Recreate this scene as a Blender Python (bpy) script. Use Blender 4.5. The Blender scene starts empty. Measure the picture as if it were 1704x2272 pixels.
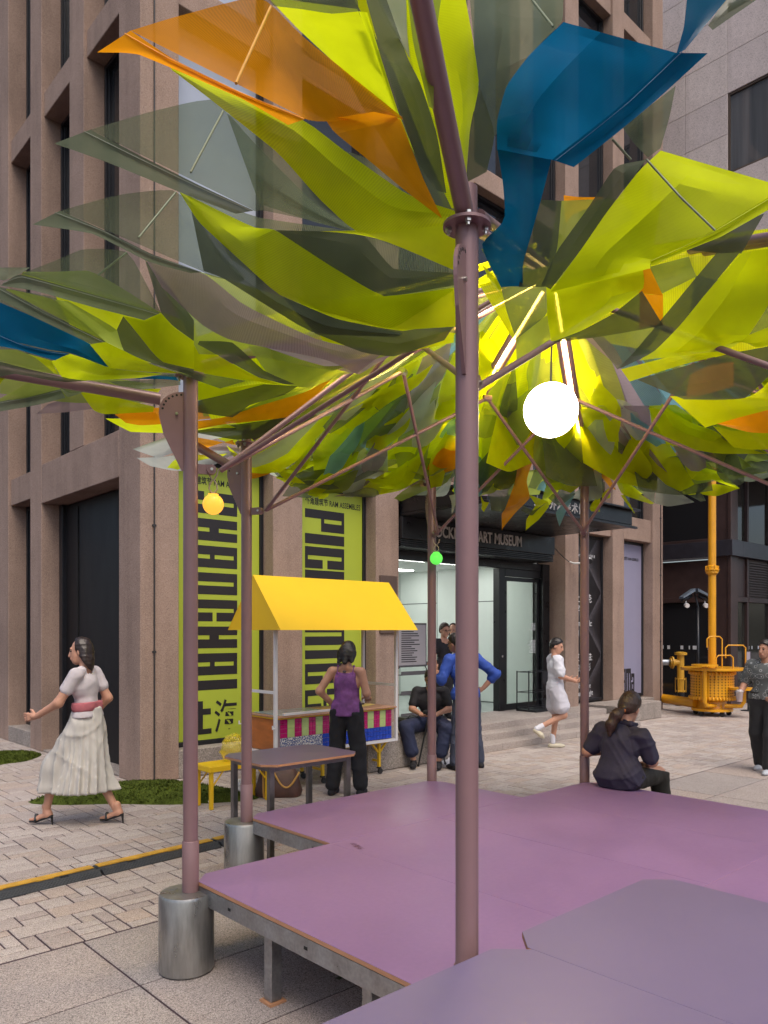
import bpy, math, random
import numpy as np
from mathutils import Vector, Matrix

# ------------------------------------------------------------------ camera, sky, sun, exposure
# World frame: origin at the museum's street corner, +X along its entrance front, +Y into the building, Z up.
scene = bpy.context.scene
TH = math.atan2(1704.0, 1848.0)
CT, ST = math.cos(TH), math.sin(TH)
RIGHT = Vector((CT, -ST, 0)); FWD = Vector((ST, CT, 0))
EYE = 1.75
CAM = -RIGHT*(-2.762) - FWD*8.7 + Vector((0, 0, EYE))
FPX, CXP, HYP = 1704.0, 852.0, 1398.0          # focal length, centre column and horizon row in photo pixels

cam_data = bpy.data.cameras.new('camera')
cam_data.sensor_fit = 'VERTICAL'; cam_data.sensor_height = 32.0; cam_data.lens = 24.0
cam_data.shift_y = (HYP - 1136.0)/2272.0
cam_data.clip_start = 0.05; cam_data.clip_end = 600
cam = bpy.data.objects.new('camera', cam_data); scene.collection.objects.link(cam)
cam.location = CAM; cam.rotation_euler = (math.radians(90), 0, -math.atan2(ST, CT))
scene.camera = cam

SUN_EL, SUN_AZ = 60.0, 202.0                    # soft light from high up over the street, facing the entrance front
world = bpy.data.worlds.new('World'); scene.world = world; world.use_nodes = True
wn = world.node_tree.nodes; wl = world.node_tree.links
wn.clear()
wo = wn.new('ShaderNodeOutputWorld'); wb = wn.new('ShaderNodeBackground'); sky = wn.new('ShaderNodeTexSky')
sky.sky_type = 'NISHITA'; sky.sun_disc = False
sky.sun_elevation = math.radians(SUN_EL); sky.sun_rotation = math.radians(SUN_AZ)
sky.air_density = 1.0; sky.dust_density = 4.0; sky.ozone_density = 1.0
wb.inputs['Strength'].default_value = 0.13
wl.new(sky.outputs['Color'], wb.inputs['Color']); wl.new(wb.outputs[0], wo.inputs['Surface'])
sd = bpy.data.lights.new('sun', 'SUN'); sd.energy = 1.4; sd.angle = math.radians(40); sd.color = (1.0, 0.91, 0.80)
sun = bpy.data.objects.new('sun', sd); scene.collection.objects.link(sun)
_az = math.radians(SUN_AZ); _el = math.radians(SUN_EL)
_dir = Vector((math.sin(_az)*math.cos(_el), math.cos(_az)*math.cos(_el), math.sin(_el)))
sun.rotation_euler = _dir.to_track_quat('Z', 'Y').to_euler(); sun.location = (0, -6, 20)
scene.view_settings.view_transform = 'Standard'; scene.view_settings.look = 'None'
scene.view_settings.gamma = 1.0; scene.view_settings.exposure = 0.46
scene.view_settings.use_curve_mapping = False
scene.render.engine = 'CYCLES'
cy = scene.cycles
cy.max_bounces = 6; cy.diffuse_bounces = 3; cy.glossy_bounces = 3; cy.transmission_bounces = 4; cy.transparent_max_bounces = 10
cy.use_adaptive_sampling = True; cy.adaptive_threshold = 0.03
cy.caustics_reflective = False; cy.caustics_refractive = False; cy.sample_clamp_indirect = 6.0
cy.use_denoising = True
try: cy.denoiser = 'OPENIMAGEDENOISE'
except Exception: pass

random.seed(7)
rng = np.random.default_rng(7)
COL = scene.collection

# ------------------------------------------------------------------ helpers
def cw(X, Y, Z=0.0):
    """camera-frame metres (right, forward, height) -> world"""
    p = CAM + RIGHT*X + FWD*Y
    return Vector((p.x, p.y, Z))
def px(x, y, Y):
    """photo pixel at forward distance Y -> world point"""
    return cw((x - CXP)/FPX*Y, Y, EYE - Y*(y - HYP)/FPX)

class MB:
    def __init__(s): s.v = []; s.f = []; s.m = []
    def add(s, vs, fs, mi=0):
        b = len(s.v); s.v += [tuple(v) for v in vs]; s.f += [tuple(i + b for i in f) for f in fs]; s.m += [mi]*len(fs)
        return s
    def box(s, x0, x1, y0, y1, z0, z1, mi=0, bev=0.0):
        if bev <= 0:
            v = [(x0,y0,z0),(x1,y0,z0),(x1,y1,z0),(x0,y1,z0),(x0,y0,z1),(x1,y0,z1),(x1,y1,z1),(x0,y1,z1)]
            f = [(0,3,2,1),(4,5,6,7),(0,1,5,4),(1,2,6,5),(2,3,7,6),(3,0,4,7)]
            return s.add(v, f, mi)
        b = min(bev, (x1-x0)/2.01, (y1-y0)/2.01, (z1-z0)/2.01)
        pts = []
        for z, i in ((z0, b), (z0+b, 0), (z1-b, 0), (z1, b)):
            xa, xb, ya, yb = x0+i, x1-i, y0+i, y1-i
            c = 0 if i else b
            pts.append([(xa+c,ya,z),(xb-c,ya,z),(xb,ya+c,z),(xb,yb-c,z),(xb-c,yb,z),(xa+c,yb,z),(xa,yb-c,z),(xa,ya+c,z)] if c else
                       [(xa,ya,z),(xb,ya,z),(xb,ya,z),(xb,yb,z),(xb,yb,z),(xa,yb,z),(xa,yb,z),(xa,ya,z)])
        v = [p for r in pts for p in r]; f = []
        for k in range(3):
            for j in range(8):
                f.append((k*8+j, k*8+(j+1) % 8, (k+1)*8+(j+1) % 8, (k+1)*8+j))
        f.append(tuple(range(7, -1, -1))); f.append(tuple(range(24, 32)))
        return s.add(v, f, mi)
    def prism(s, poly, z0, z1, mi=0):
        n = len(poly); v = [(p[0],p[1],z0) for p in poly] + [(p[0],p[1],z1) for p in poly]
        f = [tuple(range(n-1,-1,-1)), tuple(range(n, 2*n))] + [(i,(i+1)%n,n+(i+1)%n,n+i) for i in range(n)]
        return s.add(v, f, mi)
    def extr(s, poly, d, mi=0):
        """3D planar polygon extruded by vector d"""
        n = len(poly); d = Vector(d); v = [Vector(p) for p in poly] + [Vector(p)+d for p in poly]
        f = [tuple(range(n-1,-1,-1)), tuple(range(n, 2*n))] + [(i,(i+1)%n,n+(i+1)%n,n+i) for i in range(n)]
        return s.add(v, f, mi)
    def tube(s, pts, r, n=10, mi=0, caps=True):
        pts = [Vector(p) for p in pts]; rs = r if isinstance(r, (list, tuple)) else [r]*len(pts)
        rings = []; up = None
        for i, p in enumerate(pts):
            t = (pts[min(i+1,len(pts)-1)] - pts[max(i-1,0)]).normalized()
            if up is None:
                up = Vector((0,0,1)) if abs(t.z) < 0.9 else Vector((1,0,0))
            a = t.cross(up).normalized(); up = a.cross(t).normalized(); b = up
            rings.append([p + (a*math.cos(2*math.pi*k/n) + b*math.sin(2*math.pi*k/n))*rs[i] for k in range(n)])
        v = [q for r_ in rings for q in r_]; f = []
        for i in range(len(rings)-1):
            for k in range(n): f.append((i*n+k, i*n+(k+1)%n, (i+1)*n+(k+1)%n, (i+1)*n+k))
        if caps: f.append(tuple(range(n-1,-1,-1))); f.append(tuple(range((len(rings)-1)*n, len(rings)*n)))
        return s.add(v, f, mi)
    def lathe(s, c, prof, n=32, mi=0):
        """prof: list of (r,z) from bottom to top"""
        cx, cy_, cz = c; v = []; f = []
        for r, z in prof:
            for k in range(n): v.append((cx+r*math.cos(2*math.pi*k/n), cy_+r*math.sin(2*math.pi*k/n), cz+z))
        for i in range(len(prof)-1):
            for k in range(n): f.append((i*n+k, i*n+(k+1)%n, (i+1)*n+(k+1)%n, (i+1)*n+k))
        if prof[0][0] > 1e-4: f.append(tuple(range(n-1,-1,-1)))
        if prof[-1][0] > 1e-4: f.append(tuple(range((len(prof)-1)*n, len(prof)*n)))
        return s.add(v, f, mi)
    def beam(s, a, b, w, h, mi=0):
        """rectangular bar from a to b"""
        a = Vector(a); b = Vector(b); t = (b-a).normalized()
        up = Vector((0,0,1)) if abs(t.z) < 0.95 else Vector((0,1,0))
        x = t.cross(up).normalized()*w/2; y = x.cross(t).normalized()*h/2
        v = [a-x-y, a+x-y, a+x+y, a-x+y, b-x-y, b+x-y, b+x+y, b-x+y]
        return s.add(v, [(0,1,2,3),(7,6,5,4),(0,4,5,1),(1,5,6,2),(2,6,7,3),(3,7,4,0)], mi)
    def sphere(s, c, r, nu=24, nv=14, mi=0):
        rx, ry, rz = r if isinstance(r, (list, tuple)) else (r, r, r)
        prof = [(math.sin(math.pi*i/nv), -math.cos(math.pi*i/nv)) for i in range(nv+1)]
        v = []; f = []
        for a, z in prof:
            for k in range(nu): v.append((c[0]+rx*a*math.cos(2*math.pi*k/nu), c[1]+ry*a*math.sin(2*math.pi*k/nu), c[2]+rz*z))
        for i in range(nv):
            for k in range(nu): f.append((i*nu+k, i*nu+(k+1)%nu, (i+1)*nu+(k+1)%nu, (i+1)*nu+k))
        return s.add(v, f, mi)
    def mesh(s, name, mats, smooth=False):
        me = bpy.data.meshes.new(name); me.from_pydata(s.v, [], s.f)
        for m in (mats if isinstance(mats, (list, tuple)) else [mats]): me.materials.append(m)
        if len(me.materials) > 1: me.polygons.foreach_set('material_index', s.m)
        if smooth: me.shade_smooth()
        me.update(); return me
    def build(s, name, mats, parent=None, smooth=False, angle=None):
        o = bpy.data.objects.new(name, s.mesh(name, mats, smooth and angle is None))
        COL.objects.link(o)
        if smooth and angle is not None:
            o.data.shade_smooth(); o.data.set_sharp_from_angle(angle=math.radians(angle))
        if parent is not None: adopt(o, parent)
        return o

def wm(o):
    m = Matrix.LocRotScale(o.location, o.rotation_euler, o.scale)
    return m if o.parent is None else wm(o.parent) @ o.matrix_parent_inverse @ m
def adopt(o, parent):
    o.parent = parent; o.matrix_parent_inverse = wm(parent).inverted()
def thing(name, loc, label, cat, group=None):
    o = bpy.data.objects.new(name, None); COL.objects.link(o); o.location = loc
    o.empty_display_size = 0.1
    return tag(o, label, cat, group)
def tag(o, label, cat, group=None):
    o['label'] = label; o['category'] = cat
    if group: o['group'] = group
    return o
def struct(o): o['kind'] = 'structure'; return o

# ------------------------------------------------------------------ procedural materials
def _mat(name):
    m = bpy.data.materials.new(name); m.use_nodes = True
    nt = m.node_tree; return m, nt, nt.nodes, nt.links, nt.nodes['Principled BSDF']
def mat(name, col, rough=0.5, metal=0.0, var=0.08, scale=6.0, fine=0.0, fscale=120.0, bump=0.0, bscale=60.0, spec=0.5, coat=0.0, stretch=None, rvar=0.0):
    """colour + large soft mottling (var) + fine grain (fine) + bump"""
    m, nt, N, L, P = _mat(name)
    P.inputs['Roughness'].default_value = rough; P.inputs['Metallic'].default_value = metal
    P.inputs['Specular IOR Level'].default_value = spec; P.inputs['Coat Weight'].default_value = coat
    tc = N.new('ShaderNodeTexCoord'); src = tc.outputs['Object']
    if stretch:
        mp = N.new('ShaderNodeMapping'); mp.inputs['Scale'].default_value = stretch; L.new(src, mp.inputs['Vector']); src = mp.outputs[0]
    c = tuple(col) + (1,)
    out = None
    if var > 0:
        n = N.new('ShaderNodeTexNoise'); n.inputs['Scale'].default_value = scale; n.inputs['Detail'].default_value = 6; n.inputs['Roughness'].default_value = 0.62
        L.new(src, n.inputs['Vector'])
        r = N.new('ShaderNodeMapRange'); r.inputs['From Min'].default_value = 0.3; r.inputs['From Max'].default_value = 0.7
        r.inputs['To Min'].default_value = 1-var; r.inputs['To Max'].default_value = 1+var
        L.new(n.outputs['Fac'], r.inputs['Value'])
        mx = N.new('ShaderNodeVectorMath'); mx.operation = 'SCALE'; mx.inputs[0].default_value = col; L.new(r.outputs[0], mx.inputs['Scale'])
        out = mx.outputs[0]
        if rvar > 0:
            r2 = N.new('ShaderNodeMapRange'); r2.inputs['From Min'].default_value = 0.3; r2.inputs['From Max'].default_value = 0.7
            r2.inputs['To Min'].default_value = max(0.02, rough-rvar); r2.inputs['To Max'].default_value = min(1, rough+rvar)
            L.new(n.outputs['Fac'], r2.inputs['Value']); L.new(r2.outputs[0], P.inputs['Roughness'])
    if fine > 0:
        n2 = N.new('ShaderNodeTexNoise'); n2.inputs['Scale'].default_value = fscale; n2.inputs['Detail'].default_value = 3
        L.new(src, n2.inputs['Vector'])
        r = N.new('ShaderNodeMapRange'); r.inputs['From Min'].default_value = 0.32; r.inputs['From Max'].default_value = 0.68
        r.inputs['To Min'].default_value = 1-fine; r.inputs['To Max'].default_value = 1+fine
        L.new(n2.outputs['Fac'], r.inputs['Value'])
        mx = N.new('ShaderNodeVectorMath'); mx.operation = 'SCALE'
        if out is None: mx.inputs[0].default_value = col
        else: L.new(out, mx.inputs[0])
        L.new(r.outputs[0], mx.inputs['Scale']); out = mx.outputs[0]
    if out is None: P.inputs['Base Color'].default_value = c
    else: L.new(out, P.inputs['Base Color'])
    if bump > 0:
        nb = N.new('ShaderNodeTexNoise'); nb.inputs['Scale'].default_value = bscale; nb.inputs['Detail'].default_value = 4; L.new(src, nb.inputs['Vector'])
        b = N.new('ShaderNodeBump'); b.inputs['Strength'].default_value = bump; b.inputs['Distance'].default_value = 0.01
        L.new(nb.outputs['Fac'], b.inputs['Height']); L.new(b.outputs[0], P.inputs['Normal'])
    return m
def emat(name, col, strength, base=0.8):
    m, nt, N, L, P = _mat(name)
    P.inputs['Base Color'].default_value = (base*col[0], base*col[1], base*col[2], 1)
    P.inputs['Emission Color'].default_value = tuple(col)+(1,); P.inputs['Emission Strength'].default_value = strength
    P.inputs['Roughness'].default_value = 0.4
    return m
def granite(name, col, dark, light, amt=0.5, scale=170.0, rough=0.85, var=0.12, stain=0.0):
    """chip-faced aggregate: fine dark and light grains over a mottled ground, faint weather streaks"""
    m, nt, N, L, P = _mat(name)
    P.inputs['Roughness'].default_value = rough; P.inputs['Specular IOR Level'].default_value = 0.3
    tc = N.new('ShaderNodeTexCoord'); src = tc.outputs['Object']
    v = N.new('ShaderNodeTexVoronoi'); v.inputs['Scale'].default_value = scale; L.new(src, v.inputs['Vector'])
    sep = N.new('ShaderNodeSeparateColor'); L.new(v.outputs['Color'], sep.inputs[0])
    cr = N.new('ShaderNodeValToRGB'); cr.color_ramp.interpolation = 'CONSTANT'
    e = cr.color_ramp.elements; e[0].position = 0; e[0].color = tuple(dark)+(1,); e[1].position = 0.22*amt*2; e[1].color = tuple(col)+(1,)
    e2 = e.new(1-0.2*amt*2); e2.color = tuple(light)+(1,)
    L.new(sep.outputs[0], cr.inputs[0])
    n = N.new('ShaderNodeTexNoise'); n.inputs['Scale'].default_value = 1.3; n.inputs['Detail'].default_value = 8; n.inputs['Roughness'].default_value = 0.65
    L.new(src, n.inputs['Vector'])
    r = N.new('ShaderNodeMapRange'); r.inputs['From Min'].default_value = 0.3; r.inputs['From Max'].default_value = 0.7
    r.inputs['To Min'].default_value = 1-var; r.inputs['To Max'].default_value = 1+var; L.new(n.outputs['Fac'], r.inputs['Value'])
    mx = N.new('ShaderNodeVectorMath'); mx.operation = 'SCALE'; L.new(cr.outputs[0], mx.inputs[0]); L.new(r.outputs[0], mx.inputs['Scale'])
    out = mx.outputs[0]
    if stain > 0:
        mp = N.new('ShaderNodeMapping'); mp.inputs['Scale'].default_value = (5, 5, 0.5); L.new(src, mp.inputs['Vector'])
        n3 = N.new('ShaderNodeTexNoise'); n3.inputs['Scale'].default_value = 1.0; n3.inputs['Detail'].default_value = 5; L.new(mp.outputs[0], n3.inputs['Vector'])
        r3 = N.new('ShaderNodeMapRange'); r3.inputs['From Min'].default_value = 0.45; r3.inputs['From Max'].default_value = 0.75
        r3.inputs['To Min'].default_value = 1.0; r3.inputs['To Max'].default_value = 1-stain; L.new(n3.outputs['Fac'], r3.inputs['Value'])
        m3 = N.new('ShaderNodeVectorMath'); m3.operation = 'SCALE'; L.new(out, m3.inputs[0]); L.new(r3.outputs[0], m3.inputs['Scale']); out = m3.outputs[0]
    L.new(out, P.inputs['Base Color'])
    b = N.new('ShaderNodeBump'); b.inputs['Strength'].default_value = 0.35; b.inputs['Distance'].default_value = 0.004
    L.new(v.outputs['Distance'], b.inputs['Height']); L.new(b.outputs[0], P.inputs['Normal'])
    return m
def glass_dark(name, col=(0.012,0.013,0.016), rough=0.04):
    m, nt, N, L, P = _mat(name)
    P.inputs['Base Color'].default_value = tuple(col)+(1,); P.inputs['Roughness'].default_value = rough
    P.inputs['Specular IOR Level'].default_value = 0.6
    tc = N.new('ShaderNodeTexCoord'); n = N.new('ShaderNodeTexNoise'); n.inputs['Scale'].default_value = 1.2; L.new(tc.outputs['Object'], n.inputs['Vector'])
    b = N.new('ShaderNodeBump'); b.inputs['Strength'].default_value = 0.03; b.inputs['Distance'].default_value = 0.05
    L.new(n.outputs['Fac'], b.inputs['Height']); L.new(b.outputs[0], P.inputs['Normal'])
    return m
def glass_clear(name, tint=(0.93,0.97,0.95), refl=0.12):
    m, nt, N, L, P = _mat(name); out = N['Material Output']
    N.remove(P)
    t = N.new('ShaderNodeBsdfTransparent'); t.inputs[0].default_value = tuple(tint)+(1,)
    g = N.new('ShaderNodeBsdfGlossy'); g.inputs['Roughness'].default_value = 0.03
    f = N.new('ShaderNodeFresnel'); f.inputs[0].default_value = 1.45
    mx = N.new('ShaderNodeMixShader'); L.new(f.outputs[0], mx.inputs[0]); L.new(t.outputs[0], mx.inputs[1]); L.new(g.outputs[0], mx.inputs[2])
    L.new(mx.outputs[0], out.inputs['Surface']); return m
def fabric(name, col, open_=0.3, trans=0.66):
    """sheer woven mesh cloth: open weave + reflected + transmitted light"""
    m, nt, N, L, P = _mat(name); out = N['Material Output']; N.remove(P)
    tc = N.new('ShaderNodeTexCoord')
    n = N.new('ShaderNodeTexNoise'); n.inputs['Scale'].default_value = 5.0; n.inputs['Detail'].default_value = 5; L.new(tc.outputs['Object'], n.inputs['Vector'])
    r = N.new('ShaderNodeMapRange'); r.inputs['From Min'].default_value = 0.3; r.inputs['From Max'].default_value = 0.7
    r.inputs['To Min'].default_value = 0.88; r.inputs['To Max'].default_value = 1.12; L.new(n.outputs['Fac'], r.inputs['Value'])
    uvn = N.new('ShaderNodeUVMap')
    w = N.new('ShaderNodeTexWave'); w.inputs['Scale'].default_value = 40.0; w.inputs['Distortion'].default_value = 1.5; w.inputs['Detail'].default_value = 2; w.inputs['Detail Scale'].default_value = 1.2
    L.new(uvn.outputs[0], w.inputs['Vector'])
    r2 = N.new('ShaderNodeMapRange'); r2.inputs['To Min'].default_value = 0.89; r2.inputs['To Max'].default_value = 1.06; L.new(w.outputs['Fac'], r2.inputs['Value'])
    mm = N.new('ShaderNodeMath'); mm.operation = 'MULTIPLY'; L.new(r.outputs[0], mm.inputs[0]); L.new(r2.outputs[0], mm.inputs[1])
    mx = N.new('ShaderNodeVectorMath'); mx.operation = 'SCALE'; mx.inputs[0].default_value = col; L.new(mm.outputs[0], mx.inputs['Scale'])
    d = N.new('ShaderNodeBsdfDiffuse'); t = N.new('ShaderNodeBsdfTranslucent'); tr = N.new('ShaderNodeBsdfTransparent')
    L.new(mx.outputs[0], d.inputs[0]); L.new(mx.outputs[0], t.inputs[0])
    k = 0.55; tr.inputs[0].default_value = tuple(k + (1-k)*c/max(col) for c in col) + (1,)
    a = N.new('ShaderNodeMixShader'); a.inputs[0].default_value = trans; L.new(d.outputs[0], a.inputs[1]); L.new(t.outputs[0], a.inputs[2])
    g = N.new('ShaderNodeBsdfGlossy'); g.inputs['Roughness'].default_value = 0.35; g.inputs[0].default_value = (0.6, 0.6, 0.6, 1)
    lw = N.new('ShaderNodeLayerWeight'); lw.inputs[0].default_value = 0.25
    ml = N.new('ShaderNodeMath'); ml.operation = 'MULTIPLY'; ml.inputs[1].default_value = 0.07; L.new(lw.outputs['Fresnel'], ml.inputs[0])
    a2 = N.new('ShaderNodeMixShader'); L.new(ml.outputs[0], a2.inputs[0]); L.new(a.outputs[0], a2.inputs[1]); L.new(g.outputs[0], a2.inputs[2])
    b = N.new('ShaderNodeMixShader'); b.inputs[0].default_value = open_; L.new(a2.outputs[0], b.inputs[1]); L.new(tr.outputs[0], b.inputs[2])
    L.new(b.outputs[0], out.inputs['Surface']); return m

def text_mesh(body, size, bold=0.0, condense=1.0, extrude=0.0, align='LEFT', spacing=1.0):
    cu = bpy.data.curves.new('lettering', 'FONT'); cu.body = body; cu.size = size; cu.extrude = extrude; cu.offset = bold
    cu.align_x = align; cu.resolution_u = 3; cu.space_character = spacing
    o = bpy.data.objects.new('lettering', cu); COL.objects.link(o)
    dg = bpy.context.evaluated_depsgraph_get(); dg.update()
    me = bpy.data.meshes.new_from_object(o.evaluated_get(dg))
    bpy.data.objects.remove(o); bpy.data.curves.remove(cu)
    co = np.empty(len(me.vertices)*3); me.vertices.foreach_get('co', co); co = co.reshape(-1, 3); co[:, 0] *= condense
    me.vertices.foreach_set('co', co.ravel()); return me
def put_text(name, body, size, origin, ex, ey, material, parent, **kw):
    """lettering lying in the plane spanned by ex (reading direction) and ey (letter up)"""
    me = text_mesh(body, size, **kw)
    ex = Vector(ex).normalized(); ey = Vector(ey).normalized(); ez = ex.cross(ey); o0 = Vector(origin)
    for v in me.vertices:
        c = v.co.copy(); v.co = o0 + ex*c.x + ey*c.y + ez*c.z
    me.materials.clear(); me.materials.append(material)
    o = bpy.data.objects.new(name, me); COL.objects.link(o)
    if parent is not None: adopt(o, parent)
    return o
# ------------------------------------------------------------------ ground
def MATS():
    pass
joint_m = mat('joint_sand', (0.055,0.033,0.042), 0.95, var=0.25, scale=9, fine=0.3, fscale=200)
gb = MB(); gb.box(-60, 60, -60, 60, -0.30, -0.012)
struct(gb.build('ground', mat('ground_bed', (0.20,0.175,0.165), 0.95, var=0.2, scale=3, fine=0.2), None))

# brick-like granite setts in a random coursed bond, and big granite slabs nearer the camera
paver_cols = [(0.385,0.328,0.30),(0.415,0.36,0.33),(0.36,0.305,0.28),(0.435,0.38,0.35),(0.385,0.325,0.285),(0.41,0.335,0.29)]
paver_m = [granite('paver_stone_%d' % i, c, tuple(x*0.55 for x in c), tuple(min(1,x*1.35) for x in c), 0.35, 260, 0.85, 0.13) for i, c in enumerate(paver_cols)]
PB = -3.95                                   # joint line between setts and slabs
pav = MB(); pav.box(-16, 24, PB, 16, -0.06, -0.0045)
pavement = struct(pav.build('pavement', joint_m))
U = 0.092
def setts(x0, x1, y0, y1):
    nx, ny = int(round((x1-x0)/U)), int(round((y1-y0)/U)); occ = np.zeros((nx, ny), bool); out = []
    sizes = [(2,1),(3,1),(2,2),(3,2),(1,2),(1,1),(4,2),(2,1),(3,2),(2,2)]
    for j in range(ny):
        for i in range(nx):
            if occ[i, j]: continue
            random.shuffle(sizes)
            for a, b in sizes + [(1,1)]:
                if i+a <= nx and j+b <= ny and not occ[i:i+a, j:j+b].any():
                    if (a, b) == (1, 1) and random.random() < 0.8 and i+2 <= nx and not occ[i:i+2, j].any(): a = 2
                    occ[i:i+a, j:j+b] = True; out.append((x0+i*U, y0+j*U, a, b)); break
    return out
cells = []
for (a, b, c, d) in ((-11.0, 0.0, PB+0.01, 9.0), (0.0, 15.0, PB+0.01, 0.02), (12.15, 17.0, 0.02, 6.0)):
    cells += setts(a, b, c, d)
def visible(x, y):
    r = Vector((x, y, 0)) - CAM; Y = r.dot(FWD); X = r.dot(RIGHT)
    if Y < 1.0: return None
    return (CXP + FPX*X/Y, HYP + FPX*EYE/Y)
def sett_mesh(a, b, m):
    w, h = a*U/2-0.0055, b*U/2-0.0055
    o = MB(); o.box(-w, w, -h, h, -0.03, 0.0, 0, 0.0022); return o.mesh('paver', m)
near = []
for c in cells:
    p = visible(c[0]+c[2]*U/2, c[1]+c[3]*U/2)
    if p is None or p[0] < -60 or p[0] > 1780: continue
    r = (Vector((c[0], c[1], 0)) - CAM).length
    hidden = (420 < p[0] < 1704 and p[1] > 1850)           # under the deck and tables
    near.append((r + (50 if hidden else 0), c))
near.sort(key=lambda t: t[0]); cache = {}
first = set()
for r, c in near[:300]:
    k = (c[2], c[3], random.randrange(6) if random.random() < 0.8 else 1)
    if k not in cache: cache[k] = sett_mesh(c[2], c[3], paver_m[k[2]])
    o = bpy.data.objects.new('paver', cache[k]); COL.objects.link(o)
    o.location = (c[0]+c[2]*U/2, c[1]+c[3]*U/2, random.uniform(-0.0022, 0.001))
    o.rotation_euler = (random.uniform(-.006,.006), random.uniform(-.006,.006), random.uniform(-.004,.004))
    adopt(o, pavement)
rest = MB()
for r, c in near[300:]:
    z = random.uniform(-0.0022, 0.001); g = 0.0045
    x0, x1, y0, y1 = c[0]+g, c[0]+c[2]*U-g, c[1]+g, c[1]+c[3]*U-g; b = 0.002; t = random.uniform(-.0012,.0012)
    v = [(x0,y0,-0.02),(x1,y0,-0.02),(x1,y1,-0.02),(x0,y1,-0.02),(x0,y0,z-b),(x1,y0,z-b),(x1,y1,z-b),(x0,y1,z-b),(x0+b,y0+b,z),(x1-b,y0+b,z+t),(x1-b,y1-b,z),(x0+b,y1-b,z-t)]
    f = [(8,9,10,11)] + [(i,(i+1)%4,4+(i+1)%4,4+i) for i in range(4)] + [(4+i,4+(i+1)%4,8+(i+1)%4,8+i) for i in range(4)]
    rest.add(v, f, random.randrange(6) if random.random() < 0.8 else 1)
o = rest.build('paver_field', paver_m, pavement); o['kind'] = 'stuff'

slab_cols = [(0.33,0.285,0.265),(0.36,0.30,0.27),(0.31,0.275,0.26)]
slab_m = [granite('slab_granite_%d' % i, c, tuple(x*0.5 for x in c), tuple(min(1,x*1.4) for x in c), 0.5, 240, 0.75, 0.12) for i, c in enumerate(slab_cols)]
walk_b = MB(); walk_b.box(-16, 24, -16, PB, -0.06, -0.005)
walk = struct(walk_b.build('slab_walkway', joint_m))
SL, SW = 1.282, 0.72
x_j = 0.437 - 2.01*0 
# first cross joint stands where the photo shows it
_j = px(188, 2092, EYE*FPX/(2092-HYP)); XJ = _j.x
smesh = []
for m in slab_m:
    b = MB(); b.box(0.006, SL-0.006, -SW+0.006, -0.006, -0.05, 0.0, 0, 0.002); smesh.append(b.mesh('slab', m))
for row in range(8):
    for k in range(-5, 14):
        c = (XJ + k*SL, PB - row*SW)
        q = [visible(c[0]+dx, c[1]-dy) for dx in (0, SL) for dy in (0, SW)]
        q = [p for p in q if p]
        if not q or max(p[0] for p in q) < -300 or min(p[0] for p in q) > 2100: continue
        o = bpy.data.objects.new('slab', random.choice(smesh)); COL.objects.link(o)
        o.location = (c[0], c[1], random.uniform(-0.0015, 0.001)); adopt(o, walk)

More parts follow.
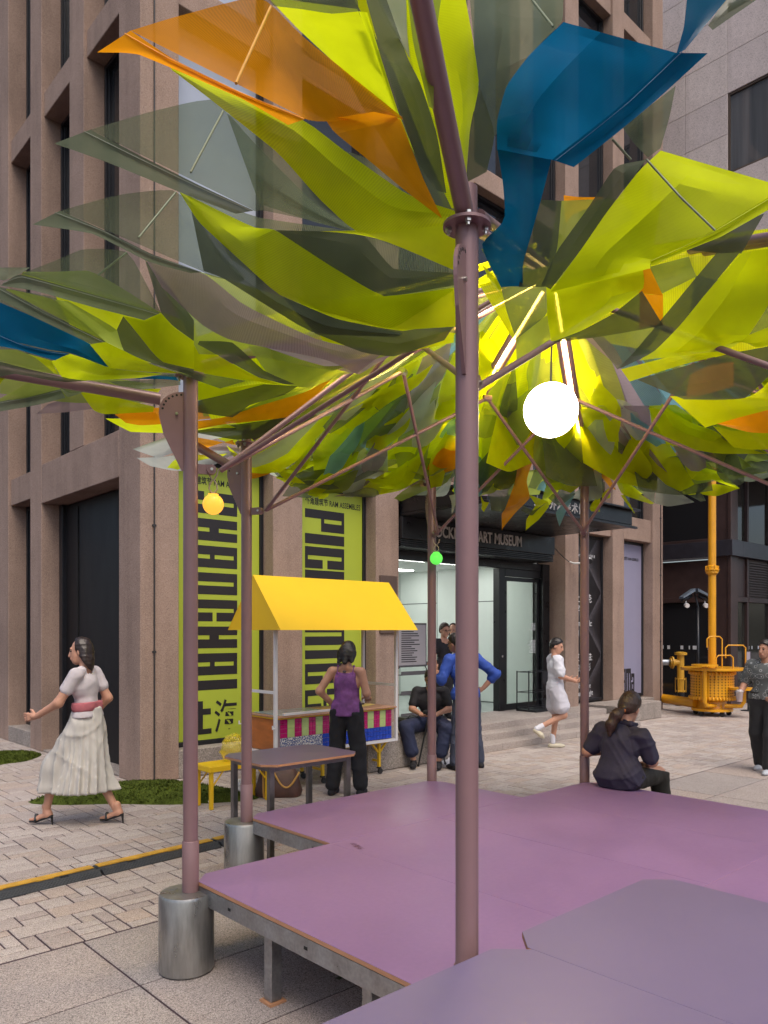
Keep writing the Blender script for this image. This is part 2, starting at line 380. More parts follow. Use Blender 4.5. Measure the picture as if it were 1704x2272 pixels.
# low cable-protector ramps lying across the setts
ramp_blk = mat('ramp_rubber', (0.028,0.031,0.036), 0.6, var=0.25, scale=14, fine=0.2, bump=0.4, bscale=180)
ramp_yel = mat('ramp_yellow', (0.55,0.30,0.03), 0.55, var=0.25, scale=10, fine=0.15, bump=0.3, bscale=160)
stud_m = mat('ramp_stud', (0.05,0.055,0.062), 0.5, var=0.2)
def gz(x, y, z=0.0): return px(x, y, (EYE-z)*FPX/(y-HYP))
ra, rb = gz(0, 1985), gz(500, 1868)
rd = (rb-ra).normalized(); rnv = Vector((-rd.y, rd.x, 0))
total = (gz(600, 1845)-ra).length; start = ra - rd*0.75
labels = ['black and yellow cable ramp at the left picture edge', 'black and yellow cable ramp in front of the walking woman', 'black and yellow cable ramp passing behind the leftmost steel post']
for k in range(3):
    L0 = 0.0; seg = 0.98
    s0 = start + rd*(0.42 + k*1.0)
    t = thing('cable_ramp', s0, labels[k], 'cable ramp', 'cable ramps laid end to end')
    def P3(a, b, z): return s0 + rd*a + rnv*(b*0.78) + Vector((0,0,z))
    body = MB(); prof = [(-0.15,0.004),(-0.085,0.032),(0.085,0.032),(0.15,0.004)]
    v = []
    for a in (0.0, seg):
        v += [P3(a, b, z) for b, z in prof] + [P3(a, 0.15, 0.0), P3(a, -0.15, 0.0)]
    body.add(v, [(0,1,7,6),(1,2,8,7),(2,3,9,8),(3,4,10,9),(4,5,11,10),(5,0,6,11),(0,5,4,3,2,1),(6,7,8,9,10,11)])
    body.box(0,0,0,0,0,0) if False else None
    for q in (-0.05, 0.05):
        body.extr([P3(seg, q-0.02, 0.008), P3(seg, q+0.02, 0.008), P3(seg+0.03, q+0.028, 0.008), P3(seg+0.03, q-0.028, 0.008)], (0,0,0.022))
    body.build('body', ramp_blk, t)
    lid = MB(); lid.extr([P3(0.01, -0.005, 0.033), P3(seg-0.01, -0.005, 0.033), P3(seg-0.01, 0.088, 0.033), P3(0.01, 0.088, 0.033)], (0,0,0.006))
    for q in (0.28, 0.62):
        lid.extr([P3(q-0.06, -0.02, 0.033), P3(q+0.06, -0.02, 0.033), P3(q+0.032, -0.005, 0.033), P3(q-0.032, -0.005, 0.033)], (0,0,0.006))
    lid.build('lid', ramp_yel, t)
    studs = MB()
    for i in range(38):
        for j in range(5):
            a, b = 0.02+i*0.025+(j % 2)*0.012, -0.14+j*0.014
            z = 0.004+(b+0.15)/0.065*0.028
            if b > -0.085: z = 0.032
            studs.extr([P3(a-.006,b-.004,z-.001),P3(a+.006,b-.004,z-.001),P3(a+.006,b+.004,z+.002),P3(a-.006,b+.004,z+.002)], (0,0,0.0025))
    so = studs.build('tread_studs', stud_m, t); so['kind'] = 'stuff'
    for q in (0.24, 0.74):
        hole = MB(); hole.extr([P3(q-.03,-.075,.0335),P3(q+.03,-.075,.0335),P3(q+.03,-.03,.0335),P3(q-.03,-.03,.0335)], (0,0,0.0015))
        hole.build('hand_hole', mat('hole_dark', (0.004,0.004,0.004), 0.9, var=0), t)

# moss mounds against the museum wall
moss_m = mat('moss', (0.055,0.075,0.012), 0.95, var=0.45, scale=7, fine=0.5, fscale=90, bump=0.8, bscale=70, spec=0.1)
def moss(label, c, rx, ry, h, rot, seed, cut=None):
    rr = random.Random(seed); t = thing('moss_patch', (c[0], c[1], 0), label, 'moss', 'moss mounds along the museum wall')
    n, m_ = 40, 14; b = MB(); v = [(c[0], c[1], h)]; f = []
    ph = [rr.uniform(0, 6.28) for _ in range(5)]
    for i in range(1, m_+1):
        q = i/m_
        for k in range(n):
            a = 2*math.pi*k/n
            w = 1+0.16*math.sin(2*a+ph[0])+0.12*math.sin(3*a+ph[1])+0.07*math.sin(5*a+ph[2])
            x, y = rx*w*q*math.cos(a), ry*w*q*math.sin(a)
            xx, yy = c[0]+x*math.cos(rot)-y*math.sin(rot), c[1]+x*math.sin(rot)+y*math.cos(rot)
            z = h*(1-q**2.2)+0.012*math.sin(9*xx+ph[3])*math.cos(8*yy+ph[4])*(1-q)+rr.uniform(-.006,.006)
            if i == m_: z = 0.0
            v.append((xx, yy, max(z, 0.0)))
    for k in range(n): f.append((0, 1+k, 1+(k+1) % n))
    for i in range(m_-1):
        for k in range(n): f.append((1+i*n+k, 1+(i+1)*n+k, 1+(i+1)*n+(k+1) % n, 1+i*n+(k+1) % n))
    b.add(v, f); b.build('moss_bed', moss_m, t, smooth=True)
    tuft = MB()
    for _ in range(2600):
        a = rr.uniform(0, 6.283); q = math.sqrt(rr.random())*0.98
        w = 1+0.16*math.sin(2*a+ph[0])+0.12*math.sin(3*a+ph[1])+0.07*math.sin(5*a+ph[2])
        x, y = rx*w*q*math.cos(a), ry*w*q*math.sin(a)
        xx, yy = c[0]+x*math.cos(rot)-y*math.sin(rot), c[1]+x*math.sin(rot)+y*math.cos(rot)
        z = h*(1-q**2.2)-0.006; d = rr.uniform(0.010,0.022); e = rr.uniform(0, 6.28); hh = rr.uniform(0.012,0.03)
        tuft.add([(xx+d*math.cos(e),yy+d*math.sin(e),z),(xx-d*math.cos(e),yy-d*math.sin(e),z),(xx+rr.uniform(-.015,.015),yy+rr.uniform(-.015,.015),z+hh)], [(0,1,2)], rr.randrange(2))
    o = tuft.build('moss_tufts', [moss_m, mat('moss_light', (0.085,0.11,0.02), 0.95, var=0.4, scale=12, spec=0.1)], t); o['kind'] = 'stuff'
mc = gz(330, 1768); moss('long green moss mound at the foot of the museum corner', (mc.x, mc.y), 0.95, 0.46, 0.16, -0.95+0.25, 3)
mc = gz(8, 1686); moss('green moss mound by the far left windows', (mc.x, mc.y), 0.55, 0.34, 0.10, 0.9, 5)
# ------------------------------------------------------------------ museum building
wall_m = granite('museum_stucco', (0.335,0.235,0.187), (0.25,0.172,0.135), (0.415,0.308,0.255), 0.45, 200, 0.88, 0.14, 0.20)
plinth_m = granite('plinth_granite', (0.31,0.265,0.235), (0.15,0.13,0.115), (0.47,0.42,0.38), 0.5, 170, 0.8, 0.14, 0.15)
step_m = granite('step_granite', (0.37,0.315,0.285), (0.2,0.17,0.155), (0.52,0.46,0.42), 0.45, 200, 0.75, 0.12)
frame_m = mat('frame_black', (0.012,0.013,0.017), 0.38, var=0.2, scale=12)
glass_m = glass_dark('window_glass', (0.02,0.022,0.026))
glass_sky = mat('window_painted_sky', (0.40,0.44,0.53), 0.12, var=0.10, scale=0.8, coat=0.3)  # no blind: the sky's reflection is put into the pane colour
black_m = mat('black_steel', (0.010,0.010,0.012), 0.34, var=0.25, scale=5, rvar=0.1)
door_m = mat('door_black', (0.012,0.0105,0.0115), 0.5, spec=0.22, var=0.3, scale=2.0, stretch=(1,1,0.25), rvar=0.08)

museum = thing('museum_building', (0, 0, 0), 'brown granite-faced museum with tall narrow windows and black entrance canopy', 'building')
TOP = 18.0; RC = 0.22                         # parapet height, window recess
def wbox(name, x0, x1, y0, y1, z0, z1, m=wall_m, bev=0.008, parent=None):
    b = MB(); b.box(x0, x1, y0, y1, z0, z1, 0, bev); return b.build(name, m, parent or museum)
# entrance front (plane y = 0): piers
piers = [(0.0,0.48),(1.81,2.28),(3.60,4.06),(8.38,8.82),(10.05,10.48),(11.67,12.11)]
for i, (a, b) in enumerate(piers):
    if i == 0: continue
    wbox('pier', a, b, 0, 0.62, 0, TOP)
wbox('pier', 0.0, 0.48, 0.0, 0.57, 0, TOP)     # corner pier, shared by both fronts
for a, b in ((5.40,5.78),(7.0,7.38)): wbox('pier', a, b, 0.0, 0.62, 4.1, TOP)
LEV = [(4.12, 9.15), (9.5, 14.2), (14.55, 17.4)]
def window(x0, x1, z0, z1, yy, axis='x', glass=glass_m, muntins=()):
    """recessed black-framed window filling an opening; axis x: front wall, axis y: side wall"""
    def B(mb, a0, a1, d0, d1, zz0, zz1):
        if axis == 'x': mb.box(a0, a1, d0, d1, zz0, zz1, 0, 0.003)
        else: mb.box(d0, d1, a0, a1, zz0, zz1, 0, 0.003)
    fr = MB(); t = 0.055
    B(fr, x0+.002, x0+t, yy, yy+0.10, z0+.002, z1-.002); B(fr, x1-t, x1-.002, yy, yy+0.10, z0+.002, z1-.002)
    B(fr, x0+t, x1-t, yy, yy+0.10, z1-t, z1-.002); B(fr, x0+t, x1-t, yy, yy+0.10, z0+.002, z0+t)
    t2 = t+0.03
    B(fr, x0+t, x0+t2, yy+0.03, yy+0.095, z0+t, z1-t); B(fr, x1-t2, x1-t, yy+0.03, yy+0.095, z0+t, z1-t)
    for m_ in muntins: B(fr, x0+t2, x1-t2, yy+0.03, yy+0.095, m_-0.025, m_+0.025)
    f = fr.build('window', frame_m, museum)
    g = MB(); B(g, x0+t, x1-t, yy+0.06, yy+0.075, z0+t, z1-t); g.build('pane', glass, f)
openings = [(0.48,1.81,3.84),(2.28,3.60,3.76),(8.82,10.05,3.64),(10.48,11.67,3.64)]
for (a, b, top) in openings:
    wbox('window_sill', a, b, -0.03 if a > 8 else 0.0, 0.55, 0.0, 0.30 if a > 8 else 0.33, plinth_m)
    window(a, b, 0.33, top, RC)
    wbox('spandrel', a, b, 0.05, 0.55, top, LEV[0][0])
    for k, (z0, z1) in enumerate(LEV):
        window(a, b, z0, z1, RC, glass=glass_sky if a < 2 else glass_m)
        nz = LEV[k+1][0] if k+1 < len(LEV) else TOP
        wbox('spandrel', a, b, 0.05, 0.55, z1, nz)
for (a, b) in ((4.06,5.40),(5.78,7.0),(7.38,8.38)):
    wbox('spandrel', a, b, 0.05, 0.55, 3.76, LEV[0][0])
    for k, (z0, z1) in enumerate(LEV):
        window(a, b, z0, z1, RC); nz = LEV[k+1][0] if k+1 < len(LEV) else TOP
        wbox('spandrel', a, b, 0.05, 0.55, z1, nz)
# side front (plane x = 0)
spiers = [(1.64,2.13),(3.2,3.67),(4.7,5.2),(6.2,6.7),(7.7,8.2),(9.2,9.7)]
for i, (a, b) in enumerate(spiers):
    wbox('pier', 0.0, 0.62, a, b, 4.13 if i == 0 else 0.0, TOP)
sop = [(0.57,1.64),(2.13,3.2),(3.67,4.7),(5.2,6.2),(6.7,7.7),(8.2,9.2)]
for i, (a, b) in enumerate(sop):
    if i >= 2:
        wbox('window_sill', 0.0, 0.55, a, b, 0.0, 0.24, plinth_m)
        window(a, b, 0.24, 3.72, RC+0.05, 'y'); wbox('spandrel', 0.04, 0.55, a, b, 3.72, 4.13)
    for k, (z0, z1) in enumerate(LEV):
        window(a, b, z0+.01, z1, RC+0.05, 'y'); nz = LEV[k+1][0] if k+1 < len(LEV) else TOP
        wbox('spandrel', 0.04, 0.55, a, b, z1, nz)
wbox('spandrel', 0.0, 0.55, 0.57, 3.2, 3.57, 4.13)
# wide black door below it
dr = MB(); dr.box(0.30, 0.36, 0.60, 3.17, 0.02, 3.55, 0, 0.004)
door = dr.build('door', door_m, museum)
for (a, b) in ((0.60,0.74),(3.05,3.17)):
    wbox('door_jamb', 0.24, 0.31, a, b, 0.0, 3.56, frame_m, 0.004)
b = MB(); b.box(0.285, 0.3, 2.58, 2.60, 0.03, 3.5); b.box(0.285,0.3,0.90,0.915,0.03,3.5); b.build('leaf_seam', mat('seam_dark', (0.003,0.003,0.003), 0.8, var=0), door)
wbox('threshold', 0.02, 0.6, 0.58, 3.19, 0.0, 0.03, plinth_m)
# building mass behind the glass line
core_m = mat('core_dark', (0.05,0.05,0.052), 0.9)
for (x0,x1,y0,y1,z0,z1) in ((0.56,3.65,0.56,12,0.0,TOP-0.05),(8.40,12.0,0.56,12,0.0,TOP-0.05),(3.65,8.40,0.56,12,3.25,TOP-0.05),(3.65,8.40,5.2,12,0,3.25)):
    b = MB(); b.box(x0, x1, y0, y1, z0, z1); b.build('core', core_m, museum)
wbox('flank_wall', 12.0, 12.11, 0.62, 12, 0, TOP)
# vertical cable conduits clipped to the piers
cond = mat('conduit', (0.03,0.028,0.03), 0.6)
for (x, y, z1) in ((0.165,-0.014,9.6),(11.99,-0.014,9.0)):
    b = MB(); b.tube([(x, y, 0.02), (x, y, z1)], 0.009, 8)
    for z in (1.5, 2.95, 4.2, 6.0): b.box(x-0.022, x+0.022, y-0.006, 0.0, z-0.012, z+0.012)
    b.build('conduit', cond, museum)

# entrance: steps, landing, side block
FL = 0.30
wbox('landing', 3.80, 8.80, -0.61, 0.5, 0.0, FL, step_m, 0.006)
for k, (yy, z) in enumerate(((-0.91,0.2),(-1.21,0.1))):
    x = 3.80
    while x < 8.9:
        wx = min(random.choice((0.95,1.05,1.2)), 8.95-x)
        if wx > 0.1: wbox('step_stone', x+.002, x+wx-.002, yy, yy+0.305 if True else 0, 0.0, z, step_m, 0.006)
        x += wx
wbox('entrance_block', 2.35, 3.795, -1.25, -0.02, 0.0, 0.42, plinth_m, 0.012)
wbox('side_plinth', 8.96, 10.6, -0.75, -0.035, 0.0, 0.34, plinth_m, 0.012)
# fascia, canopy
wbox('sign_fascia', 4.07, 7.95, -0.06, 0.5, 3.12, 3.445, black_m, 0.004)
for k in range(4): wbox('fascia_rib', 4.07, 7.95, -0.03-0.0*k, 0.45, 3.0+0.03*k, 3.022+0.03*k, black_m, 0.002)
sign_m = mat('sign_letters', (0.62,0.56,0.52), 0.45, 0.3, var=0.05)
put_text('sign_lettering', 'ROCKBUND ART MUSEUM', 0.25, (4.66, -0.064, 3.20), (1,0,0), (0,0,1), sign_m, museum, condense=0.77, bold=0.004, extrude=0.008)
canopy = MB(); canopy.box(4.10, 7.85, -1.66, 0.02, 3.455, 3.50, 0, 0.004)
cn = canopy.build('canopy', black_m, museum)
for nm, (x0,x1,y0,y1,z0,z1) in (('canopy_front',(4.10,7.85,-1.66,-1.60,3.502,3.73)),('canopy_side',(4.10,4.16,-1.598,0.02,3.502,3.73)),('canopy_side',(7.79,7.85,-1.598,0.02,3.502,3.73)),('canopy_flange',(4.02,7.97,-1.76,0.02,3.732,3.76)),('canopy_flange',(4.06,7.93,-1.72,-1.662,3.44,3.475))):
    b = MB(); b.box(x0,x1,y0,y1,z0,z1,0,0.004); b.build(nm, black_m, cn)
put_text('canopy_lettering', '上海外滩美术馆', 0.175, (5.13, -1.664, 3.535), (1,0,0), (0,0,1), sign_m, cn, condense=1.0, bold=0.002, extrude=0.004, spacing=1.15)
# lobby seen through the open doors
lobby_m = mat('lobby_panel', (0.70,0.76,0.72), 0.35, var=0.03, scale=2)
lobby_f = mat('lobby_floor', (0.36,0.40,0.38), 0.22, var=0.08, scale=3)
lobby = MB(); lobby.box(3.70, 8.25, 0.5, 5.1, FL-0.05, FL-0.002); lobby.build('lobby_floor', lobby_f, museum)
b = MB(); b.box(3.70, 8.25, 0.56, 5.1, 3.02, 3.2); b.build('lobby_ceiling', mat('lobby_ceiling', (0.75,0.78,0.76), 0.6, var=0.02), museum)
lw = MB(); lw.box(8.12, 8.25, 0.56, 5.1, FL, 3.02); lwall = lw.build('lobby_wall', lobby_m, museum)
b = MB(); b.box(3.70, 8.10, 5.0, 5.1, FL, 3.02); b.build('lobby_wall', lobby_m, museum)
b = MB(); b.box(3.66, 3.74, 0.56, 5.0, FL, 3.02); b.build('lobby_wall', lobby_m, museum)
gap = mat('panel_gap', (0.10,0.115,0.11), 0.8, var=0)
for y in (1.18, 2.35, 3.05, 4.2): 
    b = MB(); b.box(8.113, 8.119, y-0.006, y+0.006, FL, 3.0); b.build('panel_joint', gap, lwall)
for (y0, y1) in ((1.2, 2.34), (3.06, 4.19)):
    b = MB(); b.box(8.113, 8.119, y0, y1, 2.32, 2.335); b.box(8.113, 8.119, y0, y1, FL, FL+0.02); b.build('panel_joint', gap, lwall)
    b = MB(); b.tube([(8.105, y1-0.1, 1.32), (8.085, y1-0.1, 1.32)], 0.014, 10); b.build('door_knob', frame_m, lwall)
lamp_m = emat('ceiling_lamp_glow', (1.0,1.0,0.96), 15.0)
for x in (4.6, 5.9, 7.2):
    for y in (1.6, 3.4):
        b = MB(); b.box(x-0.45, x+0.45, y-0.10, y+0.10, 3.008, 3.018); b.build('ceiling_lamp', lamp_m, museum)
# glass door leaves
def leaf(x0, x1, y, z0, z1, t=0.06, name='door_leaf', gl=True):
    f = MB()
    f.box(x0,x0+t,y,y+0.06,z0,z1,0,0.003); f.box(x1-t,x1,y,y+0.06,z0,z1,0,0.003); f.box(x0+t,x1-t,y,y+0.06,z1-t,z1,0,0.003); f.box(x0+t,x1-t,y,y+0.06,z0,z0+t*1.6,0,0.003)
    o = f.build(name, black_m, museum)
    if gl:
        g = MB(); g.add([(x0+t,y+.03,z0+t*1.6),(x1-t,y+.03,z0+t*1.6),(x1-t,y+.03,z1-t),(x0+t,y+.03,z1-t)],[(0,1,2,3)]); g.build('glass', clear_m, o)
    return o
clear_m = glass_clear('clear_glass')
DY = 0.40
wbox('door_header', 4.06, 8.30, DY, DY+0.12, 2.86, 2.995, black_m, 0.003)
wbox('door_header', 7.10, 8.30, DY+0.005, DY+0.11, 2.72, 2.855, black_m, 0.003)
wbox('door_post', 6.92, 7.08, DY, DY+0.14, FL, 2.855, black_m, 0.003)
wbox('door_post', 8.16, 8.37, DY-0.05, DY+0.14, FL, 2.995, black_m, 0.003)
lf = leaf(7.09, 8.15, DY+0.03, FL, 2.71, 0.07)
b = MB(); b.tube([(7.0, DY-0.012, 1.28),(7.0, DY+0.0, 1.28)], 0.022, 12); b.build('lock', mat('chrome', (0.6,0.6,0.6), 0.2, 1.0, var=0), museum)
tiny = mat('vinyl_white', (0.75,0.77,0.76), 0.5, var=0)
for k, (z, w, rows) in enumerate(((1.86,0.20,5),(1.55,0.24,9))):
    for r in range(rows):
        b = MB(); ww = w*random.uniform(0.6,1.0); b.box(8.06-ww, 8.06, DY+0.052, DY+0.054, z-r*0.028, z-r*0.028+0.013); b.build('notice_line', tiny, lf)
# wall camera by the door
wc = thing('wall_camera', (8.82-0.30, -0.02, 3.0), 'white wall camera on a bracket right of the museum doors', 'camera')
wh = mat('white_plastic', (0.72,0.72,0.72), 0.35, var=0.04)
b = MB(); b.tube([(8.50,-0.02,3.03),(8.50,-0.10,3.0),(8.60,-0.26,3.0)], 0.018, 8); b.build('bracket', wh, wc)
b = MB(); b.tube([(8.70,-0.20,3.12),(8.60,-0.38,3.03)], 0.055, 12); b.build('housing', wh, wc)
b = MB(); b.tube([(8.60,-0.382,3.028),(8.592,-0.396,3.021)], 0.047, 12); b.build('lens', frame_m, wc)
b = MB(); b.tube([(8.0,-0.03,3.25),(8.2,-0.05,3.12),(8.45,-0.03,3.03)], 0.008, 6); b.build('cable', frame_m, wc)
# wall plaque behind the stall
b = MB(); b.box(3.66, 4.0, -0.03, -0.001, 1.70, 2.55, 0, 0.006); b.build('plaque', mat('plaque_bronze', (0.13,0.085,0.07), 0.5, 0.3), museum)

# ------------------------------------------------------------------ posters
lime_m = mat('poster_lime', (0.38,0.455,0.04), 0.5, var=0.03, scale=2)
ink_m = mat('poster_ink', (0.016,0.013,0.015), 0.55, var=0.05)
GL = {'H': [(0,.405,0,1),(.595,1,0,1),(.405,.595,.46,.64)],
      'A': [(0,.405,0,1),(.595,1,0,1),(.405,.595,.93,1),(.405,.595,.47,.56)],
      'N': [(0,.405,0,1),(.595,1,0,1),(.405,.595,.93,1)],
      'G': [(0,.405,0,1),(.405,.595,0,.24),(.405,.595,.93,1),(.595,1,0,.52),(.595,1,.595,1)],
      'S': [(0,.405,.46,1),(0,.405,0,.36),(.595,1,0,.54),(.595,1,.64,1),(.405,.595,.93,1),(.405,.595,0,.07),(.405,.595,.46,.54)],
      'P': [(0,.405,0,1),(.595,1,.40,1),(.405,.595,.93,1),(.405,.595,.40,.48)],
      'C': [(0,.405,0,1),(.595,1,0,.44),(.595,1,.56,1),(.405,.595,.93,1),(.405,.595,0,.07)],
      'I': [(0,1,0,1)],
      '&': [(0,.30,0,.45),(0,.3,.55,1),(.3,.7,.93,1),(.7,1,.6,1),(.3,1,.46,.54),(.3,.7,0,.07),(.7,1,0,.40)]}
def big_word(parent, seq, x0, xw, y):
    for ch, z, w in seq:
        b = MB()
        for (a0, a1, h0, h1) in GL[ch]:
            b.box(x0+h0*xw, x0+h1*xw, y-0.0025, y, z-a1*w, z-a0*w)
        b.build('letter', ink_m, parent)
def poster(name, x0, x1, z0, z1, y, m, label):
    t = thing(name, ((x0+x1)/2, y, z0), label, 'poster')
    b = MB(); b.box(x0, x1, y, y+0.006, z0, z1); b.build('sheet', m, t); return t
PY = RC+0.022
p1 = poster('poster', 0.54, 1.752, 0.39, 3.785, PY, lime_m, 'lime green poster nearest the building corner with black lettering ending in two Chinese characters')
big_word(p1, [('S',3.47,.27),('H',3.135,.27),('A',2.80,.27),('N',2.465,.27),('G',2.13,.27),('H',1.795,.27),('A',1.46,.27),('I',1.125,.12)], 0.68, 0.74, PY)
put_text('headline', '外滩建筑节 RAM ASSEMBLES', 0.105, (0.68, PY-0.003, 3.56), (1,0,0), (0,0,1), ink_m, p1, condense=0.72, bold=0.0015)
put_text('character', '海', 0.44, (1.08, PY-0.003, 0.50), (1,0,0), (0,0,1), ink_m, p1, condense=0.80, bold=0.004)
for nm, (a0,a1,h0,h1) in (('stroke',(.70,1.05,.46,.525)),('stroke',(.86,.93,.526,.87)),('stroke',(.931,1.04,.70,.775))):
    b = MB(); b.box(a0,a1,PY-0.0025,PY,h0,h1); b.build(nm, ink_m, p1)
p2 = poster('poster', 2.34, 3.54, 0.39, 3.70, PY, lime_m, 'lime green poster behind the yellow stall roof with black block lettering')
big_word(p2, [('P',3.43,.30),('I',3.09,.14),('C',2.91,.30),('N',2.585,.30),('I',2.25,.14),('N',1.84,.30),('I',1.47,.12),('C',1.28,.28),('&',0.92,.28)], 2.50, 0.70, PY)
put_text('headline', '外滩建筑节 RAM ASSEMBLES', 0.112, (2.50, PY-0.003, 3.50), (1,0,0), (0,0,1), ink_m, p2, condense=0.72, bold=0.0015)
# black exhibition poster with faceted print
m, nt, N, L, P = _mat('poster_facets'); P.inputs['Roughness'].default_value = 0.4
tc = N.new('ShaderNodeTexCoord'); sp = N.new('ShaderNodeSeparateXYZ'); L.new(tc.outputs['Object'], sp.inputs[0])
def mth(op, a, b=None):
    q = N.new('ShaderNodeMath'); q.operation = op
    for i, z in enumerate((a, b)):
        if z is None: continue
        if isinstance(z, (int, float)): q.inputs[i].default_value = z
        else: L.new(z, q.inputs[i])
    return q.outputs[0]
fx = mth('PINGPONG', mth('ADD', mth('MULTIPLY', mth('SUBTRACT', sp.outputs['X'], 8.88), 1.8), 0.0), 1.0); fz = mth('PINGPONG', mth('MULTIPLY', sp.outputs['Z'], 1.6), 1.0)
dd = mth('SUBTRACT', fz, fx); nse = N.new('ShaderNodeTexNoise'); nse.inputs['Scale'].default_value = 130; L.new(tc.outputs['Object'], nse.inputs['Vector'])
gr = mth('MULTIPLY', mth('GREATER_THAN', dd, 0.0), mth('POWER', mth('SUBTRACT', 1.0, mth('ABSOLUTE', dd)), 4.0))
val = mth('ADD', mth('MULTIPLY', gr, mth('MULTIPLY', mth('POWER', nse.outputs['Fac'], 3.0), 2.2)), 0.0)
rmp = N.new('ShaderNodeValToRGB'); rmp.color_ramp.elements[0].color = (0.008,0.007,0.009,1); rmp.color_ramp.elements[1].color = (0.13,0.12,0.14,1); rmp.color_ramp.elements[1].position = 0.55
L.new(val, rmp.inputs[0]); L.new(rmp.outputs[0], P.inputs['Base Color']); facet_m = m
p3 = poster('poster', 8.88, 9.99, 0.36, 3.58, PY, facet_m, 'black exhibition poster with faceted print and white writing behind a steel post')
white_ink = mat('white_ink', (0.72,0.72,0.74), 0.5, var=0)
for body, z, s in (('上海杜克:',2.28,0.19),('字字',2.06,0.19),('Andre dulc:',1.80,0.17),('N',1.60,0.17),('艾 丽 尼兹:',1.12,0.17),('的光 为形',0.92,0.17),('Ma  niz:',0.72,0.15),('Ways in the',0.57,0.15),('Space of Light',0.42,0.15)):
    put_text('writing', body, s, (9.10, PY-0.003, z+0.03), (1,0,0), (0,0,1), white_ink, p3, condense=0.70)
put_text('writing', 'RAM MUSEUM  上海外滩', 0.075, (9.12, PY-0.003, 3.20), (1,0,0), (0,0,1), white_ink, p3, condense=0.8)
lav_m = mat('poster_lavender', (0.27,0.26,0.37), 0.5, var=0.03, scale=2)
p4 = poster('poster', 10.54, 11.61, 0.38, 3.58, PY, lav_m, 'pale lavender poster with a dark block logo at its foot')
put_text('headline', '外滩建筑节 RAM ASSEMBLES', 0.085, (10.72, PY-0.003, 3.24), (1,0,0), (0,0,1), ink_m, p4, condense=0.72, bold=0.0015)
zb = 0.43
for (lx, lw_, h, holes) in ((10.70,0.125,0.40,[(.35,.65,.15,.45),(.35,.65,.6,.75)]),(10.84,0.115,0.50,[(.38,.62,.1,.4),(.38,.62,.52,.85)]),(10.97,0.20,0.50,[(.2,.34,0,.8),(.62,.76,0,.8)]),(11.185,0.13,0.39,[(.35,.65,.15,.4),(.0,.35,.52,.62),(.35,.65,.52,.8)])):
    b = MB(); xs = sorted({0,1}|{q for ho in holes for q in ho[:2]}); zs = sorted({0,1}|{q for ho in holes for q in ho[2:]})
    for i in range(len(xs)-1):
        for j in range(len(zs)-1):
            cxm, czm = (xs[i]+xs[i+1])/2, (zs[j]+zs[j+1])/2
            if any(h0 < cxm < h1 and g0 < czm < g1 for h0,h1,g0,g1 in holes): continue
            b.box(lx+xs[i]*lw_, lx+xs[i+1]*lw_, PY-0.003, PY, zb+zs[j]*h, zb+zs[j+1]*h)
    b.build('logo_letter', ink_m, p4)

# ------------------------------------------------------------------ dark glazed storefront and the stone tower above it
bronze_m = mat('bronze_steel', (0.060,0.036,0.034), 0.42, 0.2, var=0.2, scale=3)
band_m = mat('dark_band', (0.042,0.040,0.052), 0.35, 0.3, var=0.15)
SX, SY = 14.15, -0.60
shop = thing('storefront', (SX, SY, 0), 'dark bronze framed glass storefront at the right behind the yellow pipes', 'building')
def sb(name, x0,x1,y0,y1,z0,z1, m=bronze_m, bev=0.006, parent=None):
    b = MB(); b.box(x0,x1,y0,y1,z0,z1,0,bev); return b.build(name, m, parent or shop)
sb('corner_column', SX, SX+0.42, SY, SY+0.42, 0, 5.9)
sb('column_fin', SX-0.03, SX+0.05, SY-0.03, SY+0.05, 0, 5.9)
sb('band', SX-0.09, SX+0.5, SY-0.09, 9.0, 3.48, 3.85, band_m); sb('band', SX+0.5, 24, SY-0.09, SY+0.5, 3.48, 3.85, band_m)
sb('cornice', SX-0.12, 24, SY-0.12, 9.0, 5.9, 6.1, band_m)
sgl = glass_dark('shop_glass', (0.016,0.017,0.02), 0.05)
gtint = glass_dark('shop_glass_warm', (0.03,0.03,0.026), 0.05)
y = SY+0.42
for k in range(5):
    y1 = y+1.55
    for (z0, z1, m) in ((0.10,2.42,sgl),(3.85,5.9,sgl)): sb('pane', SX+0.10, SX+0.12, y, y1, z0, z1, m, 0)
    sb('spandrel_panel', SX+0.05, SX+0.12, y, y1, 2.54, 3.42); sb('rail', SX+0.02, SX+0.12, y, y1, 2.42, 2.54); sb('rail', SX+0.03, SX+0.13, y, y1, 0.0, 0.10); sb('rail', SX+0.03, SX+0.11, y, y1, 3.85, 3.93)
    sb('mullion', SX+0.04, SX+0.14, y1, y1+0.06, 0, 5.9); y = y1+0.06
x = SX+0.42
for k in range(6):
    x1 = x+(0.62 if k == 0 else 1.3)
    sb('pane', x, x1, SY+0.10, SY+0.12, 0.06, 2.42, gtint, 0); sb('pane', x, x1, SY+0.10, SY+0.12, 3.85, 5.9, gtint, 0)
    sb('rail', x, x1, SY+0.02, SY+0.12, 2.42, 2.54); sb('rail', x, x1, SY+0.02, SY+0.12, 0, 0.06)
    sb('spandrel_panel', x, x1, SY+0.08, SY+0.12, 2.54, 3.48)
    if k > 0:
        for q in range(14): sb('louvre', x, x1, SY+0.03, SY+0.075, 2.58+q*0.062, 2.60+q*0.062, bronze_m, 0)
    sb('mullion', x1, x1+0.09, SY+0.03, SY+0.14, 0, 5.9); x = x1+0.09
vin = mat('glass_sticker', (0.6,0.62,0.66), 0.5, var=0)
for k in range(16):
    yy = SY+0.5+k*0.17
    if random.random() < 0.75: sb('glass_sticker', SX+0.094, SX+0.098, yy, yy+random.choice((0.03,0.07,0.1)), 1.28, 1.37, vin, 0)
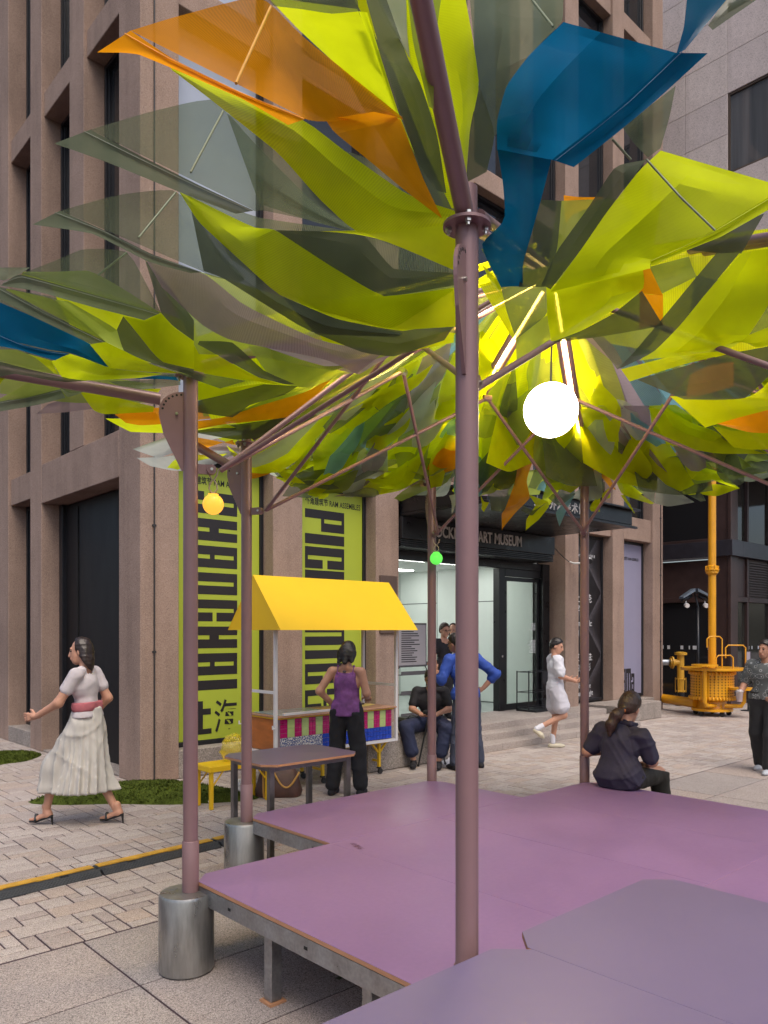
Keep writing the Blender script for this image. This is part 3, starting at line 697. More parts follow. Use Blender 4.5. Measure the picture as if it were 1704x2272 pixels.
for k in range(9):
    xx = SX+0.5+k*0.19
    if random.random() < 0.75: sb('glass_sticker', xx, xx+random.choice((0.04,0.08)), SY+0.094, SY+0.098, 1.28, 1.36, vin, 0)

tower = thing('stone_tower', (SX+0.4, 0, 6.1), 'pale stone clad tower with dark punched windows at the upper right', 'building')
stone_cols = [(0.60,0.53,0.52),(0.63,0.56,0.545),(0.58,0.515,0.51)]
stone_m = [granite('tower_stone_%d' % i, c, tuple(q*0.8 for q in c), tuple(min(1,q*1.12) for q in c), 0.3, 60, 0.85, 0.10, 0.10) for i, c in enumerate(stone_cols)]
b = MB(); b.box(SX+0.09, 24, -4.2, 12, 6.1, 24); b.build('core', mat('tower_joint', (0.16,0.14,0.14), 0.9), tower)
PWY, PHZ, ZB = 1.02, 0.9375, 5.8125
tmesh = {}
for i in range(-3, 11):
    y0 = -0.54 + i*PWY
    for k in range(0, 19):
        z0 = ZB + k*PHZ
        if i in (-1, 3, 6) and k % 4 in (0, 3): continue
        mi = random.randrange(3)
        if mi not in tmesh:
            q = MB(); q.box(0, 0.08, 0.004, PWY-0.004, 0.004, PHZ-0.004, 0, 0.003); tmesh[mi] = q.mesh('panel', stone_m[mi])
        o = bpy.data.objects.new('panel', tmesh[mi]); COL.objects.link(o); o.location = (SX, y0, z0); adopt(o, tower)
tower_glass = mat('tower_glass', (0.10,0.11,0.125), 0.06, var=0.35, scale=1.2, stretch=(1,3,0.1), coat=0.5)  # base colour lightened to paint in the reflected sky
tfr = mat('tower_frame', (0.10,0.075,0.06), 0.5, 0.3)
for i in (-1, 3, 6):
    y0 = -0.54+i*PWY
    for k in (0, 4, 8, 12, 16):
        za, zb_ = ZB+max(0, k-1)*PHZ, ZB+(k+1)*PHZ; t = 0.05; f = MB()
        for (q0,q1,r0,r1) in ((y0,y0+t,za,zb_),(y0+PWY-t,y0+PWY,za,zb_),(y0+t,y0+PWY-t,zb_-t,zb_),(y0+t,y0+PWY-t,za,za+t)): f.box(SX+0.02, SX+0.085, q0, q1, r0, r1)
        w = f.build('window', tfr, tower)
        g = MB(); g.box(SX+0.06, SX+0.082, y0+t, y0+PWY-t, za+t, zb_-t); g.build('pane', tower_glass, w)
# ------------------------------------------------------------------ deck and tables
OX, OY = 0.02, -5.555                         # centre of the pavilion
deck_m = mat('deck_purple', (0.235,0.138,0.28), 0.40, var=0.06, scale=1.3, fine=0.03, fscale=40, spec=0.5, rvar=0.10)
ply_m = mat('ply_edge', (0.46,0.23,0.12), 0.6, var=0.15, scale=20, stretch=(1,1,12))
galv_m = mat('galvanised_steel', (0.34,0.34,0.35), 0.42, 0.85, var=0.25, scale=9, fine=0.1, fscale=60, rvar=0.15)
slot_m = mat('slot_dark', (0.01,0.01,0.01), 0.8, var=0)
DZ = 0.45; DA, DB = 1.90, 0.95
deck = thing('platform_deck', (OX, OY, 0), 'low cross-shaped purple plywood platform on a steel frame', 'platform')
def panel(parent, poly, z, th=0.02, top=deck_m, edge=ply_m, name='panel', lip=0.006):
    b = MB(); n = len(poly)
    v = [(p[0],p[1],z-th) for p in poly]+[(p[0],p[1],z-0.0015) for p in poly]
    c = (sum(p[0] for p in poly)/n, sum(p[1] for p in poly)/n)
    def ins(p):
        d = math.hypot(p[0]-c[0], p[1]-c[1]); k = (d-0.0015)/d; return (c[0]+(p[0]-c[0])*k, c[1]+(p[1]-c[1])*k)
    v += [ins(p)+(z,) for p in poly]
    f0 = [tuple(range(n-1,-1,-1))]+[(i,(i+1)%n,n+(i+1)%n,n+i) for i in range(n)]
    b.add(v, f0, 1)
    b.f += [tuple(range(2*n,3*n))]+[(n+i,n+(i+1)%n,2*n+(i+1)%n,2*n+i) for i in range(n)]; b.m += [0]*(n+1)
    return b.build(name, [top, edge], parent)
g = 0.0012; c_ = 0.09
def R(x0,x1,y0,y1): return [(OX+x0+g,OY+y0+g),(OX+x1-g,OY+y0+g),(OX+x1-g,OY+y1-g),(OX+x0+g,OY+y1-g)]
for sx in (-1, 1):
    # west / east arms with chipped-off corners at the posts
    xo, xi = DA, DB
    pts = [(sx*xi,-DB),(sx*(xo-c_),-DB),(sx*xo,-DB+c_),(sx*xo,DB-c_),(sx*(xo-c_),DB),(sx*xi,DB)]
    pts = [(OX+p[0]+(g if p[0] < 0 else -g)*0, OY+p[1]) for p in pts]
    if sx < 0: pts = pts[::-1]
    panel(deck, pts, DZ)
for sy in (-1, 1):
    pts = [(-DB,sy*(DB+g)),(-DB,sy*(DA-c_)),(-DB+c_,sy*DA),(DB-c_,sy*DA),(DB,sy*(DA-c_)),(DB,sy*(DB+g))]
    pts = [(OX+p[0], OY+p[1]) for p in pts]
    if sy > 0: pts = pts[::-1]
    panel(deck, pts, DZ)
panel(deck, R(-DB, 0, -DB, DB), DZ); panel(deck, R(0, DB, -DB, DB), DZ)
stencil = mat('stencil_ink', (0.10,0.03,0.05), 0.6, var=0)
put_text('stencil', '外滩 01', 0.05, (OX-1.30+0.42, OY+0.72, DZ+0.0012), (0.3,1,0), (-1,0.3,0), stencil, deck, condense=0.9)
edges = [((-DA+.02,-DB+c_),(-DA+.02,DB-c_)),((-DA+c_,DB-.02),(-DB,DB-.02)),((-DB+.02,DB),(-DB+.02,DA-c_)),((-DB+c_,DA-.02),(DB-c_,DA-.02)),
         ((DB-.02,DA-c_),(DB-.02,DB)),((DB,DB-.02),(DA-c_,DB-.02)),((DA-.02,DB-c_),(DA-.02,-DB+c_)),((DA-c_,-DB+.02),(DB,-DB+.02)),
         ((DB-.02,-DB),(DB-.02,-DA+c_)),((DB-c_,-DA+.02),(-DB+c_,-DA+.02)),((-DB+.02,-DA+c_),(-DB+.02,-DB)),((-DB,-DB+.02),(-DA+c_,-DB+.02))]
for (a, b_) in edges:
    A = Vector((OX+a[0],OY+a[1],DZ-0.067)); B = Vector((OX+b_[0],OY+b_[1],DZ-0.067))
    m = MB(); m.beam(A, B, 0.036, 0.086); rail = m.build('edge_rail', galv_m, deck)
    L_ = (B-A).length; t = (B-A).normalized(); nrm = Vector((t.y,-t.x,0)); q = 0.18
    mid = (A+B)/2; 
    if (mid-Vector((OX,OY,mid.z))).dot(nrm) < 0: nrm = -nrm
    while q < L_-0.1:
        c = A+t*q+nrm*0.0185; s_ = MB(); s_.beam(c-t*0.012, c+t*0.012, 0.002, 0.014); s_.build('slot', slot_m, rail); q += 0.62
for (x, y) in ((-1.82,0.30),(-1.82,-0.40),(-1.0,0.86),(-0.86,1.2),(-0.3,1.8),(0.5,1.8),(1.8,0.5),(1.8,-0.5),(-0.5,-1.8),(0.5,-1.8),(0,0),(-1.0,-0.86),(0.9,0.9)):
    m = MB(); m.box(OX+x-.03, OX+x+.03, OY+y-.03, OY+y+.03, 0.012, DZ-0.025, 0, 0.003); lg = m.build('leg', galv_m, deck)
    m = MB(); m.box(OX+x-.045, OX+x+.045, OY+y-.045, OY+y+.045, 0.001, 0.012); m.build('foot_pad', ply_m, lg)
m = MB(); m.beam((OX-1.85,OY-0.55,DZ-.15),(OX+1.8,OY-0.55,DZ-.15),0.04,0.04); m.beam((OX-0.55,OY+1.8,DZ-.16),(OX-0.55,OY-1.8,DZ-.16),0.04,0.04); m.build('cross_rail', galv_m, deck)

tab_m = mat('tabletop_greyviolet', (0.165,0.130,0.222), 0.36, var=0.05, scale=1.5)
steel_m = mat('table_steel', (0.20,0.185,0.18), 0.38, 0.8, var=0.2, scale=12, rvar=0.1)
def table(label, x0, x1, y0, y1, z=0.74, ch=0.09):
    t = thing('side_table', ((x0+x1)/2, (y0+y1)/2, 0), label, 'table', 'grey violet tables round the platform')
    poly = [(x0+ch,y0),(x1-ch,y0),(x1,y0+ch),(x1,y1-ch),(x1-ch,y1),(x0+ch,y1),(x0,y1-ch),(x0,y0+ch)]
    panel(t, poly, z, 0.02, tab_m, ply_m, 'tabletop')
    e = 0.09
    for (x, y) in ((x0+e,y0+e),(x1-e,y0+e),(x1-e,y1-e),(x0+e,y1-e)):
        m = MB(); m.box(x-.022,x+.022,y-.022,y+.022,0.001,z-.022,0,.003); m.build('leg', steel_m, t)
    for (A, B) in (((x0+e,y0+e),(x1-e,y0+e)),((x1-e,y0+e),(x1-e,y1-e)),((x1-e,y1-e),(x0+e,y1-e)),((x0+e,y1-e),(x0+e,y0+e))):
        d = Vector((B[0]-A[0],B[1]-A[1],0)).normalized()*0.023
        m = MB(); m.beam(Vector((A[0],A[1],z-.044))+d, Vector((B[0],B[1],z-.044))-d, 0.038, 0.042); m.build('apron', steel_m, t)
def tz(x, y): return px(x, y, (EYE-0.74)*FPX/(y-HYP))
# back table, beside the handbag
q = [tz(616,1702), tz(478,1676), tz(796,1666), tz(683,1650)]
tx0 = (q[0].x+q[1].x)/2; tx1 = (q[2].x+q[3].x)/2; ty0 = (q[0].y+q[2].y)/2; ty1 = (q[1].y+q[3].y)/2
table('grey violet table standing over the brown handbag', tx0, tx1, ty0, ty1)
# two tables pushed together in the notch nearest the camera
n1 = tz(1453, 1955); 
XR = n1.x+0.045; YT = n1.y+0.045
s1 = tz(1066, 2112); XS = s1.x+0.0
NX1 = tz(1131, 2087).x
table('large grey violet table at the lower right corner, farther from the camera', NX1, NX1+0.98, YT-1.62, YT)
table('grey violet tabletop cut by the bottom edge of the picture', NX1-0.985, NX1-0.0012, tz(1085,2113).y-1.55, tz(1085,2113).y+0.012)

# ------------------------------------------------------------------ pavilion frame
post_m = mat('post_plum', (0.255,0.150,0.152), 0.36, 0.15, var=0.06, scale=3, spec=0.5)
bolt_m = mat('bolt_zinc', (0.55,0.55,0.52), 0.3, 1.0, var=0.05)
drum_m = mat('drum_steel', (0.36,0.355,0.34), 0.38, 0.8, var=0.38, scale=6, stretch=(1,1,0.2), rvar=0.2, fine=0.08, fscale=50)
led_m = emat('led_strip', (1.0,0.66,0.26), 130.0)
pav_root = thing('fabric_pavilion', (OX, OY, 0), 'flower-like pavilion of plum steel posts carrying overlapping green, orange and blue mesh petals', 'pavilion')
PA, PBB = 1.955, 0.965
PP = [(-PA,-PBB),(-PA,PBB),(-PBB,PA),(PBB,PA),(PA,PBB),(PA,-PBB),(PBB,-PA),(-PBB,-PA)]
POSTS = [Vector((OX+a, OY+b_, 0)) for a, b_ in PP]
POSTS[:5] = [cw(0.27,2.5), cw(-1.0,3.97), cw(-0.97,5.42), cw(0.417,6.7), cw(1.737,6.65)]
# posts   # 0 = nearest, 1 = left, 2 = left rear, 3, 4 = rear
CEN = Vector((OX, OY, 0)); ZF = 3.06; APEX = Vector((OX, OY, 3.86))
slopes = [32, 5, 30, 10, 12, 12, 20, 30]
def node(i, t=0.55):
    a = POSTS[i] + Vector((0,0,2.97)); return a.lerp(APEX, t)
for i, p in enumerate(POSTS):
    inw = (CEN-p).normalized(); out = -inw; sd_ = Vector((-inw.y, inw.x, 0))
    m = MB(); m.lathe(p, [(0.0375,0.41 if i in (1,2) else 0.05),(0.0375,ZF)], 28); post = m.build('post', post_m, pav_root, True, 40)
    m = MB(); m.lathe(p, [(0.043,0.403),(0.043,0.66),(0.0405,0.664)], 28); m.build('collar', post_m, post, True, 40)
    m = MB(); m.lathe(p, [(0.078,ZF),(0.078,ZF+0.010)], 28); m.build('flange', post_m, post, True, 40)
    for k in range(4):
        a = math.pi/4+k*math.pi/2; c = p+Vector((math.cos(a)*.06, math.sin(a)*.06, ZF))
        m = MB(); m.tube([c-Vector((0,0,.022)), c-Vector((0,0,.012)), c-Vector((0,0,.0115)), c-Vector((0,0,.001)), c+Vector((0,0,.013)), c+Vector((0,0,.022)), c+Vector((0,0,.0225)), c+Vector((0,0,.032))], [.006,.006,.011,.011,.011,.011,.006,.006], 6); m.build('bolt', bolt_m, post)
    m = MB(); m.lathe(p, [(0.034,ZF+0.010),(0.034,ZF+0.13)], 20); m.build('stub', post_m, post, True, 40)
    if i in (1, 2):
        dc = p + out*0.02
        m = MB(); m.lathe(dc, [(0.132,0.004),(0.14,0.012),(0.14,0.385),(0.132,0.402),(0.0,0.402)], 40); d_ = m.build('base_drum', drum_m, pav_root, True, 35)
        m = MB(); cc = dc+out*0.06+sd_*0.06; m.lathe((cc.x,cc.y,0), [(0.02,0.4025),(0.02,0.405)], 16); m.build('drum_plug', galv_m, d_)
    # perforated hinge plate on the outside of the post
    hz = ZF-0.06
    plate = [(0.03,-0.30),(0.045,-0.30),(0.135,-0.115),(0.155,-0.03)] + [(0.04+0.118*math.cos(math.radians(a)), -0.02+0.105*math.sin(math.radians(a))+0.02) for a in (-5,15,35,55,72,88)] + [(0.03,0.105)]
    m = MB(); m.extr([p+out*r_-sd_*0.006+Vector((0,0,hz-0.13+z)) for r_, z in plate], sd_*0.012); pl = m.build('hinge_plate', post_m, post)
    for a in range(8, 90, 13):
        c = p+out*(0.04+0.10*math.cos(math.radians(a)))+Vector((0,0,hz-0.13+0.09*math.sin(math.radians(a))))
        m = MB(); m.tube([c-sd_*0.0068, c+sd_*0.0068], 0.006, 8); m.build('bolt_hole', slot_m, pl)
    c = p+out*0.07+Vector((0,0,hz-0.14)); m = MB(); m.tube([c-sd_*0.016, c+sd_*0.016], 0.008, 6); m.build('hinge_bolt', bolt_m, pl)
    # outer arm
    sl = math.radians(slopes[i]); A = p+out*(0.15 if i else 0.03)+Vector((0,0,ZF-(0.13 if i in (1,2) else 0.0)+(0.03 if i == 0 else 0)))
    B = A+out*math.cos(sl)*1.05+Vector((0,0,math.sin(sl)*1.05))
    m = MB(); m.tube([A, B], 0.03, 18); m.build('arm', post_m, pav_root, True, 40)
    # roof beam pair with light strip
    A = p+inw*0.03+Vector((0,0,3.11)); 
    for s_ in (-1, 1):
        m = MB(); m.tube([A+sd_*0.035*s_, APEX+sd_*0.03*s_-inw*0.10], 0.019, 12); m.build('roof_beam', post_m, pav_root, True, 40)
    m = MB(); m.beam(A.lerp(APEX,0.25)+Vector((0,0,0.03)), A.lerp(APEX,0.95)+Vector((0,0,0.03)), 0.014, 0.010)
    if i in (1, 2, 3, 4): m.build('light_strip', led_m, pav_root)
    # bracket
    bz = 2.585; br = p+inw*0.105+Vector((0,0,bz))
    m = MB(); m.beam(p+inw*0.036+Vector((0,0,bz)), br, 0.012, 0.05); m.tube([br-sd_*0.02, br+sd_*0.02], 0.025, 12); m.build('bracket', post_m, post)
    m = MB(); m.tube([br-sd_*0.028, br+sd_*0.028], 0.008, 6); m.build('bracket_bolt', bolt_m, post)
    for j in (i-1, i+1):
        N2 = node(j % 8); s0 = br+inw*0.05
        m = MB(); m.tube([s0, N2-Vector((0,0,0.03))], 0.0125, 10); m.build('strut', post_m, pav_root, True, 40)
    if i in (1, 5):
        m = MB(); m.tube([br+inw*0.05, node(i)-Vector((0,0,0.03))], 0.0145, 10); m.build('strut', post_m, pav_root, True, 40)
    nd = node(i)-Vector((0,0,0.03)); m = MB(); m.tube([nd-sd_*0.03, nd+sd_*0.03], 0.022, 10); m.build('node_clamp', bolt_m if i == 2 else post_m, pav_root)
m = MB(); m.lathe(APEX, [(0.10,-0.03),(0.10,0.03)], 24); m.build('crown_ring', post_m, pav_root, True, 40)

# ------------------------------------------------------------------ fabric petals
FC = {'G': (0.66,0.76,0.006), 'S': (0.15,0.18,0.118), 'O': (0.95,0.37,0.006), 'B': (0.004,0.125,0.26), 'M': (0.33,0.255,0.285), 'W': (0.50,0.55,0.50), 'Y': (0.34,0.42,0.08), 'D': (0.098,0.115,0.075), 'C': (0.20,0.42,0.50)}
FC['T'] = FC['S']; FC['P'] = FC['O']
OPEN = {'G': 0.10, 'S': 0.30, 'O': 0.10, 'B': 0.03, 'M': 0.20, 'W': 0.22, 'Y': 0.18, 'D': 0.12, 'C': 0.1, 'T': 0.42, 'P': 0.22}
FM = {k: fabric('cloth_'+n, FC[k], OPEN[k]) for k, n in (('G','lime'),('S','sage'),('O','orange'),('B','blue'),('M','mauve'),('W','pale'),('Y','olive'),('D','darkgreen'),('C','lightblue'),('T','sheer_sage'),('P','sheer_orange'))}
HEM = {k: fabric('hem_'+k, tuple(c*0.9 for c in FC[k]), OPEN[k]*0.35, 0.4) for k in FC}
ZONE = {'R1': (0,0,1.947), 'R2': (852,0,1.947), 'R3': (0,550,1.947), 'R4': (852,550,1.947), 'ZA': (0,560,3.858), 'ZB': (400,760,2.592), 'ZC': (1000,450,2.3565), 'ZD': (1050,900,2.5367), 'ZE': (560,0,2.9625), 'F': (0,0,0.97362)}
def roof_z(x, y):
    dx, dy = x-OX, y-OY; r = math.hypot(dx, dy)
    if r < 2.15: return 3.90-0.385*r
    # outer skirt tips up with the arms: steep towards the camera, nearly level to the left and behind
    c = (dx*-0.72+dy*-0.70)/r
    sl = 0.10+0.42*max(0.0, c)**3
    return 3.07+(r-2.15)*sl
def hit_depth(x, y, dflt):
    k = (x-CXP)/FPX; e = (HYP-y)/FPX; Y = 1.2
    while Y < 8.6:
        p = cw(k*Y, Y); r = math.hypot(p.x-OX, p.y-OY)
        if r < 3.25 and EYE+e*Y >= roof_z(p.x, p.y): return Y
        Y += 0.04
    return dflt
def catmull(pts, n):
    P_ = [np.array(p, float) for p in pts]; P_ = [2*P_[0]-P_[1]]+P_+[2*P_[-1]-P_[-2]]
    out = []; m_ = len(pts)-1
    for i in range(n):
        t = i/(n-1)*m_; k = min(int(t), m_-1); t -= k
        a, b_, c, d = P_[k], P_[k+1], P_[k+2], P_[k+3]
        out.append(0.5*((2*b_)+(c-a)*t+(2*a-5*b_+4*c-d)*t*t+(3*b_-a-3*c+d)*t**3))
    return out
def lin(pts, n):
    out = []; m_ = len(pts)-1
    for i in range(n):
        t = i/(n-1)*m_; k = min(int(t), m_-1); t -= k
        out.append(np.array(pts[k], float)*(1-t)+np.array(pts[k+1], float)*t)
    return out
prng = random.Random(11)
stitch_m = {k: mat('stitch_'+k, tuple(min(1, 0.06+1.0*q) for q in FC[k]), 0.7, var=0) for k in ('S','O','B','G')}
def sheet(pts3, name, m, parent, NA, NB):
    b = MB(); f = []
    for i in range(NA-1):
        for j in range(NB-1): f.append((i*NB+j, i*NB+j+1, (i+1)*NB+j+1, (i+1)*NB+j))
    b.add(pts3, f); o = b.build(name, m, parent, smooth=True, angle=22)
    uv = o.data.uv_layers.new(name='UVMap'); 
    for lp in o.data.loops:
        i, j = divmod(lp.vertex_index, NB); uv.data[lp.index].uv = (i/(NA-1), j/(NB-1))
    return o
def petal(zone, c, e1, e2, d=None, off=0.0, sag=None, hem=False, dflt=6.9, sharp=False):
    zx, zy, zs = ZONE[zone]
    e1 = [(zx+x/zs, zy+y/zs) for x, y in e1]; e2 = [(zx+x/zs, zy+y/zs) for x, y in e2]
    NA, NB = max(8, 4*len(e1)), 7
    kk = 0.0 if sharp else 0.35
    A = [p*(1-kk)+q*kk for p, q in zip(lin(e1, NA), catmull(e1, NA))]; B = [p*(1-kk)+q*kk for p, q in zip(lin(e2, NA), catmull(e2, NA))]
    g_ = np.array([[A[i]*(1-j/(NB-1))+B[i]*(j/(NB-1)) for j in range(NB)] for i in range(NA)])
    a_ = np.linspace(0,1,NA)[:,None]*np.ones((1,NB)); b_ = np.ones((NA,1))*np.linspace(0,1,NB)[None,:]
    if d is None:
        D = np.array([[hit_depth(g_[i,j,0], g_[i,j,1], dflt) for j in range(NB)] for i in range(NA)])
        md = np.median(D); D = np.clip(D, md*0.8, md*1.2)
        Mx = np.stack([np.ones(NA*NB), a_.ravel(), b_.ravel(), (a_*b_).ravel()], 1)
        co, *_ = np.linalg.lstsq(Mx, (1/D).ravel(), rcond=None); D = 1/(Mx@co).reshape(NA,NB)
    elif isinstance(d, (int, float)): D = np.full((NA,NB), float(d))
    else: D = d[0]*(1-a_)+d[1]*a_
    w = float(np.abs(g_[:,0]-g_[:,-1]).mean())*np.median(D)/FPX
    s_ = (prng.uniform(-1,1)*0.22*w if sag is None else sag)
    cr = prng.choice((1/3,0.5,2/3)); tent = np.where(b_ < cr, b_/cr, (1-b_)/(1-cr)); ca = prng.uniform(0.3,0.7); tent2 = np.where(a_ < ca, a_/ca, (1-a_)/(1-ca))
    D = D-off*0.03 + s_*(0.2*np.sin(math.pi*b_)+1.15*tent)*np.sin(math.pi*np.clip(a_,0.05,0.95)) + prng.uniform(-0.12,0.12)*w*tent2*(1-b_) + prng.uniform(-0.10,0.10)*w*np.sin(2*math.pi*a_+prng.uniform(0,6)) + prng.uniform(-0.06,0.06)*w*np.sin(2*math.pi*b_+2*a_)
    pts = [px(g_[i,j,0], g_[i,j,1], float(D[i,j])) for i in range(NA) for j in range(NB)]
    o = sheet(pts, 'hem' if hem else 'petal', (HEM if hem else FM)[c], pav_root, NA, NB)
    if hem:
        for jj in (1,):
            b2 = MB(); b2.tube([pts[i*NB+jj]-FWD*0.003 for i in range(NA)], 0.0012, 5); b2.build('stitching', stitch_m[c], o)
    return o
def rod(zone, pts, d, r=0.006, m=None):
    zx, zy, zs = ZONE[zone]; b = MB(); P3_ = [px(zx+x/zs, zy+y/zs, dd) for (x, y), dd in zip(pts, d)]
    b.tube(P3_, r, 8); b.build('batten', m or batten_m, pav_root)
batten_m = mat('batten', (0.20,0.23,0.14), 0.5, var=0.05)
# --- left outer leaves, nearest first
petal('F','P',[(282,66),(380,36),(560,-8),(650,75),(760,165),(880,262)],[(662,257),(663,258),(665,259),(685,262),(720,262),(835,246)],d=(1.95,2.35),sag=0.06)
petal('F','O',[(282,66),(375,128),(520,200),(663,256)],[(210,113),(300,118),(520,212),(622,270)],d=(1.93,1.86),hem=True,sag=0.01)
petal('ZE','O',[(800,735),(970,780),(1040,960),(1130,1190),(1245,1430)],[(480,785),(540,870),(760,1050),(1000,1250),(1240,1432)],d=(2.3,2.55))
petal('ZE','G',[(690,60),(770,250),(860,520),(960,770)],[(100,-20),(300,190),(560,430),(955,775)],d=(2.05,2.5))
petal('ZE','S',[(100,-30),(300,-30),(520,-20),(690,-20)],[(140,40),(320,60),(520,90),(700,75)],d=2.0)
petal('ZE','G',[(755,80),(830,330),(960,740),(1090,1060)],[(700,75),(790,330),(920,690),(1000,880)],d=(2.15,2.5))
petal('F','G',[(365,142),(520,205),(660,262),(750,330),(880,420),(990,458)],[(372,152),(455,215),(600,330),(690,430),(780,505),(990,482)],d=(2.15,2.6))
petal('F','G',[(690,500),(850,495),(990,478)],[(790,505),(880,540),(995,590)],d=(2.6,2.7))
petal('ZE','D',[(745,-10),(820,260),(960,700),(1080,1050),(1200,1250)],[(880,-10),(1020,380),(1110,560),(1215,890),(1275,1270)],d=(2.0,2.6))
petal('ZE','W',[(830,-10),(900,130),(1025,370)],[(1010,-10),(1015,200),(1035,380)],d=2.1)
petal('ZE','G',[(1010,-10),(1040,380),(1150,680),(1300,1000),(1390,1230)],[(1400,-10),(1450,260),(1490,560),(1430,860),(1400,1230)],d=(2.2,2.75))
petal('ZE','Y',[(1020,-10),(1060,300),(1160,700)],[(1240,-10),(1200,300),(1190,720)],d=2.15)
petal('R2','S',[(370,-10),(385,150),(410,350),(470,600)],[(775,-10),(768,95),(630,240),(500,560)],d=(2.3,2.6))
petal('ZE','D',[(1490,560),(1430,850),(1405,1200)],[(1500,580),(1592,880),(1540,1130)],d=2.55)
petal('F','T',[(195,280),(330,240),(460,215),(560,320),(680,440),(780,505)],[(547,454),(549,455),(550,456),(570,455),(680,478),(775,507)],d=(2.4,2.75),sag=0.05)
petal('F','S',[(195,280),(300,335),(430,400),(548,455)],[(117,310),(230,350),(400,420),(510,462)],d=(2.38,2.3),hem=True,sag=0.01)
petal('F','T',[(130,455),(260,420),(385,412),(470,540),(530,600)],[(434,585),(436,586),(437,587),(460,598),(520,610)],d=(2.8,3.0),sag=0.05)
petal('F','S',[(130,455),(230,500),(330,550),(437,588)],[(70,485),(200,505),(320,565),(412,590)],d=(2.78,2.7),hem=True,sag=0.01)
petal('F','G',[(390,414),(545,490),(595,497),(715,570),(830,640),(990,620)],[(388,416),(430,480),(500,545),(600,635),(690,670),(850,710)],d=(2.7,3.0))
petal('F','D',[(595,497),(780,505),(850,580),(990,590)],[(600,500),(715,575),(830,640),(990,615)],d=(2.8,2.9))
petal('F','D',[(405,415),(500,545),(610,640),(730,690),(870,720)],[(440,585),(480,600),(560,650),(680,720),(860,728)],d=(2.8,3.1))
petal('F','G',[(680,665),(830,640),(990,625)],[(690,672),(850,712),(990,705)],d=3.0)
petal('F','D',[(610,640),(730,690),(870,715),(990,690)],[(680,720),(780,760),(850,770),(960,735)],d=(3.1,3.2))
petal('R3','M',[(630,50),(880,110),(1060,250),(1380,400),(1659,450)],[(700,170),(870,330),(1000,400),(1400,480),(1540,545)],d=(3.0,3.3))
petal('ZA','S',[(-20,130),(150,128),(260,130)],[(-20,230),(40,240),(180,180)])
petal('ZA','T',[(190,180),(500,60),(720,-30),(1100,0),(1380,518)],[(1368,519),(1370,520),(1374,522),(1378,523),(1382,525)],d=(3.05,3.2),sag=0.05)
petal('ZA','Y',[(200,165),(480,165),(740,155),(860,200),(1100,340),(1370,515)],[(180,195),(400,260),(600,310),(800,360),(1050,440),(1365,520)],d=(3.15,3.2))
petal('ZA','S',[(30,265),(170,190),(700,330),(1370,520)],[(5,285),(300,330),(800,470),(1235,580)],d=(3.05,3.0),hem=True,sag=0.01)
petal('ZA','Y',[(60,310),(450,400),(700,590),(905,765)],[(50,320),(350,480),(600,610),(900,770)],d=(3.2,3.3))
petal('ZA','S',[(-20,290),(350,490),(650,640),(905,765)],[(-20,390),(250,530),(600,700),(780,785)],d=(3.15,3.15),hem=True,sag=0.01)
petal('ZA','B',[(-20,420),(250,535),(600,700),(780,790),(930,980)],[(-20,690),(150,770),(400,830),(600,860),(900,975)],d=(3.3,3.5))
petal('ZA','B',[(-20,690),(200,790),(400,840),(590,865)],[(-20,800),(150,830),(350,890),(470,925)],d=3.3,hem=True,sag=0.01)
petal('ZA','G',[(770,790),(920,775),(1080,850),(1300,960),(1540,1035)],[(920,970),(950,990),(1100,1010),(1300,1025),(1530,1036)],d=(3.45,3.6))
petal('ZA','Y',[(590,420),(1000,660),(1060,830),(1400,970),(1650,1060)],[(460,400),(800,700),(930,780),(1100,860),(1540,1030)],d=(3.25,3.6))
petal('ZA','D',[(1055,545),(1200,720),(1340,890),(1660,1000)],[(1000,660),(1060,840),(1250,930),(1650,1060)],d=(3.25,3.5))
petal('ZA','G',[(1240,580),(1380,525),(1480,640),(1660,760)],[(1060,548),(1310,860),(1400,940),(1660,1000)],d=(3.2,3.4))
petal('ZA','D',[(1240,60),(1450,300),(1660,580)],[(1380,520),(1480,630),(1660,760)],d=(3.1,3.3))
petal('ZA','G',[(600,868),(800,930),(1000,1000),(1400,1040)],[(440,930),(540,1080),(700,1098),(1200,1075)],d=(3.5,3.8))
petal('ZA','Y',[(-20,830),(150,835),(300,900),(460,1030)],[(-20,920),(150,960),(300,1000),(450,1040)],d=3.5)
petal('ZA','G',[(240,870),(350,900),(440,925)],[(430,1020),(470,1035),(500,1045)],d=3.55)
petal('ZA','D',[(-20,930),(250,1000),(600,1080),(760,1100)],[(-20,1070),(130,1040),(400,1090),(560,1110)],d=3.6)
petal('ZA','G',[(-20,1070),(50,1045),(100,1035)],[(-20,1160),(20,1100),(60,1060)],d=3.7)
petal('ZA','Y',[(-20,1260),(150,1170),(300,1080),(470,1110)],[(-20,1280),(200,1250),(400,1200),(510,1165)],d=4.2)
petal('ZA','S',[(-20,1280),(300,1220),(520,1170)],[(-20,1365),(300,1310),(560,1245)],d=4.2,hem=True,sag=0.01)
petal('ZA','S',[(480,1120),(620,1130),(750,1170)],[(520,1170),(580,1240),(680,1210)],d=4.3)
petal('ZA','G',[(750,1190),(950,1230),(1150,1280),(1320,1320)],[(690,1200),(800,1350),(900,1385),(1310,1365)],d=(4.3,4.4))
petal('ZA','M',[(410,1300),(560,1250),(700,1220)],[(310,1383),(550,1370),(790,1340)],d=4.6)
petal('ZA','O',[(980,1385),(1150,1370),(1330,1370)],[(1080,1460),(1200,1480),(1390,1470)],d=4.8)
petal('ZA','S',[(1540,1040),(1300,1090),(930,1105)],[(1545,1135),(1300,1165),(1120,1180)],d=4.3)
petal('ZA','B',[(1130,1085),(1300,1060),(1480,1040)],[(1200,1085),(1400,1085),(1550,1100)],d=4.2)
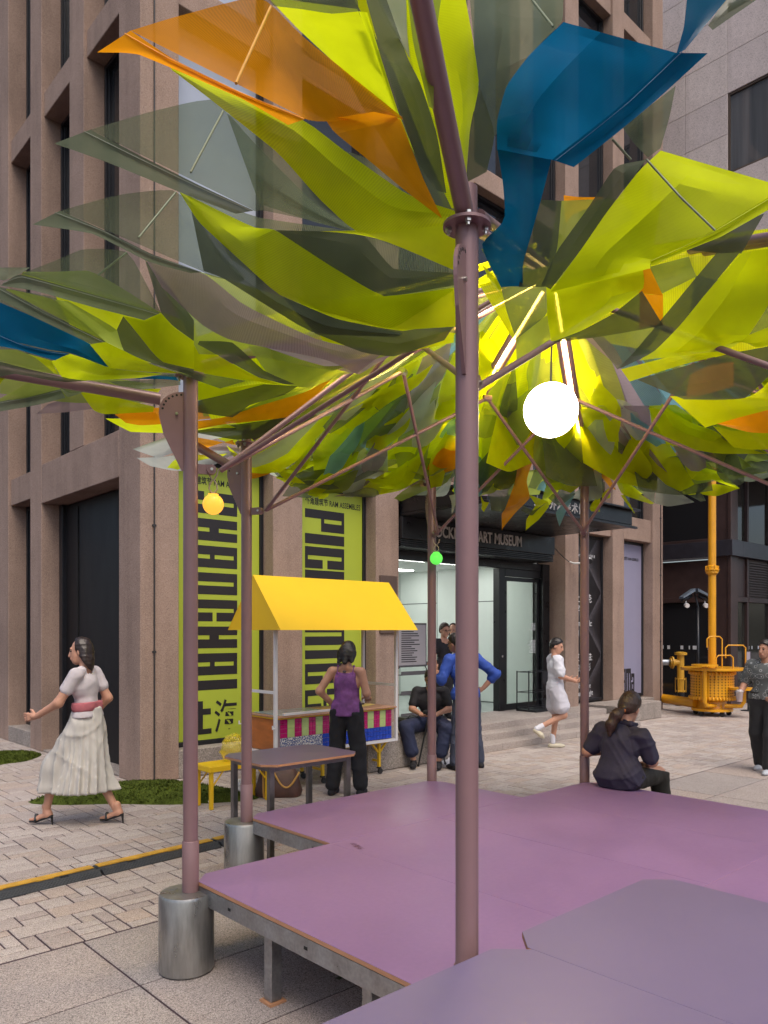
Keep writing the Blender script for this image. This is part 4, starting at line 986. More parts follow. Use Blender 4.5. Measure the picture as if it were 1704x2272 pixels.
petal('ZA','G',[(1130,1180),(1250,1170),(1380,1165)],[(1180,1200),(1260,1210),(1330,1230)],d=4.4)
rod('F',[(585,15),(510,180)],[2.1,1.93],0.004,mat('batten_orange',(0.62,0.30,0.03),0.5)); rod('F',[(482,240),(412,372)],[2.5,2.42],0.0035); rod('F',[(380,415),(300,513)],[2.9,2.82],0.0035); rod('ZA',[(1085,0),(840,195)],[3.2,3.15],0.004)
# --- second layer of cloth behind the left leaves
for c, e1, e2, dd in (('S',[(490,245),(620,300),(760,330),(990,420)],[(560,440),(680,480),(780,505),(990,585)],(2.75,2.85)),
    ('D',[(600,330),(700,380),(820,420),(990,465)],[(690,430),(740,470),(820,500),(990,500)],(2.8,2.9)),
    ('S',[(405,415),(560,470),(760,500),(990,560)],[(500,560),(620,640),(800,700),(990,720)],(3.2,3.3)),
    ('Y',[(320,560),(480,600),(680,660),(990,640)],[(430,765),(560,770),(720,800),(880,755)],(3.5,3.7)),
    ('G',[(640,640),(760,650),(990,600)],[(700,740),(820,770),(980,740)],(3.4,3.5)),
    ('D',[(640,-10),(720,120),(800,260),(900,420)],[(760,-10),(850,150),(920,330),(980,460)],(2.45,2.7)),
    ('G',[(740,-10),(860,180),(960,450)],[(880,-10),(930,200),(985,450)],(2.7,2.85)),
    ('S',[(820,-10),(930,150),(985,420)],[(1010,-10),(1010,200),(1010,420)],(2.9,3.0)),
    ('G',[(100,600),(250,640),(420,700)],[(180,760),(300,780),(440,800)],(3.6,3.7)),
    ('S',[(0,620),(150,650),(330,740)],[(0,780),(170,800),(390,815)],(3.9,4.0)),
    ('Y',[(0,780),(140,800),(330,830)],[(0,850),(150,870),(330,870)],(4.4,4.5)),
    ('O',[(250,880),(400,880),(560,850)],[(260,905),(400,910),(540,895)],(4.9,5.2)),
    ('Y',[(420,840),(560,800),(760,740)],[(440,900),(600,890),(800,830)],(5.0,5.2)),
    ('G',[(430,930),(560,900),(700,860)],[(560,985),(640,990),(760,930)],(5.9,6.2)),
    ('S',[(540,960),(640,940),(800,880)],[(600,1030),(720,1060),(860,1000)],(6.4,6.6)),
    ('G',[(640,1000),(760,960),(900,900)],[(700,1060),(820,1070),(930,1020)],(6.8,7.0)),
    ('G',[(560,985),(600,1010),(640,1030)],[(580,1000),(620,1040),(660,1045)],(6.2,6.4)),
    ('Y',[(820,870),(900,850),(985,800)],[(860,1010),(930,1030),(985,1000)],(6.5,6.5)),
    ('G',[(1040,640),(1080,700),(1110,760)],[(1030,860),(1070,830),(1100,770)],(5.3,5.5)),
    ('G',[(1110,740),(1150,780),(1180,830)],[(1050,1000),(1100,1020),(1150,1000)],(5.8,6.3)),
    ('S',[(1150,750),(1200,800),(1250,880)],[(1180,1030),(1230,1050),(1290,1050)],(6.0,6.4)),
    ('G',[(1240,760),(1330,850),(1420,960)],[(1260,1000),(1330,1040),(1420,1060)],(6.0,6.5)),
    ('S',[(1320,800),(1420,860),(1520,930)],[(1380,1060),(1470,1070),(1540,1060)],(6.3,6.6)),
    ('G',[(1400,880),(1520,900),(1680,910)],[(1440,960),(1550,980),(1680,980)],(5.6,5.8)),
    ('S',[(1500,930),(1600,940),(1690,930)],[(1520,1010),(1600,1030),(1690,1010)],(6.0,6.2))):
    petal('F', c, e1, e2, d=dd)
# --- right outer leaves
petal('R2','B',[(775,95),(630,235),(530,370),(488,520),(488,650)],[(1262,228),(1100,400),(950,530),(820,620),(725,690)],d=(2.15,2.5),sag=0.08)
petal('R2','B',[(1262,228),(1040,440),(880,570),(725,690)],[(1398,230),(1180,430),(1000,580),(820,722)],d=(2.05,2.15),hem=True,sag=0.01)
petal('R2','B',[(490,645),(515,800),(520,950),(420,1060),(505,1240)],[(722,690),(690,820),(640,1000),(600,1140),(600,1235)],d=(2.5,2.8))
petal('R2','B',[(1310,-15),(1295,120),(1262,235)],[(1490,-15),(1380,120),(1300,215)],d=2.0)
petal('R2','S',[(1480,-15),(1440,50),(1400,110)],[(1630,-15),(1520,60),(1420,130)],d=2.05)
petal('R2','S',[(1260,370),(1235,500),(1195,640)],[(1030,550),(1080,620),(1140,680)],d=2.35)
petal('R2','G',[(1195,650),(1100,740),(960,920),(850,1080),(720,1260)],[(1690,795),(1650,880),(1440,990),(1160,1130),(1150,1160)],d=(2.4,2.75),sag=0.06)
petal('R2','G',[(1690,835),(1440,985),(1300,1060),(1150,1125)],[(1690,890),(1460,1020),(1300,1085),(1155,1150)],d=(2.35,2.5),hem=True,sag=0.01)
petal('R2','D',[(1130,690),(1000,720),(880,900),(750,1080),(680,1230)],[(1140,680),(1080,760),(960,920),(850,1080),(720,1250)],d=(2.42,2.7))
petal('ZC','D',[(1640,55),(1450,130),(1230,245)],[(1520,265),(1420,262),(1380,262)],d=2.55)
petal('ZC','D',[(440,-20),(400,200),(355,440)],[(580,-10),(555,250),(490,440)],d=(2.65,2.8))
petal('ZC','S',[(255,405),(290,560),(340,710)],[(500,440),(505,580),(345,712)],d=(2.85,3.0))
petal('ZC','G',[(500,445),(505,590),(525,725)],[(1005,335),(1000,460),(620,710)],d=(2.8,2.95))
petal('ZC','D',[(1000,460),(850,580),(680,670),(530,728)],[(1110,640),(990,665),(750,705),(540,730)],d=(2.75,2.9))
petal('ZC','S',[(1110,640),(1060,730),(900,860)],[(740,705),(810,790),(870,870)],d=2.95)
petal('ZC','D',[(1390,262),(1250,430),(1110,600),(950,790),(870,870)],[(1510,262),(1370,430),(1200,640),(1060,780),(900,860)],d=(2.6,2.9))
petal('ZC','O',[(890,345),(950,342),(1040,335)],[(870,450),(980,470),(1110,485)],d=3.0)
petal('ZC','Y',[(1040,335),(1070,400),(1105,475)],[(1245,280),(1262,330),(1285,385)],d=2.9)
petal('ZC','G',[(1520,262),(1330,480),(1150,690),(985,825)],[(1690,235),(1690,480),(1560,690),(1450,770)],d=(2.75,3.0),sag=0.06)
petal('ZC','G',[(1455,745),(1200,790),(890,870)],[(1445,790),(1200,850),(935,935)],d=(3.05,3.15))
petal('ZC','G',[(1690,640),(1560,690),(1455,740)],[(1690,735),(1600,758),(1530,720)],d=2.95)
petal('ZC','D',[(1690,745),(1450,790),(1200,860),(975,925)],[(1690,880),(1540,1020),(1390,1030),(1220,1028)],d=(3.1,3.3))
petal('ZC','G',[(1690,1020),(1400,1020),(1145,1010)],[(1690,1075),(1480,1130),(1330,1175)],d=(3.5,3.7))
petal('ZC','O',[(1690,1072),(1520,1110),(1385,1150)],[(1690,1205),(1560,1200),(1390,1155)],d=4.4)
petal('ZC','G',[(1690,1205),(1500,1195),(1370,1165)],[(1690,1290),(1560,1290),(1480,1280)],d=4.7)
petal('ZC','G',[(1690,880),(1640,960),(1560,1020)],[(1690,1030),(1620,1030),(1480,1025)],d=3.9)
petal('ZC','Y',[(340,712),(410,640),(505,590)],[(345,830),(420,800),(525,725)],d=3.05)
petal('ZC','G',[(150,430),(500,330),(900,250),(1300,180),(1700,130)],[(330,720),(640,700),(960,760),(1300,800),(1700,830)],d=(3.3,3.4))
petal('ZC','Y',[(560,-10),(800,-20),(1100,-10)],[(490,440),(800,350),(1045,335)],d=2.95)
petal('ZC','O',[(590,-40),(680,-30),(800,-30)],[(600,110),(640,60),(740,20)],d=3.05)
petal('ZC','S',[(1280,380),(1500,420),(1700,430)],[(1240,620),(1500,700),(1700,660)],d=3.25)
petal('ZC','O',[(990,470),(1050,480),(1110,480)],[(985,660),(1050,640),(1110,640)],d=3.15)
petal('ZC','M',[(700,705),(760,760),(870,850)],[(800,700),(860,760),(900,840)],d=3.2)
petal('ZC','O',[(1250,900),(1350,850),(1480,830)],[(1230,1020),(1340,1000),(1480,960)],d=3.6)
petal('ZC','Y',[(160,240),(210,330),(250,410)],[(400,250),(380,340),(355,440)],d=2.95)
petal('ZC','G',[(165,320),(200,400),(255,470)],[(255,410),(262,440),(270,480)],d=2.95)
rod('R2',[(1135,690),(1280,850),(1430,995)],[2.45,2.4,2.38],0.0035); rod('R2',[(640,0),(730,115)],[2.3,2.25],0.0035); rod('R2',[(985,600),(1065,690)],[2.4,2.45],0.004)
# --- inside of the roof, left half
petal('ZB','O',[(95,450),(250,430),(500,350),(720,285),(890,190)],[(95,500),(250,470),(450,450),(640,425),(760,330)],d=(5.0,4.7))
petal('ZB','D',[(95,340),(300,260),(480,240),(680,250)],[(95,400),(300,430),(400,360),(600,300)],d=4.6)
petal('ZB','G',[(95,225),(250,262),(470,235)],[(95,335),(250,300),(480,240)],d=4.3)
petal('ZB','S',[(-10,140),(150,180),(380,220)],[(-10,180),(130,230),(230,265)],d=3.7)
petal('ZB','G',[(-10,0),(190,60),(400,180),(590,245)],[(-10,140),(200,190),(380,215),(600,248)],d=3.6)
petal('ZB','D',[(110,-10),(300,0),(480,160),(660,240)],[(100,10),(300,120),(450,200),(600,240)],d=3.5)
petal('ZB','Y',[(390,20),(560,20),(800,60),(1000,170)],[(480,150),(560,230),(740,262),(900,200)],d=(3.5,3.8))
petal('ZB','M',[(470,20),(700,100),(920,160),(1030,182)],[(700,0),(950,95),(1100,80),(1290,30)],d=(3.4,3.8))
petal('ZB','Y',[(1290,40),(1100,120),(900,190),(640,410)],[(1240,130),(1050,240),(900,360),(600,470)],d=(4.5,5.0))
petal('ZB','D',[(95,505),(400,460),(620,430),(760,400)],[(95,520),(330,560),(500,540),(800,430)],d=5.2)
for c, e1, e2 in (('G',[(420,620),(560,590),(720,600),(800,560)],[(430,650),(540,700),(650,690),(790,590)]),
    ('W',[(415,640),(560,690),(740,740),(960,720)],[(430,680),(520,760),(660,800),(900,790)]),
    ('G',[(470,710),(600,780),(740,770),(980,660)],[(490,730),(640,830),(720,800),(930,720)]),
    ('G',[(1060,350),(900,470),(800,590),(760,640)],[(1050,420),(1020,560),(985,660),(770,770)]),
    ('G',[(1370,95),(1220,180),(1050,340),(1000,420)],[(1380,120),(1250,270),(1070,400),(1000,560)]),
    ('S',[(1240,180),(1130,360),(1030,470),(985,650)],[(1340,180),(1290,400),(1250,470),(990,655)]),
    ('M',[(1395,85),(1350,200),(1290,340),(1280,440)],[(1560,-5),(1540,120),(1500,220),(1290,430)]),
    ('S',[(1290,430),(1260,520),(1240,600)],[(1500,230),(1450,450),(1380,600)]),
    ('G',[(1570,60),(1500,250),(1450,500)],[(1600,60),(1595,300),(1460,510)]),
    ('Y',[(1450,500),(1380,560),(1300,780)],[(1595,380),(1440,560),(1400,790)]),
    ('W',[(1190,600),(1080,650),(960,720)],[(1195,740),(1100,790),(950,860)]),
    ('S',[(960,860),(1080,820),(1180,720)],[(920,880),(1100,892),(1145,875)]),
    ('G',[(1180,720),(1250,720),(1380,640)],[(1150,875),(1270,850),(1390,780)]),
    ('M',[(900,880),(960,860),(1170,740)],[(885,885),(960,880),(1175,760)]),
    ('B',[(1380,780),(1430,720),(1510,650)],[(1390,790),(1450,740),(1520,660)]),
    ('S',[(1500,700),(1540,610),(1590,560)],[(1480,790),(1560,780),(1600,740)]),
    ('G',[(265,590),(330,640),(420,680)],[(300,650),(350,690),(415,690)]),
    ('O',[(95,545),(180,560),(320,590)],[(95,625),(200,590),(300,560)]),
    ('W',[(1545,880),(1560,920),(1560,985)],[(1590,870),(1592,900),(1568,980)])):
    petal('ZB', c, e1, e2, dflt=6.7)
# --- inside of the roof, right half, and the loose tails over the entrance
for c, e1, e2 in (('G',[(600,20),(640,150),(720,300),(800,440)],[(740,0),(815,100),(822,250),(815,390)]),
    ('W',[(700,0),(820,150),(930,290),(1025,410)],[(740,0),(860,150),(960,280),(1030,390)]),
    ('M',[(810,0),(820,200),(830,380)],[(990,0),(1005,180),(1015,380)]),
    ('G',[(990,0),(1010,130),(1100,200),(1240,270)],[(1140,-5),(1230,60),(1235,150),(1240,260)]),
    ('G',[(1020,110),(1130,200),(1280,300),(1500,465)],[(1010,140),(1180,280),(1280,390),(1490,470)]),
    ('S',[(815,200),(818,330),(830,400)],[(1010,350),(1025,450),(1020,550)]),
    ('G',[(800,420),(840,500),(1000,555)],[(830,405),(900,470),(1020,550)]),
    ('W',[(1035,400),(1130,470),(1245,543)],[(1022,550),(1100,568),(1240,545)]),
    ('S',[(1090,410),(1160,470),(1250,500)],[(1250,365),(1248,420),(1245,490)]),
    ('G',[(1275,490),(1350,440),(1495,462)],[(1290,500),(1370,510),(1490,468)]),
    ('S',[(1040,400),(1150,470),(1280,540)],[(1060,385),(1280,490),(1310,535)]),
    ('S',[(1510,330),(1570,240),(1670,230)],[(1490,420),(1560,430),(1680,400)]),
    ('Y',[(1510,330),(1560,250),(1600,240)],[(1550,330),(1590,320),(1680,300)]),
    ('S',[(1265,105),(1268,200),(1275,310)],[(1365,110),(1480,230),(1500,350)]),
    ('S',[(1030,300),(1040,340),(1060,385)],[(1235,270),(1250,300),(1250,365)]),
    ('O',[(285,80),(240,200),(250,330),(235,430),(180,580),(160,610),(162,705)],[(340,165),(380,200),(340,300),(300,420),(318,520),(240,600),(165,690)]),
    ('O',[(600,130),(612,250),(640,350),(720,400),(770,460)],[(625,140),(680,240),(720,340),(770,410),(802,475)]),
    ('G',[(490,185),(455,260),(450,340),(400,480),(385,540)],[(590,120),(560,240),(500,340),(520,410),(430,560)]),
    ('G',[(310,500),(350,560),(300,640),(295,705)],[(420,540),(425,570),(370,640),(298,700)]),
    ('C',[(180,20),(200,200),(235,330),(245,420)],[(190,20),(225,170),(255,280),(262,380)]),
    ('C',[(530,430),(545,500),(465,600),(484,680)],[(572,425),(570,500),(520,600),(486,678)]),
    ('S',[(385,195),(365,300),(310,460)],[(460,230),(440,340),(350,470)]),
    ('S',[(40,440),(90,520),(100,590)],[(240,400),(230,470),(180,600)]),
    ('G',[(60,10),(50,200),(40,480)],[(150,50),(185,230),(100,450)]),
    ('S',[(190,20),(200,250),(110,460)],[(285,60),(240,270),(240,420)]),
    ('D',[(560,180),(520,330),(540,390)],[(600,180),(625,330),(600,400)]),
    ('S',[(270,590),(330,620),(370,580)],[(280,560),(340,590),(420,540)]),
    ('S',[(420,520),(470,560),(500,560)],[(520,420),(560,440),(575,500)]),
    ('G',[(660,560),(655,580),(665,595)],[(715,490),(715,550),(712,597)]),
    ('G',[(720,500),(725,515),(725,530)],[(770,460),(772,490),(770,520)]),
    ('G',[(850,500),(880,550),(910,605)],[(830,505),(865,555),(906,606)]),
    ('Y',[(640,350),(650,420),(680,440)],[(700,400),(720,430),(730,460)]),
    ('G',[(40,500),(60,540),(90,545)],[(50,560),(45,580),(60,600)]),
    ('D',[(690,430),(700,480),(720,490)],[(740,430),(742,470),(735,490)])):
    petal('ZD', c, e1, e2, dflt=6.9)
# --- the rest of the roof cone between crown ring and posts, and the far skirt: loose radial gores
CDIR = math.atan2(CAM.y-OY, CAM.x-OX)
NG = 38
for k in range(NG):
    a0 = 2*math.pi*k/NG
    if math.cos(a0-CDIR) > 0.30: continue          # the side towards the camera carries the big leaves instead
    w = 2*math.pi/NG*prng.uniform(1.3,2.1)
    c = prng.choice('GGGGGSSYGSGDGOGYSM' if k % 9 else 'C'); NA, NB = 14, 7; pts = []; tw = prng.uniform(-0.22,0.22); sg = prng.uniform(-0.16,0.16); lift = prng.uniform(-0.03,0.09); ph = prng.uniform(0,6)
    for i in range(NA):
        q = i/(NA-1); r = 0.10+2.08*q
        for j in range(NB):
            b_ = j/(NB-1); a = a0+w*(b_-0.5)*(1.0+0.25*math.sin(3*q+ph))+tw*q*q*0.6
            z = 4.02-0.375*r+lift*(1-q)+sg*math.sin(math.pi*b_)*q+0.035*math.sin(9*b_+ph)*q+0.02*math.sin(7*q+ph+4*b_)
            pts.append((OX+r*math.cos(a), OY+r*math.sin(a), z))
    sheet(pts, 'gore', FM[c], pav_root, NA, NB)
for k in range(26):
    if k % 3 == 1: continue
    a0 = math.radians(-30+k*6.4); w = math.radians(9)
    c = prng.choice('GGSSYGWMS'); NA, NB = 8, 5; pts = []; dr = prng.uniform(0.0,0.32)
    for i in range(NA):
        q = i/(NA-1); r = 2.1+0.85*q
        for j in range(NB):
            a = a0+w*(j/(NB-1)-0.5)*(1-0.35*q); z = 3.12+0.12*q-dr*q*q+0.03*math.sin(5*a+k+3*q)
            pts.append((OX+r*math.cos(a), OY+r*math.sin(a), z))
    sheet(pts, 'skirt_petal', FM[c], pav_root, NA, NB)

# small loose offcuts tied on along the far beams and the far rim
for k in range(84):
    a0 = CDIR+math.pi+prng.uniform(-1.45,1.45); r0 = prng.uniform(0.75,2.5); ln = prng.uniform(0.35,0.8); wd = prng.uniform(0.12,0.30)
    c = prng.choice('GGGGSSSYYWMGGSOGC' if k % 2 else 'GSGYGW'); NA, NB = 7, 5; pts = []; dr = prng.uniform(0.02,0.16); ph = prng.uniform(0,6); tw = prng.uniform(-0.5,0.5)
    for i in range(NA):
        q = i/(NA-1); r = r0+ln*q; wq = wd*(math.sin(math.pi*min(1,0.18+0.82*(1-q)))*0.9+0.06)
        for j in range(NB):
            b_ = j/(NB-1)-0.5; a = a0+wq*b_/max(r,0.4)+tw*q*0.25
            base = 3.93-0.385*r if r < 2.15 else 3.10+0.05*(r-2.15)
            z = base-0.03-dr*q*(1.0 if r > 1.9 else 0.5)+(abs(b_)*0.28*prng.choice((1,1))*math.cos(ph))*wq+0.03*math.sin(5*q+ph)+tw*b_*wq*0.8
            pts.append((OX+r*math.cos(a), OY+r*math.sin(a), z))
    sheet(pts, 'streamer', FM[c], pav_root, NA, NB)

# ------------------------------------------------------------------ hanging globe lamps
glow_w = emat('globe_white', (1.0,0.90,0.74), 18.0); glow_y = emat('globe_yellow', (1.0,0.45,0.045), 0.85); glow_g = emat('globe_green', (0.12,0.80,0.09), 0.72)
rope_m = mat('rope', (0.42,0.36,0.27), 0.8)
def globe(c, r, m, label, hang, sub=False):
    t = thing('globe_lamp', c, label, 'lamp'); b = MB(); b.sphere(c, r, 36, 24); b.build('globe', m, t, True)
    if not sub:
        b = MB(); b.tube([c+Vector((0,0,r*0.98)), hang], 0.006, 8); b.build('cord', frame_m, t)
    else:
        b = MB(); b.lathe(c, [(r*0.5,r*0.80),(r*0.5,r*1.0),(r*0.15,r*1.02)], 20); b.build('cap', m, t, True, 40)
        for s_ in (-1, 1):
            b = MB(); top = c+Vector((0,0,r)); n_ = RIGHT*s_
            mid = top.lerp(hang, 0.55)
            b.tube([top, top.lerp(hang,0.2)+n_*0.022, top.lerp(hang,0.4)+n_*0.017, mid+n_*0.004, top.lerp(hang,0.75)+n_*0.02, hang+n_*0.028], 0.0045, 6); b.build('rope', rope_m, t)
    return t
gc = px(1222, 910, 4.63); globe(gc, 0.162, glow_w, 'large glowing white globe lamp hanging in the middle of the pavilion', APEX-Vector((0,0,0.03)))
gc = px(473, 1119, 4.02); globe(gc, 0.054, glow_y, 'small glowing yellow globe lamp tied to the leftmost post', px(473, 1040, 4.02), True)
gc = px(968, 1239, 6.55); globe(gc, 0.054, glow_g, 'small glowing green globe lamp hooked to a rear post', px(968, 1197, 6.55), True)
# ------------------------------------------------------------------ yellow stall on wheels
yel_m = mat('stall_yellow', (0.80,0.50,0.008), 0.42, var=0.04, scale=2)
yel2_m = mat('stall_yellow_frame', (0.76,0.46,0.01), 0.4, var=0.05)
whf_m = mat('stall_white', (0.68,0.66,0.68), 0.4, var=0.05)
wood_m = mat('stall_wood', (0.42,0.125,0.022), 0.4, var=0.3, scale=3, stretch=(1,1,4), coat=0.2)
tile_mag = mat('tile_magenta', (0.42,0.012,0.13), 0.22, var=0.15, scale=9); tile_grn = mat('tile_green', (0.42,0.52,0.20), 0.25, var=0.08, scale=9); tile_blu = mat('tile_blue', (0.008,0.05,0.42), 0.2, var=0.15, scale=9)
grout_m = mat('grout', (0.30,0.22,0.25), 0.8)
stall = thing('market_stall', (1.7, -1.2, 0), 'yellow-roofed tiled market stall on wheels in front of the lime posters', 'stall')
KX0, KX1, KY0, KY1 = 0.70, 2.70, -1.75, -0.72; KZ = 1.75; KR = 2.345; KM = (KY0+KY1)/2
th = 0.012
def roofside(y_e, name):
    b = MB(); b.add([(KX0,y_e,KZ),(KX1,y_e,KZ),(KX1,KM,KR),(KX0,KM,KR),(KX0,y_e+(th if y_e < KM else -th),KZ),(KX1,y_e+(th if y_e < KM else -th),KZ),(KX1,KM,KR-0.015),(KX0,KM,KR-0.015)],
        [(0,1,2,3),(7,6,5,4),(0,4,5,1),(1,5,6,2),(3,7,4,0)]); return b.build(name, yel_m, stall)
roofside(KY0, 'roof_slope'); roofside(KY1, 'roof_slope')
for x, s_ in ((KX0+0.002, 1), (KX1-0.002, -1)):
    b = MB(); b.extr([(x,KY0+0.004,KZ+0.001),(x,KY1-0.004,KZ+0.001),(x,KM,KR-0.005)], (0.008*s_,0,0)); b.build('gable', yel_m, stall)
b = MB(); b.box(KX0+0.02,KX1-0.02,KY0+0.03,KY1-0.03,KZ+0.004,KZ+0.012); b.build('roof_lining', yel_m, stall)
FX0, FX1, FY0, FY1 = 0.83, 2.60, -1.47, -0.86
for x in (FX0, FX1):
    for y in (FY0, FY1):
        b = MB(); b.box(x-.018,x+.018,y-.018,y+.018,0.40,KZ+0.003,0,.003); b.build('frame_post', whf_m, stall)
def bar(name, a, c, w=0.03, h=0.03, m=whf_m): 
    q = MB(); q.beam(a, c, w, h); return q.build(name, m, stall)
for x in (FX0, FX1):
    bar('frame_rail', (x,FY0+.02,1.08),(x,FY1-.02,1.08)); bar('frame_rail', (x,FY0+.02,0.42),(x,FY1-.02,0.42))
bar('frame_rail',(FX0+.02,FY0,0.415),(FX1-.02,FY0,0.415)); bar('frame_rail',(FX0+.02,FY1,0.415),(FX1-.02,FY1,0.415))
for y in (FY0-.025, FY1+.02):
    q = MB(); q.tube([(FX0-.02,y,0.70),(FX0-.055,y,0.70),(FX0-.055,y,0.735)],0.009,6); q.build('hook', whf_m, stall)
# cabinet
cab = MB(); cab.box(0.875,2.555,-1.435,-0.90,0.435,0.785,0,.003); cabinet = cab.build('cabinet', wood_m, stall)
q = MB(); q.box(0.86,2.58,-1.46,-0.885,0.787,0.803,0,.002); q.build('counter_rim', yel2_m, stall)
q = MB(); q.box(0.85,2.60,-1.49,-0.87,0.805,0.823,0,.003); q.build('counter_top', mat('counter_board',(0.45,0.24,0.15),0.35,var=0.2,scale=8,stretch=(6,1,1)), stall)
q = MB(); q.box(0.92,1.62,-1.40,-0.92,0.824,0.832,0,.002); q.build('glass_board', mat('glass_board',(0.42,0.52,0.50),0.12,var=0.35,scale=5,stretch=(6,1,1)), stall)
bar('loose_rail',(0.92,-1.48,0.842),(1.62,-1.44,0.842),0.03,0.024)
q = MB(); q.box(0.88,2.55,-1.447,-1.4365,0.435,0.785); q.build('tile_backing', grout_m, cabinet)
TX0, TX1 = 0.90, 2.54; NC = 17; cw_ = (TX1-TX0)/NC; zt0, zt1, zb0 = 0.785, 0.585, 0.437
def tile(x0,x1,z0,z1,m):
    q = MB(); q.box(x0+.0015,x1-.0015,-1.455+random.uniform(-.001,.001),-1.4475,z0+.0015,z1-.0015,0,.0012); q.build('tile', m, cabinet)
for c in range(NC):
    x = TX0+c*cw_
    if c % 2 == 0:
        for i in range(2):
            for j in range(4): tile(x+i*cw_/2, x+(i+1)*cw_/2, zt1+j*(zt0-zt1)/4, zt1+(j+1)*(zt0-zt1)/4, tile_mag)
    else:
        for j in range(2): tile(x, x+cw_, zt1+j*(zt0-zt1)/2, zt1+(j+1)*(zt0-zt1)/2, tile_grn)
XM = TX0+cw_*6
for i in range(22):
    for j in range(3):
        w = (TX1-XM)/22; h = (zt1-zb0)/3; tile(XM+i*w, XM+(i+1)*w, zb0+j*h, zb0+(j+1)*h, tile_blu)
m, nt, N, L, P = _mat('tile_patterned'); P.inputs['Roughness'].default_value = 0.25
tc = N.new('ShaderNodeTexCoord'); v = N.new('ShaderNodeTexVoronoi'); v.inputs['Scale'].default_value = 75; v.distance = 'CHEBYCHEV'; L.new(tc.outputs['Object'], v.inputs['Vector'])
rm = N.new('ShaderNodeValToRGB'); rm.color_ramp.interpolation = 'CONSTANT'; e = rm.color_ramp.elements; e[0].color = (0.06,0.09,0.25,1); e[1].position = 0.42; e[1].color = (0.62,0.60,0.58,1)
L.new(v.outputs['Distance'], rm.inputs[0]); L.new(rm.outputs[0], P.inputs['Base Color']); pat_m = m
for i in range(6):
    for j in range(2):
        w = (XM-TX0)/6; h = (zt1-zb0)/2; tile(TX0+i*w, TX0+(i+1)*w, zb0+j*h, zb0+(j+1)*h, pat_m)
# yellow trestles with casters
cas_m = mat('caster', (0.02,0.02,0.022), 0.5); 
bar('trestle_beam',(0.90,-1.36,0.385),(2.55,-1.36,0.385),0.035,0.03,yel2_m); bar('trestle_beam',(0.90,-0.97,0.385),(2.55,-0.97,0.385),0.035,0.03,yel2_m)
for x in (1.02, 1.55, 2.42):
    for y in (-1.36, -0.97):
        bar('trestle_leg',(x,y,0.09),(x,y,0.37),0.032,0.032,yel2_m)
        for s_ in (-1,1): bar('trestle_brace',(x+s_*.11,y,0.37),(x,y,0.25),0.018,0.022,yel2_m)
        q = MB(); q.box(x-.02,x+.02,y-.02,y+.02,0.07,0.09); q.tube([(x+.02,y-.012,0.034),(x+.02,y+.012,0.034)],0.033,16); q.build('caster', cas_m, stall)
    bar('trestle_tie',(x,-1.34,0.16),(x,-0.99,0.16),0.025,0.025,yel2_m)
# things lying on the stall counter
pap = mat('paper_yellow',(0.72,0.55,0.18),0.7,var=0.1); papw = mat('paper_white',(0.75,0.74,0.78),0.7,var=0.06)
def paper(name, c, w, h, rot, m, label, z, curl=0.012, cat='paper', group=None):
    b = MB(); n = 8; v = []
    for i in range(n+1):
        for j in range(n+1):
            a, d = (i/n-.5)*w, (j/n-.5)*h
            zz = z+0.002+curl*max(0,(i/n-.6))*1.5+curl*0.6*math.sin(j/n*4)*(i/n)
            v.append((c[0]+a*math.cos(rot)-d*math.sin(rot), c[1]+a*math.sin(rot)+d*math.cos(rot), zz))
    b.add(v, [(i*(n+1)+j,(i+1)*(n+1)+j,(i+1)*(n+1)+j+1,i*(n+1)+j+1) for i in range(n) for j in range(n)])
    o = b.build(name, m, None, True); tag(o, label, cat, group); return o
paper('paper_sheet',(2.28,-1.15),0.34,0.24,0.2,pap,'yellow paper sheet on the right end of the stall counter',0.824)
paper('paper_sheet',(1.82,-1.16),0.40,0.30,-0.2,mat('paper_ochre',(0.62,0.38,0.13),0.7,var=0.25,scale=14),'ochre printed sheet in the middle of the stall counter',0.824)
q = MB(); q.box(2.20,2.38,-1.14,-1.09,0.832,0.846,0,.004); tag(q.build('ink_pad', frame_m),'small black pad on the yellow paper on the stall','pad')

# ------------------------------------------------------------------ yellow bench with a bag, other small things on the paving
BZ = 0.42
def bz(x, y): return px(x, y, (EYE-BZ)*FPX/(y-HYP))
bl = bz(440,1690); bf = bz(472,1703); 
bx, by = bf.x-0.02, bf.y+0.02
bench = thing('bench', (bx+0.25, by+0.2, 0), 'small bright yellow bench with a plastic bag on it', 'bench')
x0,x1,y0,y1 = bx, bx+0.72, by, by+0.32
q = MB(); q.box(x0,x1,y0,y1,BZ-0.055,BZ,0,.004); q.build('seat', yel_m, bench)
for (x,y) in ((x0+.035,y0+.035),(x1-.035,y0+.035),(x1-.035,y1-.035),(x0+.035,y1-.035)):
    q = MB(); q.box(x-.018,x+.018,y-.018,y+.018,0.0,BZ-.055,0,.003); q.build('leg', yel2_m, bench)
for y in (y0+.035,y1-.035):
    for (xa,xb) in ((x0+.05,x0+.17),(x1-.05,x1-.17)):
        q = MB(); q.tube([(xa,y,0.22),(xb,y,BZ-.055)],0.008,6); q.build('brace', yel2_m, bench)
